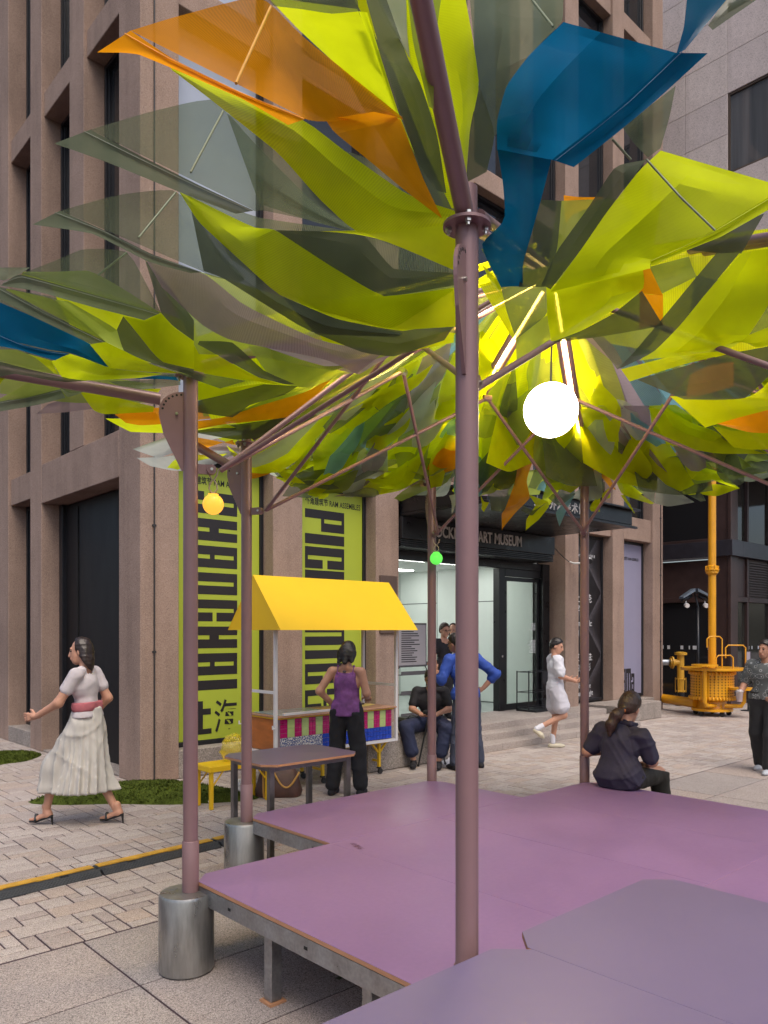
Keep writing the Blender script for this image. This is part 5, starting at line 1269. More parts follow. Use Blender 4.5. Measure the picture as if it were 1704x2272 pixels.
def crumple(name, c, r, m, label, seed, cat='bag', sq=(1,1,1), sub=3, amp=0.3):
    rr = random.Random(seed); b = MB(); nu, nv = 26, 16; v=[]; f=[]
    ph=[[rr.uniform(-1,1)*7 for _ in range(3)]+[rr.uniform(0,6)] for _ in range(9)]
    for i in range(nv+1):
        for k in range(nu):
            a=math.pi*i/nv; d=Vector((math.sin(a)*math.cos(2*math.pi*k/nu),math.sin(a)*math.sin(2*math.pi*k/nu),-math.cos(a)))
            q=sum(abs(math.sin(p[0]*d.x+p[1]*d.y+p[2]*d.z+p[3])) for p in ph)/9-0.6
            rad=r*(1+amp*2*q); z=c[2]+d.z*rad*sq[2]
            v.append((c[0]+d.x*rad*sq[0],c[1]+d.y*rad*sq[1],max(z,c[2]-r*sq[2]*0.9)))
    for i in range(nv):
        for k in range(nu): f.append((i*nu+k,i*nu+(k+1)%nu,(i+1)*nu+(k+1)%nu,(i+1)*nu+k))
    b.add(v,f); o=b.build(name,m,None,True,50); tag(o,label,cat); return o
m, nt, N, L, P = _mat('bag_yellow_film'); P.inputs['Base Color'].default_value=(0.85,0.68,0.02,1); P.inputs['Roughness'].default_value=0.18; P.inputs['Alpha'].default_value=0.38; P.inputs['Specular IOR Level'].default_value=1.0; bagy=m
m, nt, N, L, P = _mat('bag_white_film'); P.inputs['Base Color'].default_value=(0.8,0.8,0.82,1); P.inputs['Roughness'].default_value=0.2; P.inputs['Alpha'].default_value=0.45; P.inputs['Specular IOR Level'].default_value=0.8; bagw=m
bc = px(517,1652,7.35); crumple('plastic_bag',(x0+0.38,y0+0.16,BZ+0.125),0.135,bagy,'translucent yellow plastic bag standing on the yellow bench',4,sq=(1,0.9,1.0),amp=0.6)
wb_ = gz(545,1763); crumple('plastic_bag',(wb_.x,wb_.y,0.085),0.10,bagw,'clear white plastic bag on the paving under the table',9,sq=(1.2,1,0.9),amp=0.6)
mk = gz(463,1781)
for k,(dx,rot,lab) in enumerate(((0,0.75,'blue and white marker pen lying nearest the yellow bench leg'),(0.045,0.4,'second marker pen lying on the paving beside the first'))):
    c = mk+RIGHT*dx+FWD*(-0.03*k); d=Vector((math.cos(rot+0.7),math.sin(rot+0.7),0)); t=thing('marker_pen',c,lab,'pen')
    q=MB(); q.tube([c-d*.06+Vector((0,0,.011)),c+d*.03+Vector((0,0,.011))],.0105,10); q.build('barrel',papw,t)
    q=MB(); q.tube([c+d*.0305+Vector((0,0,.011)),c+d*.07+Vector((0,0,.011))],.0115,10); q.build('cap',tile_blu if k==0 else mat('pen_dark',(0.02,0.05,0.12),0.4),t)
# brown handbag under the table
hb = gz(628,1768); leather = mat('bag_leather',(0.085,0.038,0.028),0.5,var=0.25,scale=10,bump=0.15,bscale=40); strap = mat('bag_strap',(0.52,0.27,0.06),0.5,var=0.15)
hb = Vector((hb.x,hb.y+0.08,0)); bag = thing('handbag',hb,'brown leather handbag with tan handles under the grey violet table','bag')
def bp(a,d,z): return hb+RIGHT*a+FWD*d+Vector((0,0,z))
v=[];f=[];n=24
prof=[(0.0,1.0,1.0),(0.06,1.05,1.08),(0.14,0.98,0.95),(0.22,0.86,0.7),(0.28,0.74,0.35),(0.30,0.70,0.22)]
for z,sx_,sy_ in prof:
    for k in range(n):
        a=2*math.pi*k/n; ca,sa=math.cos(a),math.sin(a)
        X=0.235*sx_*math.copysign(abs(ca)**0.6,ca); Y_=0.12*sy_*math.copysign(abs(sa)**0.7,sa)
        v.append(bp(X+0.006*math.sin(5*a+z*30),Y_+0.006*math.cos(4*a+z*22),z+0.004))
for i in range(len(prof)-1):
    for k in range(n): f.append((i*n+k,i*n+(k+1)%n,(i+1)*n+(k+1)%n,(i+1)*n+k))
f.append(tuple(range(n-1,-1,-1))); f.append(tuple(range((len(prof)-1)*n,len(prof)*n)))
q=MB(); q.add(v,f); q.build('body',leather,bag,True,50)
for (xa,yo,dr) in ((-0.12,-0.11,0),(0.09,0.09,1)):
    q=MB(); pts=[]
    for i in range(15):
        t=i/14; a=math.pi*t
        if dr==0: pts.append(bp(xa-0.03*math.sin(a)+0.10*t-0.02,yo-0.03-0.03*math.sin(a),0.29-0.285*math.sin(a)*0.98+0.0))
        else: pts.append(bp(xa-0.13+0.27*t,-0.10-0.02*math.sin(a),0.27-0.16*math.sin(a)))
    q.tube(pts,0.011,8); q.build('handle',strap,bag,True)
q=MB(); q.sphere(bp(0.03,0,0.32),(0.075,0.05,0.05),14,8); q.build('tissue',papw,bag,True)
# papers on the paving by the tripod
pc = gz(1005,1690); paper('paper_sheet',(pc.x,pc.y),0.55,0.32,0.9,papw,'white paper sheet on the paving by the camera tripod',0.001,0.02)
lf_ = gz(757,2168); leafm = mat('dead_leaf',(0.06,0.07,0.03),0.8)
paper('fallen_leaf',(lf_.x,lf_.y),0.07,0.03,0.3,leafm,'small fallen leaf on the slab under the platform',0.002,0.01,'leaf')

# ------------------------------------------------------------------ photo tripod and camera bag
tri_m = mat('tripod_black',(0.014,0.014,0.016),0.4,var=0.1)
f1, f2, f3 = gz(928,1701), gz(988,1697), gz(930,1668)
tc_ = (f1+f2)/2+FWD*0.12; hub = Vector((tc_.x,tc_.y,0.78)); trip = thing('tripod',(tc_.x,tc_.y,0),'black photo tripod standing behind a rear post','tripod')
for k,f_ in enumerate((f1,f2,tc_+FWD*0.36)):
    f_=Vector((f_.x,f_.y,0.015)); q=MB(); q.tube([hub,hub.lerp(f_,.5)],.016,10); q.tube([hub.lerp(f_,.48),f_],.011,10); lg=q.build('leg',tri_m,trip)
    q=MB(); q.sphere((f_.x,f_.y,0.017),.017,10,8); q.build('rubber_foot',tri_m,lg,True)
q=MB(); q.tube([hub-Vector((0,0,.05)),hub+Vector((0,0,.30))],.014,10); q.tube([hub-Vector((0,0,.02)),hub+Vector((0,0,.03))],.03,12); q.build('centre_column',tri_m,trip)
q=MB(); c=hub+Vector((0,0,.34)); q.box(c.x-.06,c.x+.06,c.y-.04,c.y+.04,c.z-.04,c.z+.05,0,.01); q.tube([c-FWD*.04,c-FWD*.13],.03,14); q.build('camera_head',tri_m,trip)
cb = px(905,1592,10.55); q=MB(); q.box(cb.x-.17,cb.x+.17,cb.y-.12,cb.y+.12,0.421,0.56,0,.03); q.tube([(cb.x-.1,cb.y-.1,.56),(cb.x-.05,cb.y-.11,.60),(cb.x+.08,cb.y-.1,.56)],.008,6)
tag(q.build('camera_bag',tri_m),'black camera bag on the granite block beside the seated man','bag')

# ------------------------------------------------------------------ entrance furniture
gm = mat('stand_grey',(0.11,0.105,0.115),0.45,0.3); 
sg = Vector((4.52,0.18,0.30)); stand = thing('notice_stand',sg,'grey notice board on a wire leaflet stand inside the museum door','notice board')
q=MB(); q.box(4.16,4.82,0.16,0.18,1.18,1.86,0,.004); q.build('board',gm,stand); q=MB(); q.box(4.19,4.79,0.155,0.159,1.21,1.83); bd=q.build('notice',mat('notice_grey',(0.34,0.32,0.34),0.6,var=0.03),stand)
for r in range(15):
    q=MB(); w=random.uniform(.2,.42); q.box(4.26,4.26+w,0.1525,0.1545,1.72-r*.033,1.734-r*.033); q.build('notice_line',ink_m,bd)
for x in (4.2,4.82):
    q=MB(); q.tube([(x,0.17,0.30),(x,0.17,1.15),(x-.03 if x>4.5 else x+.03,0.17,1.18)],.009,8); q.build('upright',frame_m,stand)
for z in (0.42,0.76,1.06):
    q=MB(); q.box(4.2,4.82,0.10,0.22,z,z+.012); q.box(4.2,4.82,0.095,0.10,z,z+.06); q.build('shelf',gm,stand)
bp_ = Vector((5.03,0.25,0.30)); bar_ = thing('barrier_post',bp_,'dark grey barrier post beside the notice board','barrier post')
q=MB(); q.lathe(bp_,[(0.16,0.0),(0.16,0.02),(0.03,0.035)],24); q.build('foot',gm,bar_,True,35); q=MB(); q.tube([bp_+Vector((0,0,.03)),bp_+Vector((0,0,.86))],.028,14); q.build('pole',gm,bar_,True,35)
q=MB(); q.box(bp_.x-.04,bp_.x+.04,bp_.y-.04,bp_.y+.04,1.16,1.28,0,.006); q.build('head',gm,bar_); q=MB(); q.box(4.6,bp_.x-.042,bp_.y-.003,bp_.y+.003,1.19,1.25); q.build('belt',gm,bar_)
um = Vector((7.55,0.12,0.30)); rack = thing('umbrella_rack',um,'black wire umbrella rack against the right glass door','rack')
x0,x1,y0,y1 = 7.22,7.98,-0.02,0.24
q=MB()
for (x,y) in ((x0,y0),(x1,y0),(x1,y1),(x0,y1)): q.box(x-.008,x+.008,y-.008,y+.008,0.30,1.02)
rk=q.build('frame_posts',frame_m,rack); rk['kind']='stuff'
for z in (0.36,0.64,1.0):
    for (a,b_) in (((x0,y0),(x1,y0)),((x1,y0),(x1,y1)),((x1,y1),(x0,y1)),((x0,y1),(x0,y0))):
        q=MB(); q.beam((a[0],a[1],z),(b_[0],b_[1],z),.012,.012); q.build('rail',frame_m,rack)
for i in range(12):
    q=MB(); x=x0+.25+i*.045; q.tube([(x,y0-.13,.33),(x,y0-.1,.50),(x,y0-.02,.52)],.006,6); q.build('hoop',frame_m,rack)
q=MB(); q.box(x0,x1+.0,y0-.16,y1,.303,.335,0,.003); q.build('tray',frame_m,rack); q=MB(); q.box(7.62,7.97,y0-.012,y0-.009,.78,1.0); q.build('panel',frame_m,rack)

# ------------------------------------------------------------------ yellow pump-like pipe sculpture
py_m = mat('pipe_yellow',(0.72,0.33,0.006),0.34,var=0.08,scale=4,coat=0.2)
hole_m = mat('perforation',(0.025,0.012,0.004),0.9,var=0)
pc_ = cw(6.75,15.8); pcx,pcy = pc_.x,pc_.y
pump = thing('pipe_sculpture',(pcx,pcy,0),'yellow pipe sculpture with perforated drum, round trays and a tall pipe','sculpture')
def pp(a,d,z): return Vector((pcx,pcy,0))+RIGHT*a+FWD*d+Vector((0,0,z))
q=MB(); q.lathe((pcx,pcy,0),[(.40,.10),(.40,.15),(.30,.155),(.27,.30),(.33,.36)],40); q.build('foot',py_m,pump,True,35)
for a in range(5):
    ang=a*1.2566+.4; c=(pcx+.33*math.cos(ang),pcy+.33*math.sin(ang)); q=MB(); q.tube([(c[0]-.02,c[1],.05),(c[0]+.02,c[1],.05)],.05,14); q.box(c[0]-.03,c[0]+.03,c[1]-.03,c[1]+.03,.085,.10); q.build('caster',cas_m,pump)
q=MB(); q.lathe((pcx,pcy,0),[(.42,.34),(.42,.90)],48); drum=q.build('drum',py_m,pump,True,35)
for z in (.36,.88):
    q=MB(); n=40
    for k in range(n):
        a=2*math.pi*k/n; q.sphere((pcx+.435*math.cos(a),pcy+.435*math.sin(a),z),(.026,.026,.04),8,6)
    o=q.build('rivet_ring',py_m,drum,True); o['kind']='stuff'
q=MB()
for k in range(36):
    a=2*math.pi*k/36
    for r in range(8):
        z=.42+r*.056; c=Vector((pcx+.4205*math.cos(a),pcy+.4205*math.sin(a),z)); n_=Vector((math.cos(a),math.sin(a),0)); q.tube([c-n_*.004,c+n_*.0015],.0135,8)
o=q.build('perforations',hole_m,drum); o['kind']='stuff'
q=MB(); q.lathe((pcx,pcy,0),[(.0,.93),(.60,.93),(.605,.945),(.60,.985),(.0,.985)],56); q.build('round_tray',py_m,pump,True,35)
tl=pp(-.34,-.45,0); q=MB(); q.lathe((tl.x,tl.y,0),[(.0,1.03),(.25,1.03),(.25,1.065),(.0,1.065)],40); q.build('round_tray',py_m,pump,True,35)
tr_=pp(.42,-.50,0); q=MB(); q.lathe((tr_.x,tr_.y,0),[(.0,.56),(.265,.56),(.265,.60),(.0,.60)],40); q.build('round_tray',py_m,pump,True,35)
for (c,zt_,dx) in ((tl,1.03,.20),(tr_,.56,-.22)):
    i_=c+RIGHT*dx+FWD*.12
    q=MB(); q.tube([(c.x,c.y,zt_),(c.x,c.y,.32),Vector((c.x,c.y,.235)).lerp(Vector((i_.x,i_.y,.225)),.18),Vector((i_.x,i_.y,.225)),Vector((i_.x,i_.y,.225))+(i_-c)*.4],.042,14); q.build('tray_pipe',py_m,pump,True,60)
q=MB(); q.lathe((pcx,pcy,0),[(.077,.985),(.077,5.05)],28); q.build('tall_pipe',py_m,pump,True,35)
for z in (2.98,5.1):
    q=MB(); q.lathe((pcx,pcy,0),[(.08,z-.10),(.12,z-.06),(.12,z-.02),(.14,z),(.14,z+.012),(.12,z+.02),(.12,z+.08),(.08,z+.10)],28); q.build('pipe_flange',py_m,pump,True,35)
    for k in range(8):
        a=k*math.pi/4; q=MB(); q.beam((pcx+.08*math.cos(a),pcy+.08*math.sin(a),z+.03),(pcx+.138*math.cos(a),pcy+.138*math.sin(a),z+.03),.01,.12); q.build('gusset',py_m,pump)
q=MB(); q.tube([pp(0,0,5.0),pp(0,0,5.45),pp(-.03,0,5.60),pp(-.12,.02,5.70),pp(-.26,.05,5.70),pp(-.5,.1,5.60),pp(-.9,.2,5.25),pp(-1.6,.4,4.9),pp(-2.6,.8,4.6)],.085,18); q.build('hose_elbow',py_m,pump,True,60)
for (a,d,h,w,dn) in ((-.28,-.42,.62,.30,.22),(.10,-.40,.46,.40,.26),(-.12,-.47,.26,.34,.50)):
    z=1.0 if a<-.2 else .985; q=MB(); q.tube([pp(a+w,d,z),pp(a+w,d,z+h-.05),pp(a+w-.05,d,z+h),pp(a+.05,d,z+h),pp(a,d,z+h-.05),pp(a,d,z+h-dn)],.014,10); q.build('tap_pipe',py_m,pump,True,60)
# low horizontal pipe with feet running left behind the museum pier
q=MB(); q.tube([pp(-.30,.05,.24),(13.2,2.0,.24)],.10,20); q.build('low_pipe',py_m,pump,True,35)
fp=Vector((pp(-.3,.05,0).x*.55+13.2*.45, pp(-.3,.05,0).y*.55+2.0*.45,0)); q=MB(); q.lathe((fp.x,fp.y,0),[(.10,.002),(.10,.16),(.085,.17)],24); q.build('pipe_foot',py_m,pump,True,35)
# valve elbow on its own stand
vp=cw(6.875,17.8); vl=thing('pipe_valve',(vp.x,vp.y,0),'yellow flanged pipe elbow with bolted sight glass left of the sculpture','sculpture')
def vv(a,d,z): return Vector((vp.x,vp.y,0))+RIGHT*a+FWD*d+Vector((0,0,z))
py2=mat('pipe_yellow_pale',(0.62,0.33,0.03),0.4,var=0.1)
q=MB(); q.lathe((vp.x,vp.y,0),[(.085,.12),(.085,.33)],20); q.build('dark_base',frame_m,vl,True,35); q=MB(); q.lathe((vp.x,vp.y,0),[(.12,.0),(.12,.03),(.05,.04),(.05,.125)],20); q.build('foot',frame_m,vl,True,35)
VZ=-.18
q=MB(); q.lathe((vp.x,vp.y,VZ),[(.10,.50),(.10,.535),(.075,.54),(.08,.78),(.10,.785),(.10,.81),(.08,.815),(.08,1.35),(.14,1.355),(.14,1.41),(.06,1.43)],28); q.build('riser',py2,vl,True,35)
q=MB(); q.tube([vv(-.02,0,1.0),vv(-.18,0,1.0),vv(-.181,0,1.0),vv(-.215,0,1.0),vv(-.216,0,1.0),vv(-.25,0,1.0)],[.075,.075,.14,.14,.10,.10],24); q.build('side_outlet',py2,vl,True,35)
for k in range(6):
    a=k*math.pi/3; q=MB(); c=Vector((vp.x+.115*math.cos(a),vp.y+.115*math.sin(a),0)); q.tube([c+Vector((0,0,.31)),c+Vector((0,0,.65))],.008,6); q.build('tie_rod',py2,vl)
q=MB(); q.tube([vv(-.26,0,1.0),vv(-.75,.45,1.0)],.07,16); q.build('duct',mat('duct_grey',(0.42,0.45,0.5),0.3,0.6),vl,True)
# camera mast
mp_=cw(6.95,17.0); mast=thing('camera_mast',(mp_.x,mp_.y,0),'black mast with two grey surveillance cameras in front of the storefront','camera')
q=MB(); q.tube([(mp_.x,mp_.y,0),(mp_.x,mp_.y,2.25)],.028,12); q.build('pole',frame_m,mast,True); q=MB(); q.lathe((mp_.x,mp_.y,0),[(.10,0),(.10,.02),(.03,.03)],16); q.build('foot_plate',frame_m,mast)
camg=mat('camera_housing',(0.16,0.20,0.25),0.35,0.3)
for s_ in (-1,1):
    c0=Vector((mp_.x,mp_.y,2.60))-RIGHT*0.08; tip=c0+RIGHT*.33*s_-FWD*.10-Vector((0,0,.16)); c0=c0+RIGHT*.03*s_
    q=MB(); d=(tip-c0); w=FWD*.13; up_=Vector((0,0,.07))
    q.add([c0-w,c0+w,tip+w,tip-w,c0-w+up_,c0+w+up_,tip+w+up_*.6,tip-w+up_*.6],[(3,2,1,0),(4,5,6,7),(0,1,5,4),(1,2,6,5),(2,3,7,6),(3,0,4,7)]); q.build('sun_hood',camg,mast)
    q=MB(); q.tube([c0-Vector((0,0,.06))+d*.15,c0+d*.95-Vector((0,0,.06))],.045,12); q.build('camera_body',frame_m,mast,True)
    q=MB(); lc=c0+d*.6-Vector((0,0,.20)); q.tube([lc,lc-FWD*.09-Vector((0,0,.02))],.05,12); q.beam(lc+Vector((0,0,.1)),lc,.02,.02); q.build('spot_lamp',wh,mast)
q=MB(); q.beam((mp_.x,mp_.y,2.25),(mp_.x-RIGHT.x*.08,mp_.y-RIGHT.y*.08,2.6),.03,.03); q.build('head_bracket',frame_m,mast)
# sign stand by the storefront door
ss=gz(1660,1577); sst=thing('sign_stand',(ss.x,ss.y,0),'slim black sign stand with a small grey panel by the storefront door','sign')
q=MB(); q.lathe((ss.x,ss.y,0),[(.15,0),(.15,.012),(.02,.02)],24); q.build('foot',frame_m,sst,True,35); q=MB(); q.tube([(ss.x,ss.y,.02),(ss.x,ss.y,.95)],.018,10); q.build('pole',frame_m,sst)
c=Vector((ss.x,ss.y,1.12)); q=MB(); q.beam(c-RIGHT*.05,c+RIGHT*.05,.02,.36); q.build('panel_frame',frame_m,sst); c=c-FWD*.0115; q=MB(); q.beam(c-RIGHT*.038,c+RIGHT*.038,.004,.32); q.build('panel',mat('sign_panel',(0.36,0.31,0.38),0.5),sst)
# ------------------------------------------------------------------ people: continuous surfaces grown from implicit limbs
def s_cap(a, b, ra, rb, flat=None):
    return ('c', np.array(a,float), np.array(b,float), ra, rb, flat)
def s_ell(c, r, R_=None): return ('e', np.array(c,float), np.array(r,float), R_)
def d_prim(p, P_):
    if p[0] == 'c':
        _, a, b, ra, rb, fl = p; q = P_-a
        if fl is not None:
            ax, k = fl; ax = np.array(ax,float); q = q+(q@ax)[:,None]*(k-1)*ax[None,:]
        ba = b-a; l2 = max(ba@ba, 1e-9); h = np.clip(q@ba/l2, 0, 1)
        return np.linalg.norm(q-h[:,None]*ba[None,:], axis=1)-(ra+(rb-ra)*h)
    _, c, r, R_ = p; q = P_-c
    if R_ is not None: q = q@R_
    k0 = np.linalg.norm(q/r, axis=1); k1 = np.linalg.norm(q/(r*r), axis=1)
    return k0*(k0-1)/np.maximum(k1, 1e-6)
def bounds(p):
    if p[0] == 'c':
        r = max(p[3], p[4]); return np.minimum(p[1],p[2])-r, np.maximum(p[1],p[2])+r
    r = p[2].max(); return p[1]-r, p[1]+r
def grow(prims, res, k=0.03, cuts=(), wrinkle=0.0, seed=0, wfreq=28.0, holes=(), pleat=None):
    """surface nets over a smooth union of prims, cut by half-spaces (point, normal)"""
    lo = np.min([bounds(p)[0] for p in prims], axis=0)-res*3; hi = np.max([bounds(p)[1] for p in prims], axis=0)+res*3
    n = np.ceil((hi-lo)/res).astype(int)+1
    ax = [lo[i]+np.arange(n[i])*res for i in range(3)]
    G = np.stack(np.meshgrid(*ax, indexing='ij'), -1).reshape(-1, 3)
    D = None
    for p in prims:
        d = d_prim(p, G)
        if D is None: D = d
        else:
            h = np.clip(0.5+0.5*(D-d)/k, 0, 1); D = D*(1-h)+d*h-k*h*(1-h)
    for p in holes: D = np.maximum(D, -d_prim(p, G))
    if wrinkle > 0:
        r_ = np.random.default_rng(seed); w = 0
        for _ in range(4):
            v = r_.normal(size=3); v[2] *= 1.5; v /= np.linalg.norm(v); v *= wfreq*r_.uniform(0.45,1.3); u2 = r_.normal(size=3)*7
            w = w+(1-np.abs(np.sin(G@v+1.8*np.sin(G@u2)+r_.uniform(0,6))))**2.5
        D = D-wrinkle*(w/4-0.25)*1.5
    if pleat is not None:
        (x0,y0), n_p, amp, zt, zb = pleat; th_ = np.arctan2(G[:,1]-y0, G[:,0]-x0); f_ = np.clip((zt-G[:,2])/(zt-zb),0,1)
        D = D+amp*f_*(np.abs(np.sin(n_p*th_*0.5+1.2*np.sin(2.3*th_)+2.0*f_))-0.5)
    for pt, nm in cuts: D = np.maximum(D, (G-np.array(pt,float))@np.array(nm,float))
    F_ = D.reshape(n); S = F_ < 0
    act = np.zeros(n-1, int); 
    cs = [(i,j,k_) for i in (0,1) for j in (0,1) for k_ in (0,1)]
    sl = lambda c: tuple(slice(c[i], n[i]-1+c[i]) for i in range(3))
    for c in cs: act += S[sl(c)]
    mask = (act > 0) & (act < 8); idx = -np.ones(n-1, int); cells_ = np.argwhere(mask); idx[mask] = np.arange(len(cells_))
    pos = np.zeros((len(cells_),3)); cnt = np.zeros(len(cells_))
    for c in cs:
        for a in range(3):
            if c[a]: continue
            c2 = list(c); c2[a] = 1
            f0 = F_[sl(c)][mask]; f1 = F_[sl(tuple(c2))][mask]; x = (f0 < 0) != (f1 < 0)
            t = np.where(x, f0/np.where(np.abs(f0-f1) < 1e-12, 1, f0-f1), 0)
            q = np.tile(np.array(c,float), (len(cells_),1)); q[:,a] = t
            pos += q*x[:,None]; cnt += x
    V = lo+(cells_+pos/np.maximum(cnt,1)[:,None])*res
    faces = []
    for a in range(3):
        b, c = (a+1)%3, (a+2)%3
        s0 = [slice(None)]*3; s1 = [slice(None)]*3; s0[a] = slice(0,-1); s1[a] = slice(1,None)
        X = S[tuple(s0)] != S[tuple(s1)]
        e = np.argwhere(X); e = e[(e[:,b] > 0)&(e[:,c] > 0)&(e[:,b] < n[b]-1)&(e[:,c] < n[c]-1)]
        if not len(e): continue
        def at(db, dc):
            q = e.copy(); q[:,b] -= db; q[:,c] -= dc; return idx[q[:,0],q[:,1],q[:,2]]
        Q = np.stack([at(1,1), at(0,1), at(0,0), at(1,0)], 1)
        flip = ~S[tuple(s0)][e[:,0],e[:,1],e[:,2]]
        Q[flip] = Q[flip][:, ::-1]; faces.append(Q)
    return V, np.concatenate(faces)
def nrm(v): v = np.array(v,float); return v/np.linalg.norm(v)
def surf(parts, name, m, root, M4, parent):
    """join several grown surfaces into one mesh object"""
    b = MB()
    for V, Fq in parts:
        W = V@np.array(M4.to_3x3()).T+np.array(M4.translation); b.add([tuple(x) for x in W], [tuple(int(i) for i in q) for q in Fq])
    return b.build(name, m, parent, True)
skin_m = mat('skin',(0.52,0.27,0.18),0.5,var=0.06,scale=20); skin2_m = mat('skin_tan',(0.40,0.20,0.13),0.5,var=0.06,scale=20)
hair_m = mat('hair_black',(0.014,0.010,0.009),0.38,var=0.4,scale=60,stretch=(1,1,0.15),bump=0.5,bscale=120); hair_b = mat('hair_brown',(0.045,0.022,0.012),0.38,var=0.5,scale=60,stretch=(1,1,0.15),bump=0.5,bscale=120)
eye_m = mat('eye_dark',(0.012,0.01,0.01),0.3,var=0); lip_m = mat('lips',(0.36,0.11,0.09),0.5,var=0)
def hand(w, d, palm_n, side, curl=0.5, s=1.0, thumb_in=0.3):
    """palm and five unequal fingers; d: pointing direction, palm_n: palm facing, side: +1 thumb toward cross(d,palm)"""
    w = np.array(w,float); d = nrm(d); pn = nrm(np.array(palm_n,float)-d*np.dot(palm_n,d)); lat = np.cross(d, pn)*side
    pr = []
    base = w+d*0.045*s
    pr.append(s_cap(w-d*0.02, w+d*0.03*s, 0.024*s, 0.027*s))
    for q in (-0.5, 0, 0.5): pr.append(s_cap(w+d*0.02*s+lat*q*0.034*s, w+d*0.085*s+lat*q*0.044*s, 0.015*s, 0.0125*s))
    for i, (off, ln) in enumerate(((0.5,0.072),(0.17,0.08),(-0.17,0.074),(-0.5,0.058))):
        p0 = w+d*0.085*s+lat*off*0.062*s; a = curl*0.9
        d1 = d*math.cos(a)+pn*math.sin(a); p1 = p0+d1*ln*0.48*s
        d2 = d*math.cos(2.1*a)+pn*math.sin(2.1*a); p2 = p1+d2*ln*0.32*s
        d3 = d*math.cos(2.9*a)+pn*math.sin(2.9*a); p3 = p2+d3*ln*0.26*s
        pr += [s_cap(p0-d*0.01,p1,0.0095*s,0.0088*s), s_cap(p1,p2,0.0088*s,0.008*s), s_cap(p2,p3,0.008*s,0.0068*s)]
    t0 = w+d*0.022*s+lat*0.028*s; t1 = t0+(lat*0.75+d*0.6+pn*thumb_in)*0.034*s; t2 = t1+(lat*0.25+d*0.8+pn*thumb_in*1.6)*0.032*s
    pr += [s_cap(t0,t1,0.013*s,0.011*s), s_cap(t1,t2,0.0105*s,0.008*s)]
    return pr
def make_person(label, loc, yaw, J, look, name='person', holds=None):
    """J: joints in body space (x right, y forward, z up); look: dict of materials and garment shapes"""
    root = thing(name, loc, label, 'person'); M4 = Matrix.Translation(Vector(loc)) @ Matrix.Rotation(yaw, 4, 'Z')
    sk = look.get('skin', skin_m); bw = look.get('build', 1.0); rs = look.get('res', 0.013); fa = (0,1,0)
    j = {k: np.array(v,float) for k, v in J.items()}
    pel, che, nec, hed = j['pelvis'], j['chest'], j['neck'], j['head']
    up = nrm(nec-pel); hr = j.get('hipdir', np.array([1,0,0.])); shl, shr = j['shl'], j['shr']; sd = nrm(shr-shl); ff = nrm(np.cross(up, sd)) if 'fwd' not in j else j['fwd']
    fl = (tuple(ff), 1.35)
    wai = pel*0.55+che*0.45
    torso = lambda e: [s_cap(pel-sd*0.055*bw, pel+sd*0.055*bw, 0.115*bw+e, 0.115*bw+e, (tuple(ff),1.18)), s_cap(pel, wai, 0.118*bw+e, 0.108*bw+e, fl), s_cap(wai, che, 0.11*bw+e, 0.128*bw+e, fl),
        s_cap(che-sd*0.04, che+sd*0.04, 0.12*bw+e, 0.12*bw+e, fl), s_cap(che, nec-up*0.06, 0.112*bw+e, 0.05+e, fl), s_cap(nec-up*0.035, shl, 0.036+e*.6, 0.046*bw+e*.8), s_cap(nec-up*0.035, shr, 0.036+e*.6, 0.046*bw+e*.8)]
    def arm(S, s_, e=0.0, t=2.0):
        el, wr = j['el'+s_], j['wr'+s_]; out = []
        if t <= 1: out.append(s_cap(S, S+(el-S)*t, 0.05*bw+e, (0.05-0.008*t)*bw+e))
        else:
            u_ = t-1; out += [s_cap(S, el, 0.048*bw+e, 0.040*bw+e), s_cap(el, el+(wr-el)*u_, 0.040*bw+e, (0.040-0.013*u_)*bw+e)]
        return out
    def leg(s_, e=0.0, t=2.0, wide=0.0, wk=0.0):
        hp, kn, an = j['hip'+s_], j['kn'+s_], j['an'+s_]; out = []
        if t <= 1: out.append(s_cap(hp, hp+(kn-hp)*t, 0.084*bw+e, (0.084-0.022*t)*bw+e+wide*t))
        else:
            u_ = t-1; out += [s_cap(hp, kn, 0.084*bw+e, 0.058*bw+e+wk), s_cap(kn, kn+(an-kn)*u_, 0.056*bw+e+wk, (0.056-0.02*u_)*bw+e+wide)]
        return out
    # ---- body: one continuous figure
    body = torso(-0.012)+arm(shl,'l')+arm(shr,'r')+leg('l',-0.004)+leg('r',-0.004)+[s_cap(nec-up*0.02, hed-nrm(hed-nec)*0.05, 0.05, 0.047)]
    parts = [grow(body, rs, 0.03)]
    hf = nrm(j.get('face', ff)); hu = nrm(j.get('headup', hed-nec)); hu = nrm(hu-hf*np.dot(hu,hf)); hx = np.cross(hf, hu); HR = np.stack([hx, hf, hu], 1)
    hs = look.get('head', 0.93)
    def hp_(x,y,z): return hed+(hx*x+hf*y+hu*z)*hs
    head = [s_ell(hp_(0,-.012,.05), np.array([.074,.092,.088])*hs, HR), s_ell(hp_(0,.028,-.015), np.array([.060,.066,.092])*hs, HR), s_ell(hp_(0,.05,-.075), np.array([.042,.038,.036])*hs, HR),
            s_cap(hp_(0,.092,.03), hp_(0,.108,-.022), .009*hs, .0145*hs), s_cap(hp_(-.03,.083,.045), hp_(.03,.083,.045), .011*hs, .011*hs), s_cap(hp_(-.018,.088,-.052),hp_(.018,.088,-.052),.010*hs,.010*hs),
            s_ell(hp_(-.074,-.005,.0), np.array([.012,.022,.034])*hs, HR), s_ell(hp_(.074,-.005,.0), np.array([.012,.022,.034])*hs, HR), s_cap(hed-nrm(hed-nec)*0.10, hp_(0,-.02,-.03), .047, .05)]
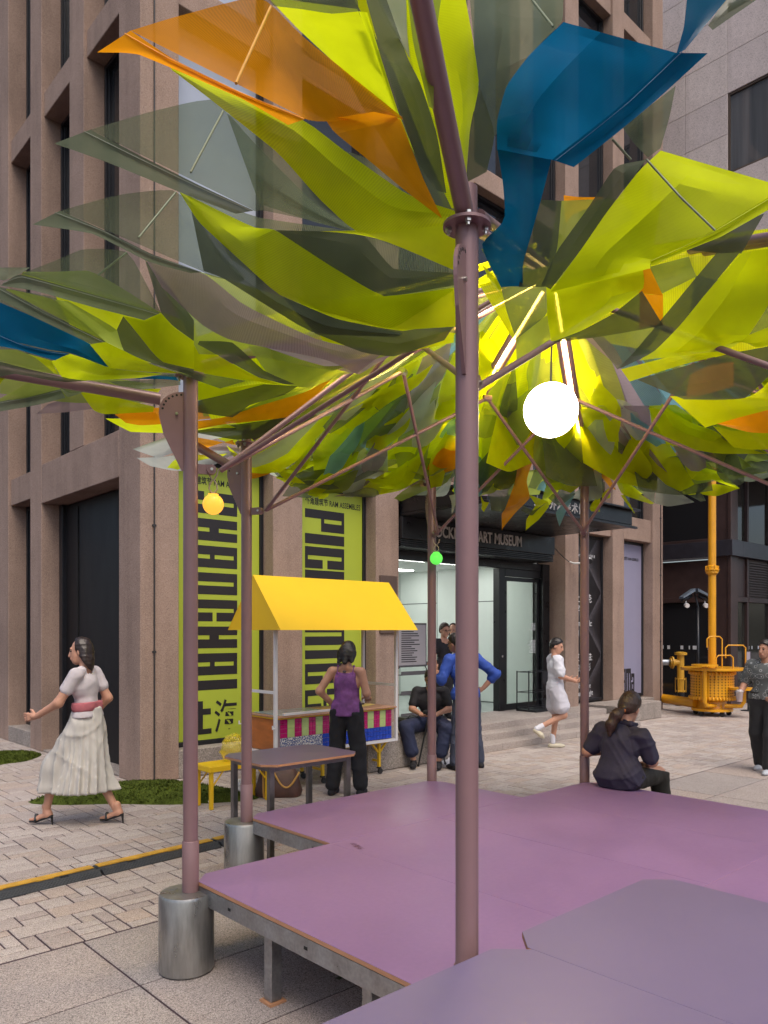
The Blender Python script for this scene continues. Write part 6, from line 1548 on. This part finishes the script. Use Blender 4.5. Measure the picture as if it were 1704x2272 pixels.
    parts.append(grow(head, 0.007, 0.016, holes=[s_ell(hp_(-.03,.10,.018), np.array([.016,.014,.010])*hs, HR), s_ell(hp_(.03,.10,.018), np.array([.016,.014,.010])*hs, HR)]))
    for s_, sg in (('l',-1),('r',1)):
        d = j.get('hd'+s_, j['wr'+s_]-j['el'+s_]); pn = j.get('pn'+s_, np.array([-sg,0,0.])); 
        parts.append(grow(hand(j['wr'+s_], d, pn, look.get('thumb'+s_, -1 if s_ == 'l' else 1)*look.get('tflip',1), look.get('curl'+s_, 0.45)), 0.006, 0.006))
    bd = surf(parts, 'body', sk, root, M4, root)
    ey = [grow([s_ell(hp_(x,.083,.018), np.array([.012,.010,.008])*hs, HR) for x in (-.03,.03)], 0.004, 0.002)]; surf(ey, 'eyes', eye_m, root, M4, root)['kind'] = 'stuff'
    surf([grow([s_cap(hp_(-.02,.0945,-.052),hp_(.02,.0945,-.052),.006*hs,.006*hs)],0.004,0.002)], 'mouth', lip_m, root, M4, root)
    # ---- hair
    hm = look.get('hair_m', hair_m); hs_ = look.get('hair','short')
    cap = [s_ell(hp_(0,-.010,.060), np.array([.085,.104,.098])*hs, HR), s_ell(hp_(0,-.035,.02), np.array([.084,.084,.088])*hs, HR)]
    cuts = [(hp_(0,.072,.092), nrm(hf*0.72-hu*0.7)), (hp_(0,.015,-.02), nrm(hf*0.72-hu*0.69))]
    if hs_ == 'bob': cap += [s_ell(hp_(0,-.030,-.01), np.array([.108,.100,.105])*hs, HR), s_cap(hp_(-.05,-.05,-.02),hp_(-.075,-.06,-.125),.055,.022), s_cap(hp_(.05,-.05,-.02),hp_(.08,-.055,-.12),.055,.022), s_cap(hp_(0,-.06,-.03),hp_(0,-.075,-.14),.06,.028)]; cuts = [(hp_(0,.07,.085), nrm(hf*0.85-hu*0.5)), (hp_(0,.03,-.06), nrm(hf*0.97-hu*0.2))]
    if hs_ == 'long': cap += [s_ell(hp_(0,-.045,-.06), np.array([.100,.075,.17])*hs, HR)]; cuts = [(hp_(0,.075,.09), nrm(hf*0.85-hu*0.5)), (hp_(0,.035,-.06), nrm(hf))]
    if hs_ == 'bun': cap += [s_ell(hp_(0,-.10,.06), np.array([.04,.04,.04])*hs, HR)]
    if hs_ == 'pony':
        cap += [s_cap(hp_(0,-.10,-.02), hp_(0,-.128,-.035), .026, .03)]
    hairs = [grow(cap, 0.007, 0.02, cuts=cuts, wrinkle=0.007 if hs_ in ('bob','long') else 0.005, seed=3, wfreq=70)]
    if hs_ == 'pony':
        pr = look['tail'](hp_); hairs.append(grow(pr, 0.007, 0.03, wrinkle=0.007, seed=5, wfreq=90))
    surf(hairs, 'hair', hm, root, M4, root)
    if hs_ == 'pony': surf([grow([s_cap(hp_(-.018,-.118,-.028),hp_(.018,-.118,-.03),.017,.017)],0.005,0.005)],'hair_tie',look.get('tie',wood_m),root,M4,root)
    if look.get('glasses'):
        b = MB()
        for x in (-.032,.032):
            pts = [Vector(hp_(x+.024*math.cos(a),.100,.016+.017*math.sin(a))) for a in np.linspace(0,2*math.pi,13)]; b.tube([M4@p for p in pts], .0022, 5)
        b.tube([M4@Vector(hp_(-.078,.0,.02)),M4@Vector(hp_(-.058,.095,.018))],.002,5); b.tube([M4@Vector(hp_(.078,.0,.02)),M4@Vector(hp_(.058,.095,.018))],.002,5); b.tube([M4@Vector(hp_(-.008,.102,.018)),M4@Vector(hp_(.008,.102,.018))],.002,5)
        gl = b.build('glasses', frame_m, root); gl['kind'] = 'stuff'
    # ---- clothes
    if 'top' in look:
        T = look['top']; pr = torso(T.get('e',0.008)); cuts = [(pel-up*T.get('hem',0.02), -up)]
        if T.get('loose'): pr.append(s_cap(pel-up*(T.get('hem',0.02)+0.06), wai, 0.135*bw+T['loose'], 0.115*bw+T['loose']*0.6, (tuple(ff),1.25)))
        if T.get('sleeve',0) > 0:
            for S, s_ in ((shl,'l'),(shr,'r')): pr += arm(S, s_, T.get('e',0.008)+T.get('se',0.008)*.55, T['sleeve'])
        nk = T.get('neck',0.0); nh = [s_cap(nec-up*(0.015+nk*.6)+ff*(.01+nk*.25), hed, 0.058+nk*.35, 0.075)]
        if nk > .08: cuts.append((nec-up*nk, up))
        if T.get('strap'):
            for S in (shl, shr): cuts.append((S*0.62+che*0.0+nec*0.38, nrm((S-nec)*1.0+up*0.1)))
        surf([grow(pr, rs*0.85, 0.02, cuts=cuts, holes=nh, wrinkle=T.get('w',0.008), seed=T.get('seed',1), wfreq=T.get('wf',26))], T.get('name','shirt'), T['m'], root, M4, root)
        if T.get('collar'):
            surf([grow([s_cap(nec-sd*.035-up*.012, nec+sd*.035-up*.012, .06,.06,(tuple(ff),1.05))], 0.008, .01, cuts=[(nec+up*.018,up),(nec-up*.03,-up),(nec+ff*.03, nrm(ff+up*.3))], wrinkle=.004)], 'collar', T['m'], root, M4, root)
    if 'pants' in look:
        T = look['pants']; pr = leg('l',T.get('e',0.012),T.get('t',1.97),T.get('wide',0.012),T.get('wk',0.005))+leg('r',T.get('e',0.012),T.get('t',1.97),T.get('wide',0.012),T.get('wk',0.005))+[s_cap(pel-sd*0.055*bw, pel+sd*0.055*bw, 0.115*bw+.004, 0.115*bw+.004, (tuple(ff),1.15)), s_cap(pel, wai, 0.118*bw+.003, 0.106*bw+.003, fl)]
        surf([grow(pr, rs*0.9, 0.03, cuts=[(pel+up*T.get('waist',0.09), up)], wrinkle=T.get('w',0.008), seed=T.get('seed',2), wfreq=24)], T.get('name','trousers'), T['m'], root, M4, root)
    if 'skirt' in look:
        T = look['skirt']; ctr = (j['anl']+j['anr'])/2; hem = np.array([ctr[0]*T.get('follow',0.5)+pel[0]*(1-T.get('follow',.5)), ctr[1]*T.get('follow',.5)+pel[1]*(1-T.get('follow',.5)), T['z']])
        pr = [s_cap(pel+up*.05, hem, 0.125*bw, T['r'], (tuple(sd),T.get('f',1.2)))]+leg('l',.02,1.9,T.get('lw',.05),.03)+leg('r',.02,1.9,T.get('lw',.05),.03)
        surf([grow(pr, rs, 0.06, cuts=[(hem,(0,0,-1)),(pel+up*.09,up)], wrinkle=T.get('w',.022), seed=4, wfreq=T.get('wf',16), pleat=((hem[0],hem[1]),17,.045,pel[2],hem[2]))], 'skirt', T['m'], root, M4, root)
    if 'extra' in look:
        for nm, pr, m_, kw in look['extra'](j, hp_, ff, sd, up): surf([grow(pr, kw.pop('res',0.01), kw.pop('k',0.02), **kw)], nm, m_, root, M4, root)
    # ---- shoes
    for s_, sg in (('l',-1),('r',1)):
        an = j['an'+s_]; td = nrm(j.get('toe'+s_, np.array([0,1,0.]))); sm = look.get('shoes', frame_m)
        if sm is None: continue
        hz_ = -0.055
        heel = an+np.array([0,0,hz_])-td*0.035; ball = an+td*0.11+np.array([0,0,hz_-0.004 if td[2] == 0 else 0]); toe = an+td*0.165+np.array([0,0,hz_-.006 if td[2] == 0 else 0])
        pr = [s_cap(heel, ball, .036,.038,((0,0,1),1.05)), s_cap(ball, toe, .038,.026,((0,0,1),1.2))]
        if look.get('shoe_high', True): pr.append(s_cap(an+np.array([0,0,-.02]), heel, .040,.036))
        cz = an[2]-0.085
        surf([grow(pr, 0.008, .02, cuts=[((0,0,cz),(0,0,-1))] if td[2] == 0 else ())], 'shoe', sm, root, M4, root)
    return root, M4
def yaw_of(dirv): return math.atan2(-dirv.x, dirv.y)       # body +y -> dirv
def stand(h=1.62, **kw):
    k = h/1.65
    J = dict(pelvis=(0,0,.93), chest=(0,.01,1.22), neck=(0,-.01,1.415), head=(0,.015,1.525), shl=(-.165,-.005,1.335), shr=(.165,-.005,1.335), ell=(-.21,-.03,1.08), elr=(.21,-.03,1.08), wrl=(-.215,.05,.86), wrr=(.215,.05,.86),
             hipl=(-.085,0,.88), hipr=(.085,0,.88), knl=(-.095,.01,.47), knr=(.095,.01,.47), anl=(-.10,-.02,.085), anr=(.10,-.02,.085))
    J = {a: tuple(k*x if i < 3 else x for i, x in enumerate(v)) for a, v in J.items()}
    for a in ('anl','anr'): J[a] = (J[a][0], J[a][1], .085)
    J.update(kw); return J
navy = mat('cloth_navy',(0.030,0.026,0.050),0.8,var=0.2,scale=8,bump=0.2,bscale=30); purp = mat('cloth_purple',(0.185,0.06,0.215),0.8,var=0.35,scale=14,bump=0.2,bscale=40)
blk = mat('cloth_black',(0.013,0.012,0.016),0.8,var=0.2,scale=8); blue_c = mat('cloth_blue',(0.022,0.065,0.33),0.75,var=0.2,scale=8,bump=0.15,bscale=30); slate = mat('cloth_slate',(0.045,0.052,0.085),0.8,var=0.2,scale=8)
white_c = mat('cloth_white',(0.66,0.66,0.72),0.8,var=0.08,scale=6); olive_c = mat('cloth_darkolive',(0.022,0.019,0.014),0.8,var=0.2)

# woman in a purple camisole working at the stall, seen from behind
f1 = gz(741,1765); f2 = gz(797,1762); pw = (f1+f2)/2; yw_ = yaw_of((FWD*0.95+RIGHT*0.25).normalized())
sand_m = blk
make_person('person in a purple camisole and black trousers standing at the yellow stall', (pw.x,pw.y,0), yw_,
    stand(1.62, anl=(-.15,-.03,.085), anr=(.15,.02,.085), knl=(-.115,.02,.47), knr=(.12,.03,.47), ell=(-.285,-.055,1.10), wrl=(-.165,.085,.93), hdl=(.45,.3,-.6), pnl=(1,-.2,.2), elr=(.215,.02,1.08), wrr=(.16,.24,1.02), hdr=(-.2,.9,-.1), pnr=(0,0,-1), head=(.0,.045,1.495), face=(0,.9,-.42)),
    dict(build=1.0, hair='bob', top=dict(m=purp,strap=True,neck=.085,hem=.07,e=.014,loose=.030,w=.009,name='camisole'), pants=dict(m=blk,wide=.026,e=.016,wk=.014,w=.014,t=1.93), shoes=blk,
         extra=lambda j,h,ff,sd,up: [('strap',[s_cap(j['neck']+s*sd*.085-ff*.058-up*.10,j['neck']+s*sd*.088-ff*.01+up*-.018,.006,.006),s_cap(j['neck']+s*sd*.088-ff*.01-up*.018,j['neck']+s*sd*.082+ff*.07-up*.10,.006,.006)],purp,dict(res=.005)) for s in (-1,1)]+[('tattoo',[s_ell(j['neck']-ff*.066-up*.075,(.022,.006,.016))],mat('tattoo_ink',(0.10,0.07,0.07),0.6),dict(res=.004,k=.005))]))

# woman in navy shirt sitting on the platform edge, back to the camera
sp = px(1372,1735,6.32); sy_ = yaw_of(Vector((1,0.10,0)).normalized())
J = dict(pelvis=(0,0,.565), chest=(.0,.045,.80), neck=(.015,.095,1.0), head=(.03,.145,1.09), shl=(-.170,.07,.905), shr=(.178,.055,.885), ell=(-.285,.02,.72), elr=(.235,.12,.68), wrl=(-.19,.27,.70), wrr=(.10,.32,.62),
    hipl=(-.09,.03,.545), hipr=(.10,.03,.545), knl=(-.11,.44,.55), knr=(.16,.43,.53), anl=(-.12,.50,.10), anr=(.17,.55,.09), face=(.05,.95,-.25), pnl=(.3,-.2,-1), pnr=(-.3,-.2,-1))
def tailp(h): return [s_cap(h(0,-.125,-.035),h(-.012,-.165,-.08),.030,.045), s_cap(h(-.012,-.165,-.08),h(-.035,-.175,-.17),.045,.042), s_cap(h(-.035,-.175,-.17),h(-.03,-.165,-.25),.040,.020)]
def shirt_tail(j,h,ff,sd,up): return [('shirt_back',[s_cap((-.06,.0,.56),(.07,.0,.56),.142,.142,((0,1,0),1.15)), s_cap((0,.0,.58),(0,.04,.80),.155,.150,((0,1,0),1.3)), s_cap((0,.04,.8),(0,.06,.9),.15,.09,((0,1,0),1.4))],navy,dict(res=.010,k=.05,cuts=[((0,0,.456),(0,0,-1))],wrinkle=.026,seed=8,wfreq=17)),
     ('collar_fold',[s_cap((-.06,.045,.985),(.085,.045,.98),.022,.022), s_cap((-.06,.045,.985),(-.075,.13,.975),.022,.016), s_cap((.085,.045,.98),(.10,.13,.97),.022,.016)],navy,dict(res=.007,k=.02,wrinkle=.004))]
make_person('person with a ponytail in a navy shirt sitting on the platform edge', (sp.x,sp.y,0), sy_, J,
    dict(build=1.06, res=.010, head=1.0, hair='pony', hair_m=hair_b, tail=tailp, top=dict(m=navy,sleeve=.80,se=.022,hem=.05,e=.012,loose=.02,w=.026,wf=19,neck=.0,name='shirt'), pants=dict(m=olive_c,e=.02), shoes=blk, extra=shirt_tail))

# man in a blue shirt with a hand on his hip
f1 = gz(1001,1707); f2 = gz(1071,1705); pw = (f1+f2)/2
make_person('person in a blue work shirt with hand on hip behind the nearest post', (pw.x,pw.y,0), yaw_of((FWD*0.9-RIGHT*0.42).normalized()),
    stand(1.72, anl=(-.18,.0,.085), anr=(.20,.02,.085), knl=(-.13,.03,.49), knr=(.14,.04,.49), pelvis=(-.02,0,.95), chest=(-.05,.02,1.25), neck=(-.09,.03,1.45), head=(-.13,.07,1.575), shl=(-.25,.02,1.38), shr=(.11,.0,1.40), ell=(-.35,.03,1.13), wrl=(-.30,.25,1.22), elr=(.37,-.09,1.19), wrr=(.235,-.005,1.01), hdr=(-.45,.4,-.5), pnr=(-1,.2,.2), hdl=(0,.7,.6), face=(-.45,.9,-.1)),
    dict(build=1.08, skin=skin2_m, hair='short', glasses=True, top=dict(m=blue_c,sleeve=1.32,se=.016,hem=.13,e=.014,loose=.02,w=.014,neck=.0,collar=True,name='shirt'), pants=dict(m=slate,wide=.016,e=.010,wk=.008,w=.012), shoes=blk))

# man with camera sitting on the entrance block
sm_ = px(956,1590,10.15)
make_person('person in black with navy trousers sitting on the granite block holding a camera', (sm_.x,sm_.y,0), yaw_of((-FWD*0.93-RIGHT*0.1).normalized()),
    dict(pelvis=(0,0,.55), chest=(0,.03,.80), neck=(0,.05,1.0), head=(0,.09,1.10), shl=(-.18,.03,.94), shr=(.18,.03,.94), ell=(-.24,.1,.72), elr=(.24,.1,.72), wrl=(-.07,.30,.66), wrr=(.10,.30,.66), hipl=(-.1,.05,.52), hipr=(.1,.05,.52), knl=(-.22,.44,.52), knr=(.30,.42,.52), anl=(-.12,.46,.10), anr=(.20,.42,.10), hdl=(.9,.3,0), hdr=(-.9,.3,0), pnl=(0,.2,1), pnr=(0,.2,1), face=(0,.9,-.35)),
    dict(build=1.05, hair='short', top=dict(m=blk,sleeve=.7,hem=.06,e=.014,loose=.01,name='shirt'), pants=dict(m=mat('cloth_indigo',(0.018,0.024,0.062),.8,var=.2),t=1.72,wide=.03,e=.018,wk=.016,w=.012), shoes=blk,
         extra=lambda j,h,ff,sd,up: [('held_camera',[s_cap((-.03,.36,.70),(.05,.36,.70),.035,.035),s_cap((.01,.38,.70),(.01,.46,.70),.03,.028)],tri_m,dict(res=.008,k=.008))]))

# two women in the doorway
w1 = px(985,1500,12.55)
make_person('person with glasses in a black v-neck top standing in the museum doorway', (w1.x,w1.y,0.30), yaw_of((-FWD*0.8+RIGHT*0.6).normalized()),
    stand(1.55, wrl=(-.1,.25,1.02), ell=(-.24,.05,1.05), face=(.1,1,-.1)), dict(hair='bun', hair_m=hair_b, glasses=True, top=dict(m=blk,sleeve=.6,hem=.08,neck=.07,name='top'), pants=dict(m=blk,wide=.02), shoes=blk))
w2 = px(1006,1500,13.3)
make_person('person with long dark hair, mostly hidden, farther back in the museum doorway', (w2.x,w2.y,0.30), yaw_of((-FWD*0.9-RIGHT*0.3).normalized()),
    stand(1.55), dict(hair='long', top=dict(m=white_c,sleeve=.5,hem=.08,name='top'), pants=dict(m=slate,wide=.02), shoes=blk))

# woman in white walking past the steps
ww_ = gz(1232,1660)
make_person('person in a white t-shirt and white shorts walking past the museum steps', (ww_.x,ww_.y,0), yaw_of((RIGHT*0.9+FWD*0.05).normalized()),
    stand(1.62, anl=(-.07,-.02,.085), anr=(.08,-.30,.30), knl=(-.08,.03,.47), knr=(.09,.10,.50), toer=(0,.55,-.8), ell=(-.22,.02,1.08), wrl=(-.15,.24,1.0), elr=(.22,.02,1.08), wrr=(.13,.27,1.0), hdl=(.3,.9,.1), hdr=(-.3,.9,.1), pnl=(.6,0,.8), pnr=(-.6,0,.8), face=(.4,.9,-.25)),
    dict(hair='short', top=dict(m=white_c,sleeve=.8,se=.03,hem=.04,e=.016,loose=.035,w=.018,name='shirt'), pants=dict(m=mat('cloth_paleshorts',(0.55,0.54,0.60),.8,var=.1),t=.62,e=.03,wide=.05,w=.016,name='shorts'), shoes=mat('shoe_cream',(0.55,0.50,0.38),.6), shoe_high=False,
         extra=lambda j,h,ff,sd,up: [('sock',[s_cap(j['an'+s]+np.array([0,0,.09]) if s=='l' else j['an'+s]+(j['kn'+s]-j['an'+s])*.22,j['an'+s],.040,.040)],white_c,dict(res=.008)) for s in 'lr']))

# woman in wide pale skirt walking left
lw_ = gz(190,1828)
heel_m = mat('sandal_black',(0.012,0.012,0.013),.35)
def sandal(j,h,ff,sd,up):
    out=[]
    for s in 'lr':
        a=j['an'+s]; t=nrm(np.array([0,1,-.28])); out+=[('sandal_sole',[s_cap(a+np.array([0,-.05,-.035]),a+np.array([0,.09,-.085]),.014,.012,((1,0,0),.45)),s_cap(a+np.array([0,.09,-.087]),a+np.array([0,.15,-.09]),.012,.010,((1,0,0),.45))],heel_m,dict(res=.006,k=.01)),
            ('sandal_heel',[s_cap(a+np.array([0,-.055,-.04]),a+np.array([0,-.062,-.112]),.012,.006)],heel_m,dict(res=.004,k=.004)),
            ('sandal_strap',[s_cap(a+np.array([-.035,.085,-.07]),a+np.array([0,.09,-.035]),.012,.016),s_cap(a+np.array([0,.09,-.035]),a+np.array([.035,.085,-.07]),.016,.012)],heel_m,dict(res=.006,k=.01)),
            ('foot',[s_cap(a+np.array([0,-.025,-.02]),a+np.array([0,.08,-.062]),.034,.026,((0,0,1),1.1)),s_cap(a+np.array([0,.08,-.064]),a+np.array([0,.145,-.078]),.028,.018,((0,0,1),1.4)),s_cap(a+np.array([0,0,.05]),a+np.array([0,-.02,-.02]),.036,.033)],skin_m,dict(res=.008,k=.02))]
    return out
make_person('person with dark hair in a pale top and wide skirt striding along the museum wall', (lw_.x,lw_.y,0), yaw_of((-RIGHT*0.96+FWD*0.12).normalized()),
    stand(1.62, pelvis=(0,-.02,.97), anl=(-.07,.34,.115), anr=(.07,-.26,.115), knl=(-.09,.24,.52), knr=(.09,-.03,.50), hipl=(-.085,0,.91), hipr=(.085,-.02,.91), chest=(0,.01,1.25), neck=(0,.0,1.44), head=(0,.045,1.545), shl=(-.165,0,1.355), shr=(.165,0,1.355), ell=(-.23,.13,1.11), wrl=(-.20,.35,.99), elr=(.22,-.10,1.12), wrr=(.20,.06,.93), hdl=(0,1,-.1), face=(-.25,1,-.1)),
    dict(hair='long', hair_m=mat('hair_darkbrown',(0.022,0.013,0.011),.4,var=.4,scale=60,stretch=(1,1,.15)), top=dict(m=mat('cloth_offwhite',(0.55,0.50,0.52),.8,var=.12,scale=7),sleeve=.5,se=.01,hem=.0,e=.010,w=.012,neck=.05,name='top'), skirt=dict(m=mat('cloth_paleskirt',(0.52,0.49,0.45),.8,var=.18,scale=5,stretch=(1,1,.2)),z=.30,r=.26,follow=.8,f=1.0,w=.02,lw=.07), shoes=None, extra=lambda j,h,ff,sd,up: sandal(j,h,ff,sd,up)+[('sash',[s_cap(j['pelvis']-sd*.05+up*.10,j['pelvis']+sd*.05+up*.085,.128,.13,(tuple(ff),1.2))],mat('sash_rose',(0.42,0.12,0.14),.8,var=.2),dict(res=.009,k=.01,cuts=[(j['pelvis']+up*.135,up),(j['pelvis']+up*.055,-up)],wrinkle=.008))]))

# man in a patterned shirt with an iced drink, cut by the right edge
mr = gz(1699,1712)
m, nt, N, L, P = _mat('cloth_patterned'); P.inputs['Roughness'].default_value = .8
tc = N.new('ShaderNodeTexCoord'); v = N.new('ShaderNodeTexVoronoi'); v.inputs['Scale'].default_value = 17; L.new(tc.outputs['Object'], v.inputs['Vector'])
rm = N.new('ShaderNodeValToRGB'); rm.color_ramp.interpolation = 'CONSTANT'; e = rm.color_ramp.elements; e[0].color = (0.45,0.46,0.46,1); e[1].position = .16; e[1].color = (0.085,0.092,0.092,1); q_ = e.new(.42); q_.color = (0.30,0.31,0.31,1); q_ = e.new(.5); q_.color = (0.09,0.098,0.098,1)
L.new(v.outputs['Distance'], rm.inputs[0]); L.new(rm.outputs[0], P.inputs['Base Color']); pat_c = m
root, M4 = make_person('person in a grey patterned shirt holding an iced drink at the right edge', (mr.x,mr.y,0), yaw_of((-RIGHT*0.72-FWD*0.7).normalized()),
    stand(1.62, anl=(-.09,.14,.085), anr=(.11,-.14,.085), knl=(-.1,.10,.47), knr=(.11,-.02,.47), ell=(-.24,.04,1.09), wrl=(-.2,.24,.98), elr=(.25,-.02,1.09), wrr=(.25,.20,.93), hdr=(-.15,.95,.1), pnr=(-1,.1,0), face=(.25,1,0)),
    dict(build=1.12, skin=skin2_m, hair='short', curlr=.95, top=dict(m=pat_c,sleeve=.85,se=.022,hem=.02,e=.014,loose=.012,collar=True,name='shirt'), pants=dict(m=mat('cloth_charcoal',(0.018,0.018,0.021),.8,var=.2),wide=.025,e=.014,wk=.012), shoes=mat('shoe_grey',(0.40,0.42,0.46),.6),
         extra=lambda j,h,ff,sd,up: [('belt',[s_cap(j['pelvis']-sd*.055+up*.055,j['pelvis']+sd*.055+up*.055,.137,.137,(tuple(ff),1.18))],heel_m,dict(res=.009,k=.01,cuts=[(j['pelvis']+up*.075,up),(j['pelvis']+up*.035,-up)]))]))
cupc = M4 @ Vector((.205,.285,.935)); cup = thing('drink_cup',cupc-Vector((0,0,.06)),'clear plastic cup of iced drink held at the right edge','cup')
m, nt, N, L, P = _mat('cup_film'); P.inputs['Base Color'].default_value=(0.75,0.72,0.74,1); P.inputs['Alpha'].default_value=.5; P.inputs['Roughness'].default_value=.15
q=MB(); q.lathe((cupc.x,cupc.y,cupc.z),[(.032,-.065),(.043,.055),(.046,.058),(.046,.066),(.03,.085)],24); q.build('cup',m,cup,True,40)
q=MB(); q.lathe((cupc.x,cupc.y,cupc.z),[(.030,-.062),(.036,.0)],20); q.build('drink',mat('drink_red',(0.45,0.14,0.11),.3,var=.5,scale=40),cup,True,40)
q=MB(); q.tube([cupc+Vector((0,0,-.05)),cupc+Vector((.005,.012,.17))],.005,8); q.build('straw',mat('straw',(0.10,0.05,0.04),.4),cup)
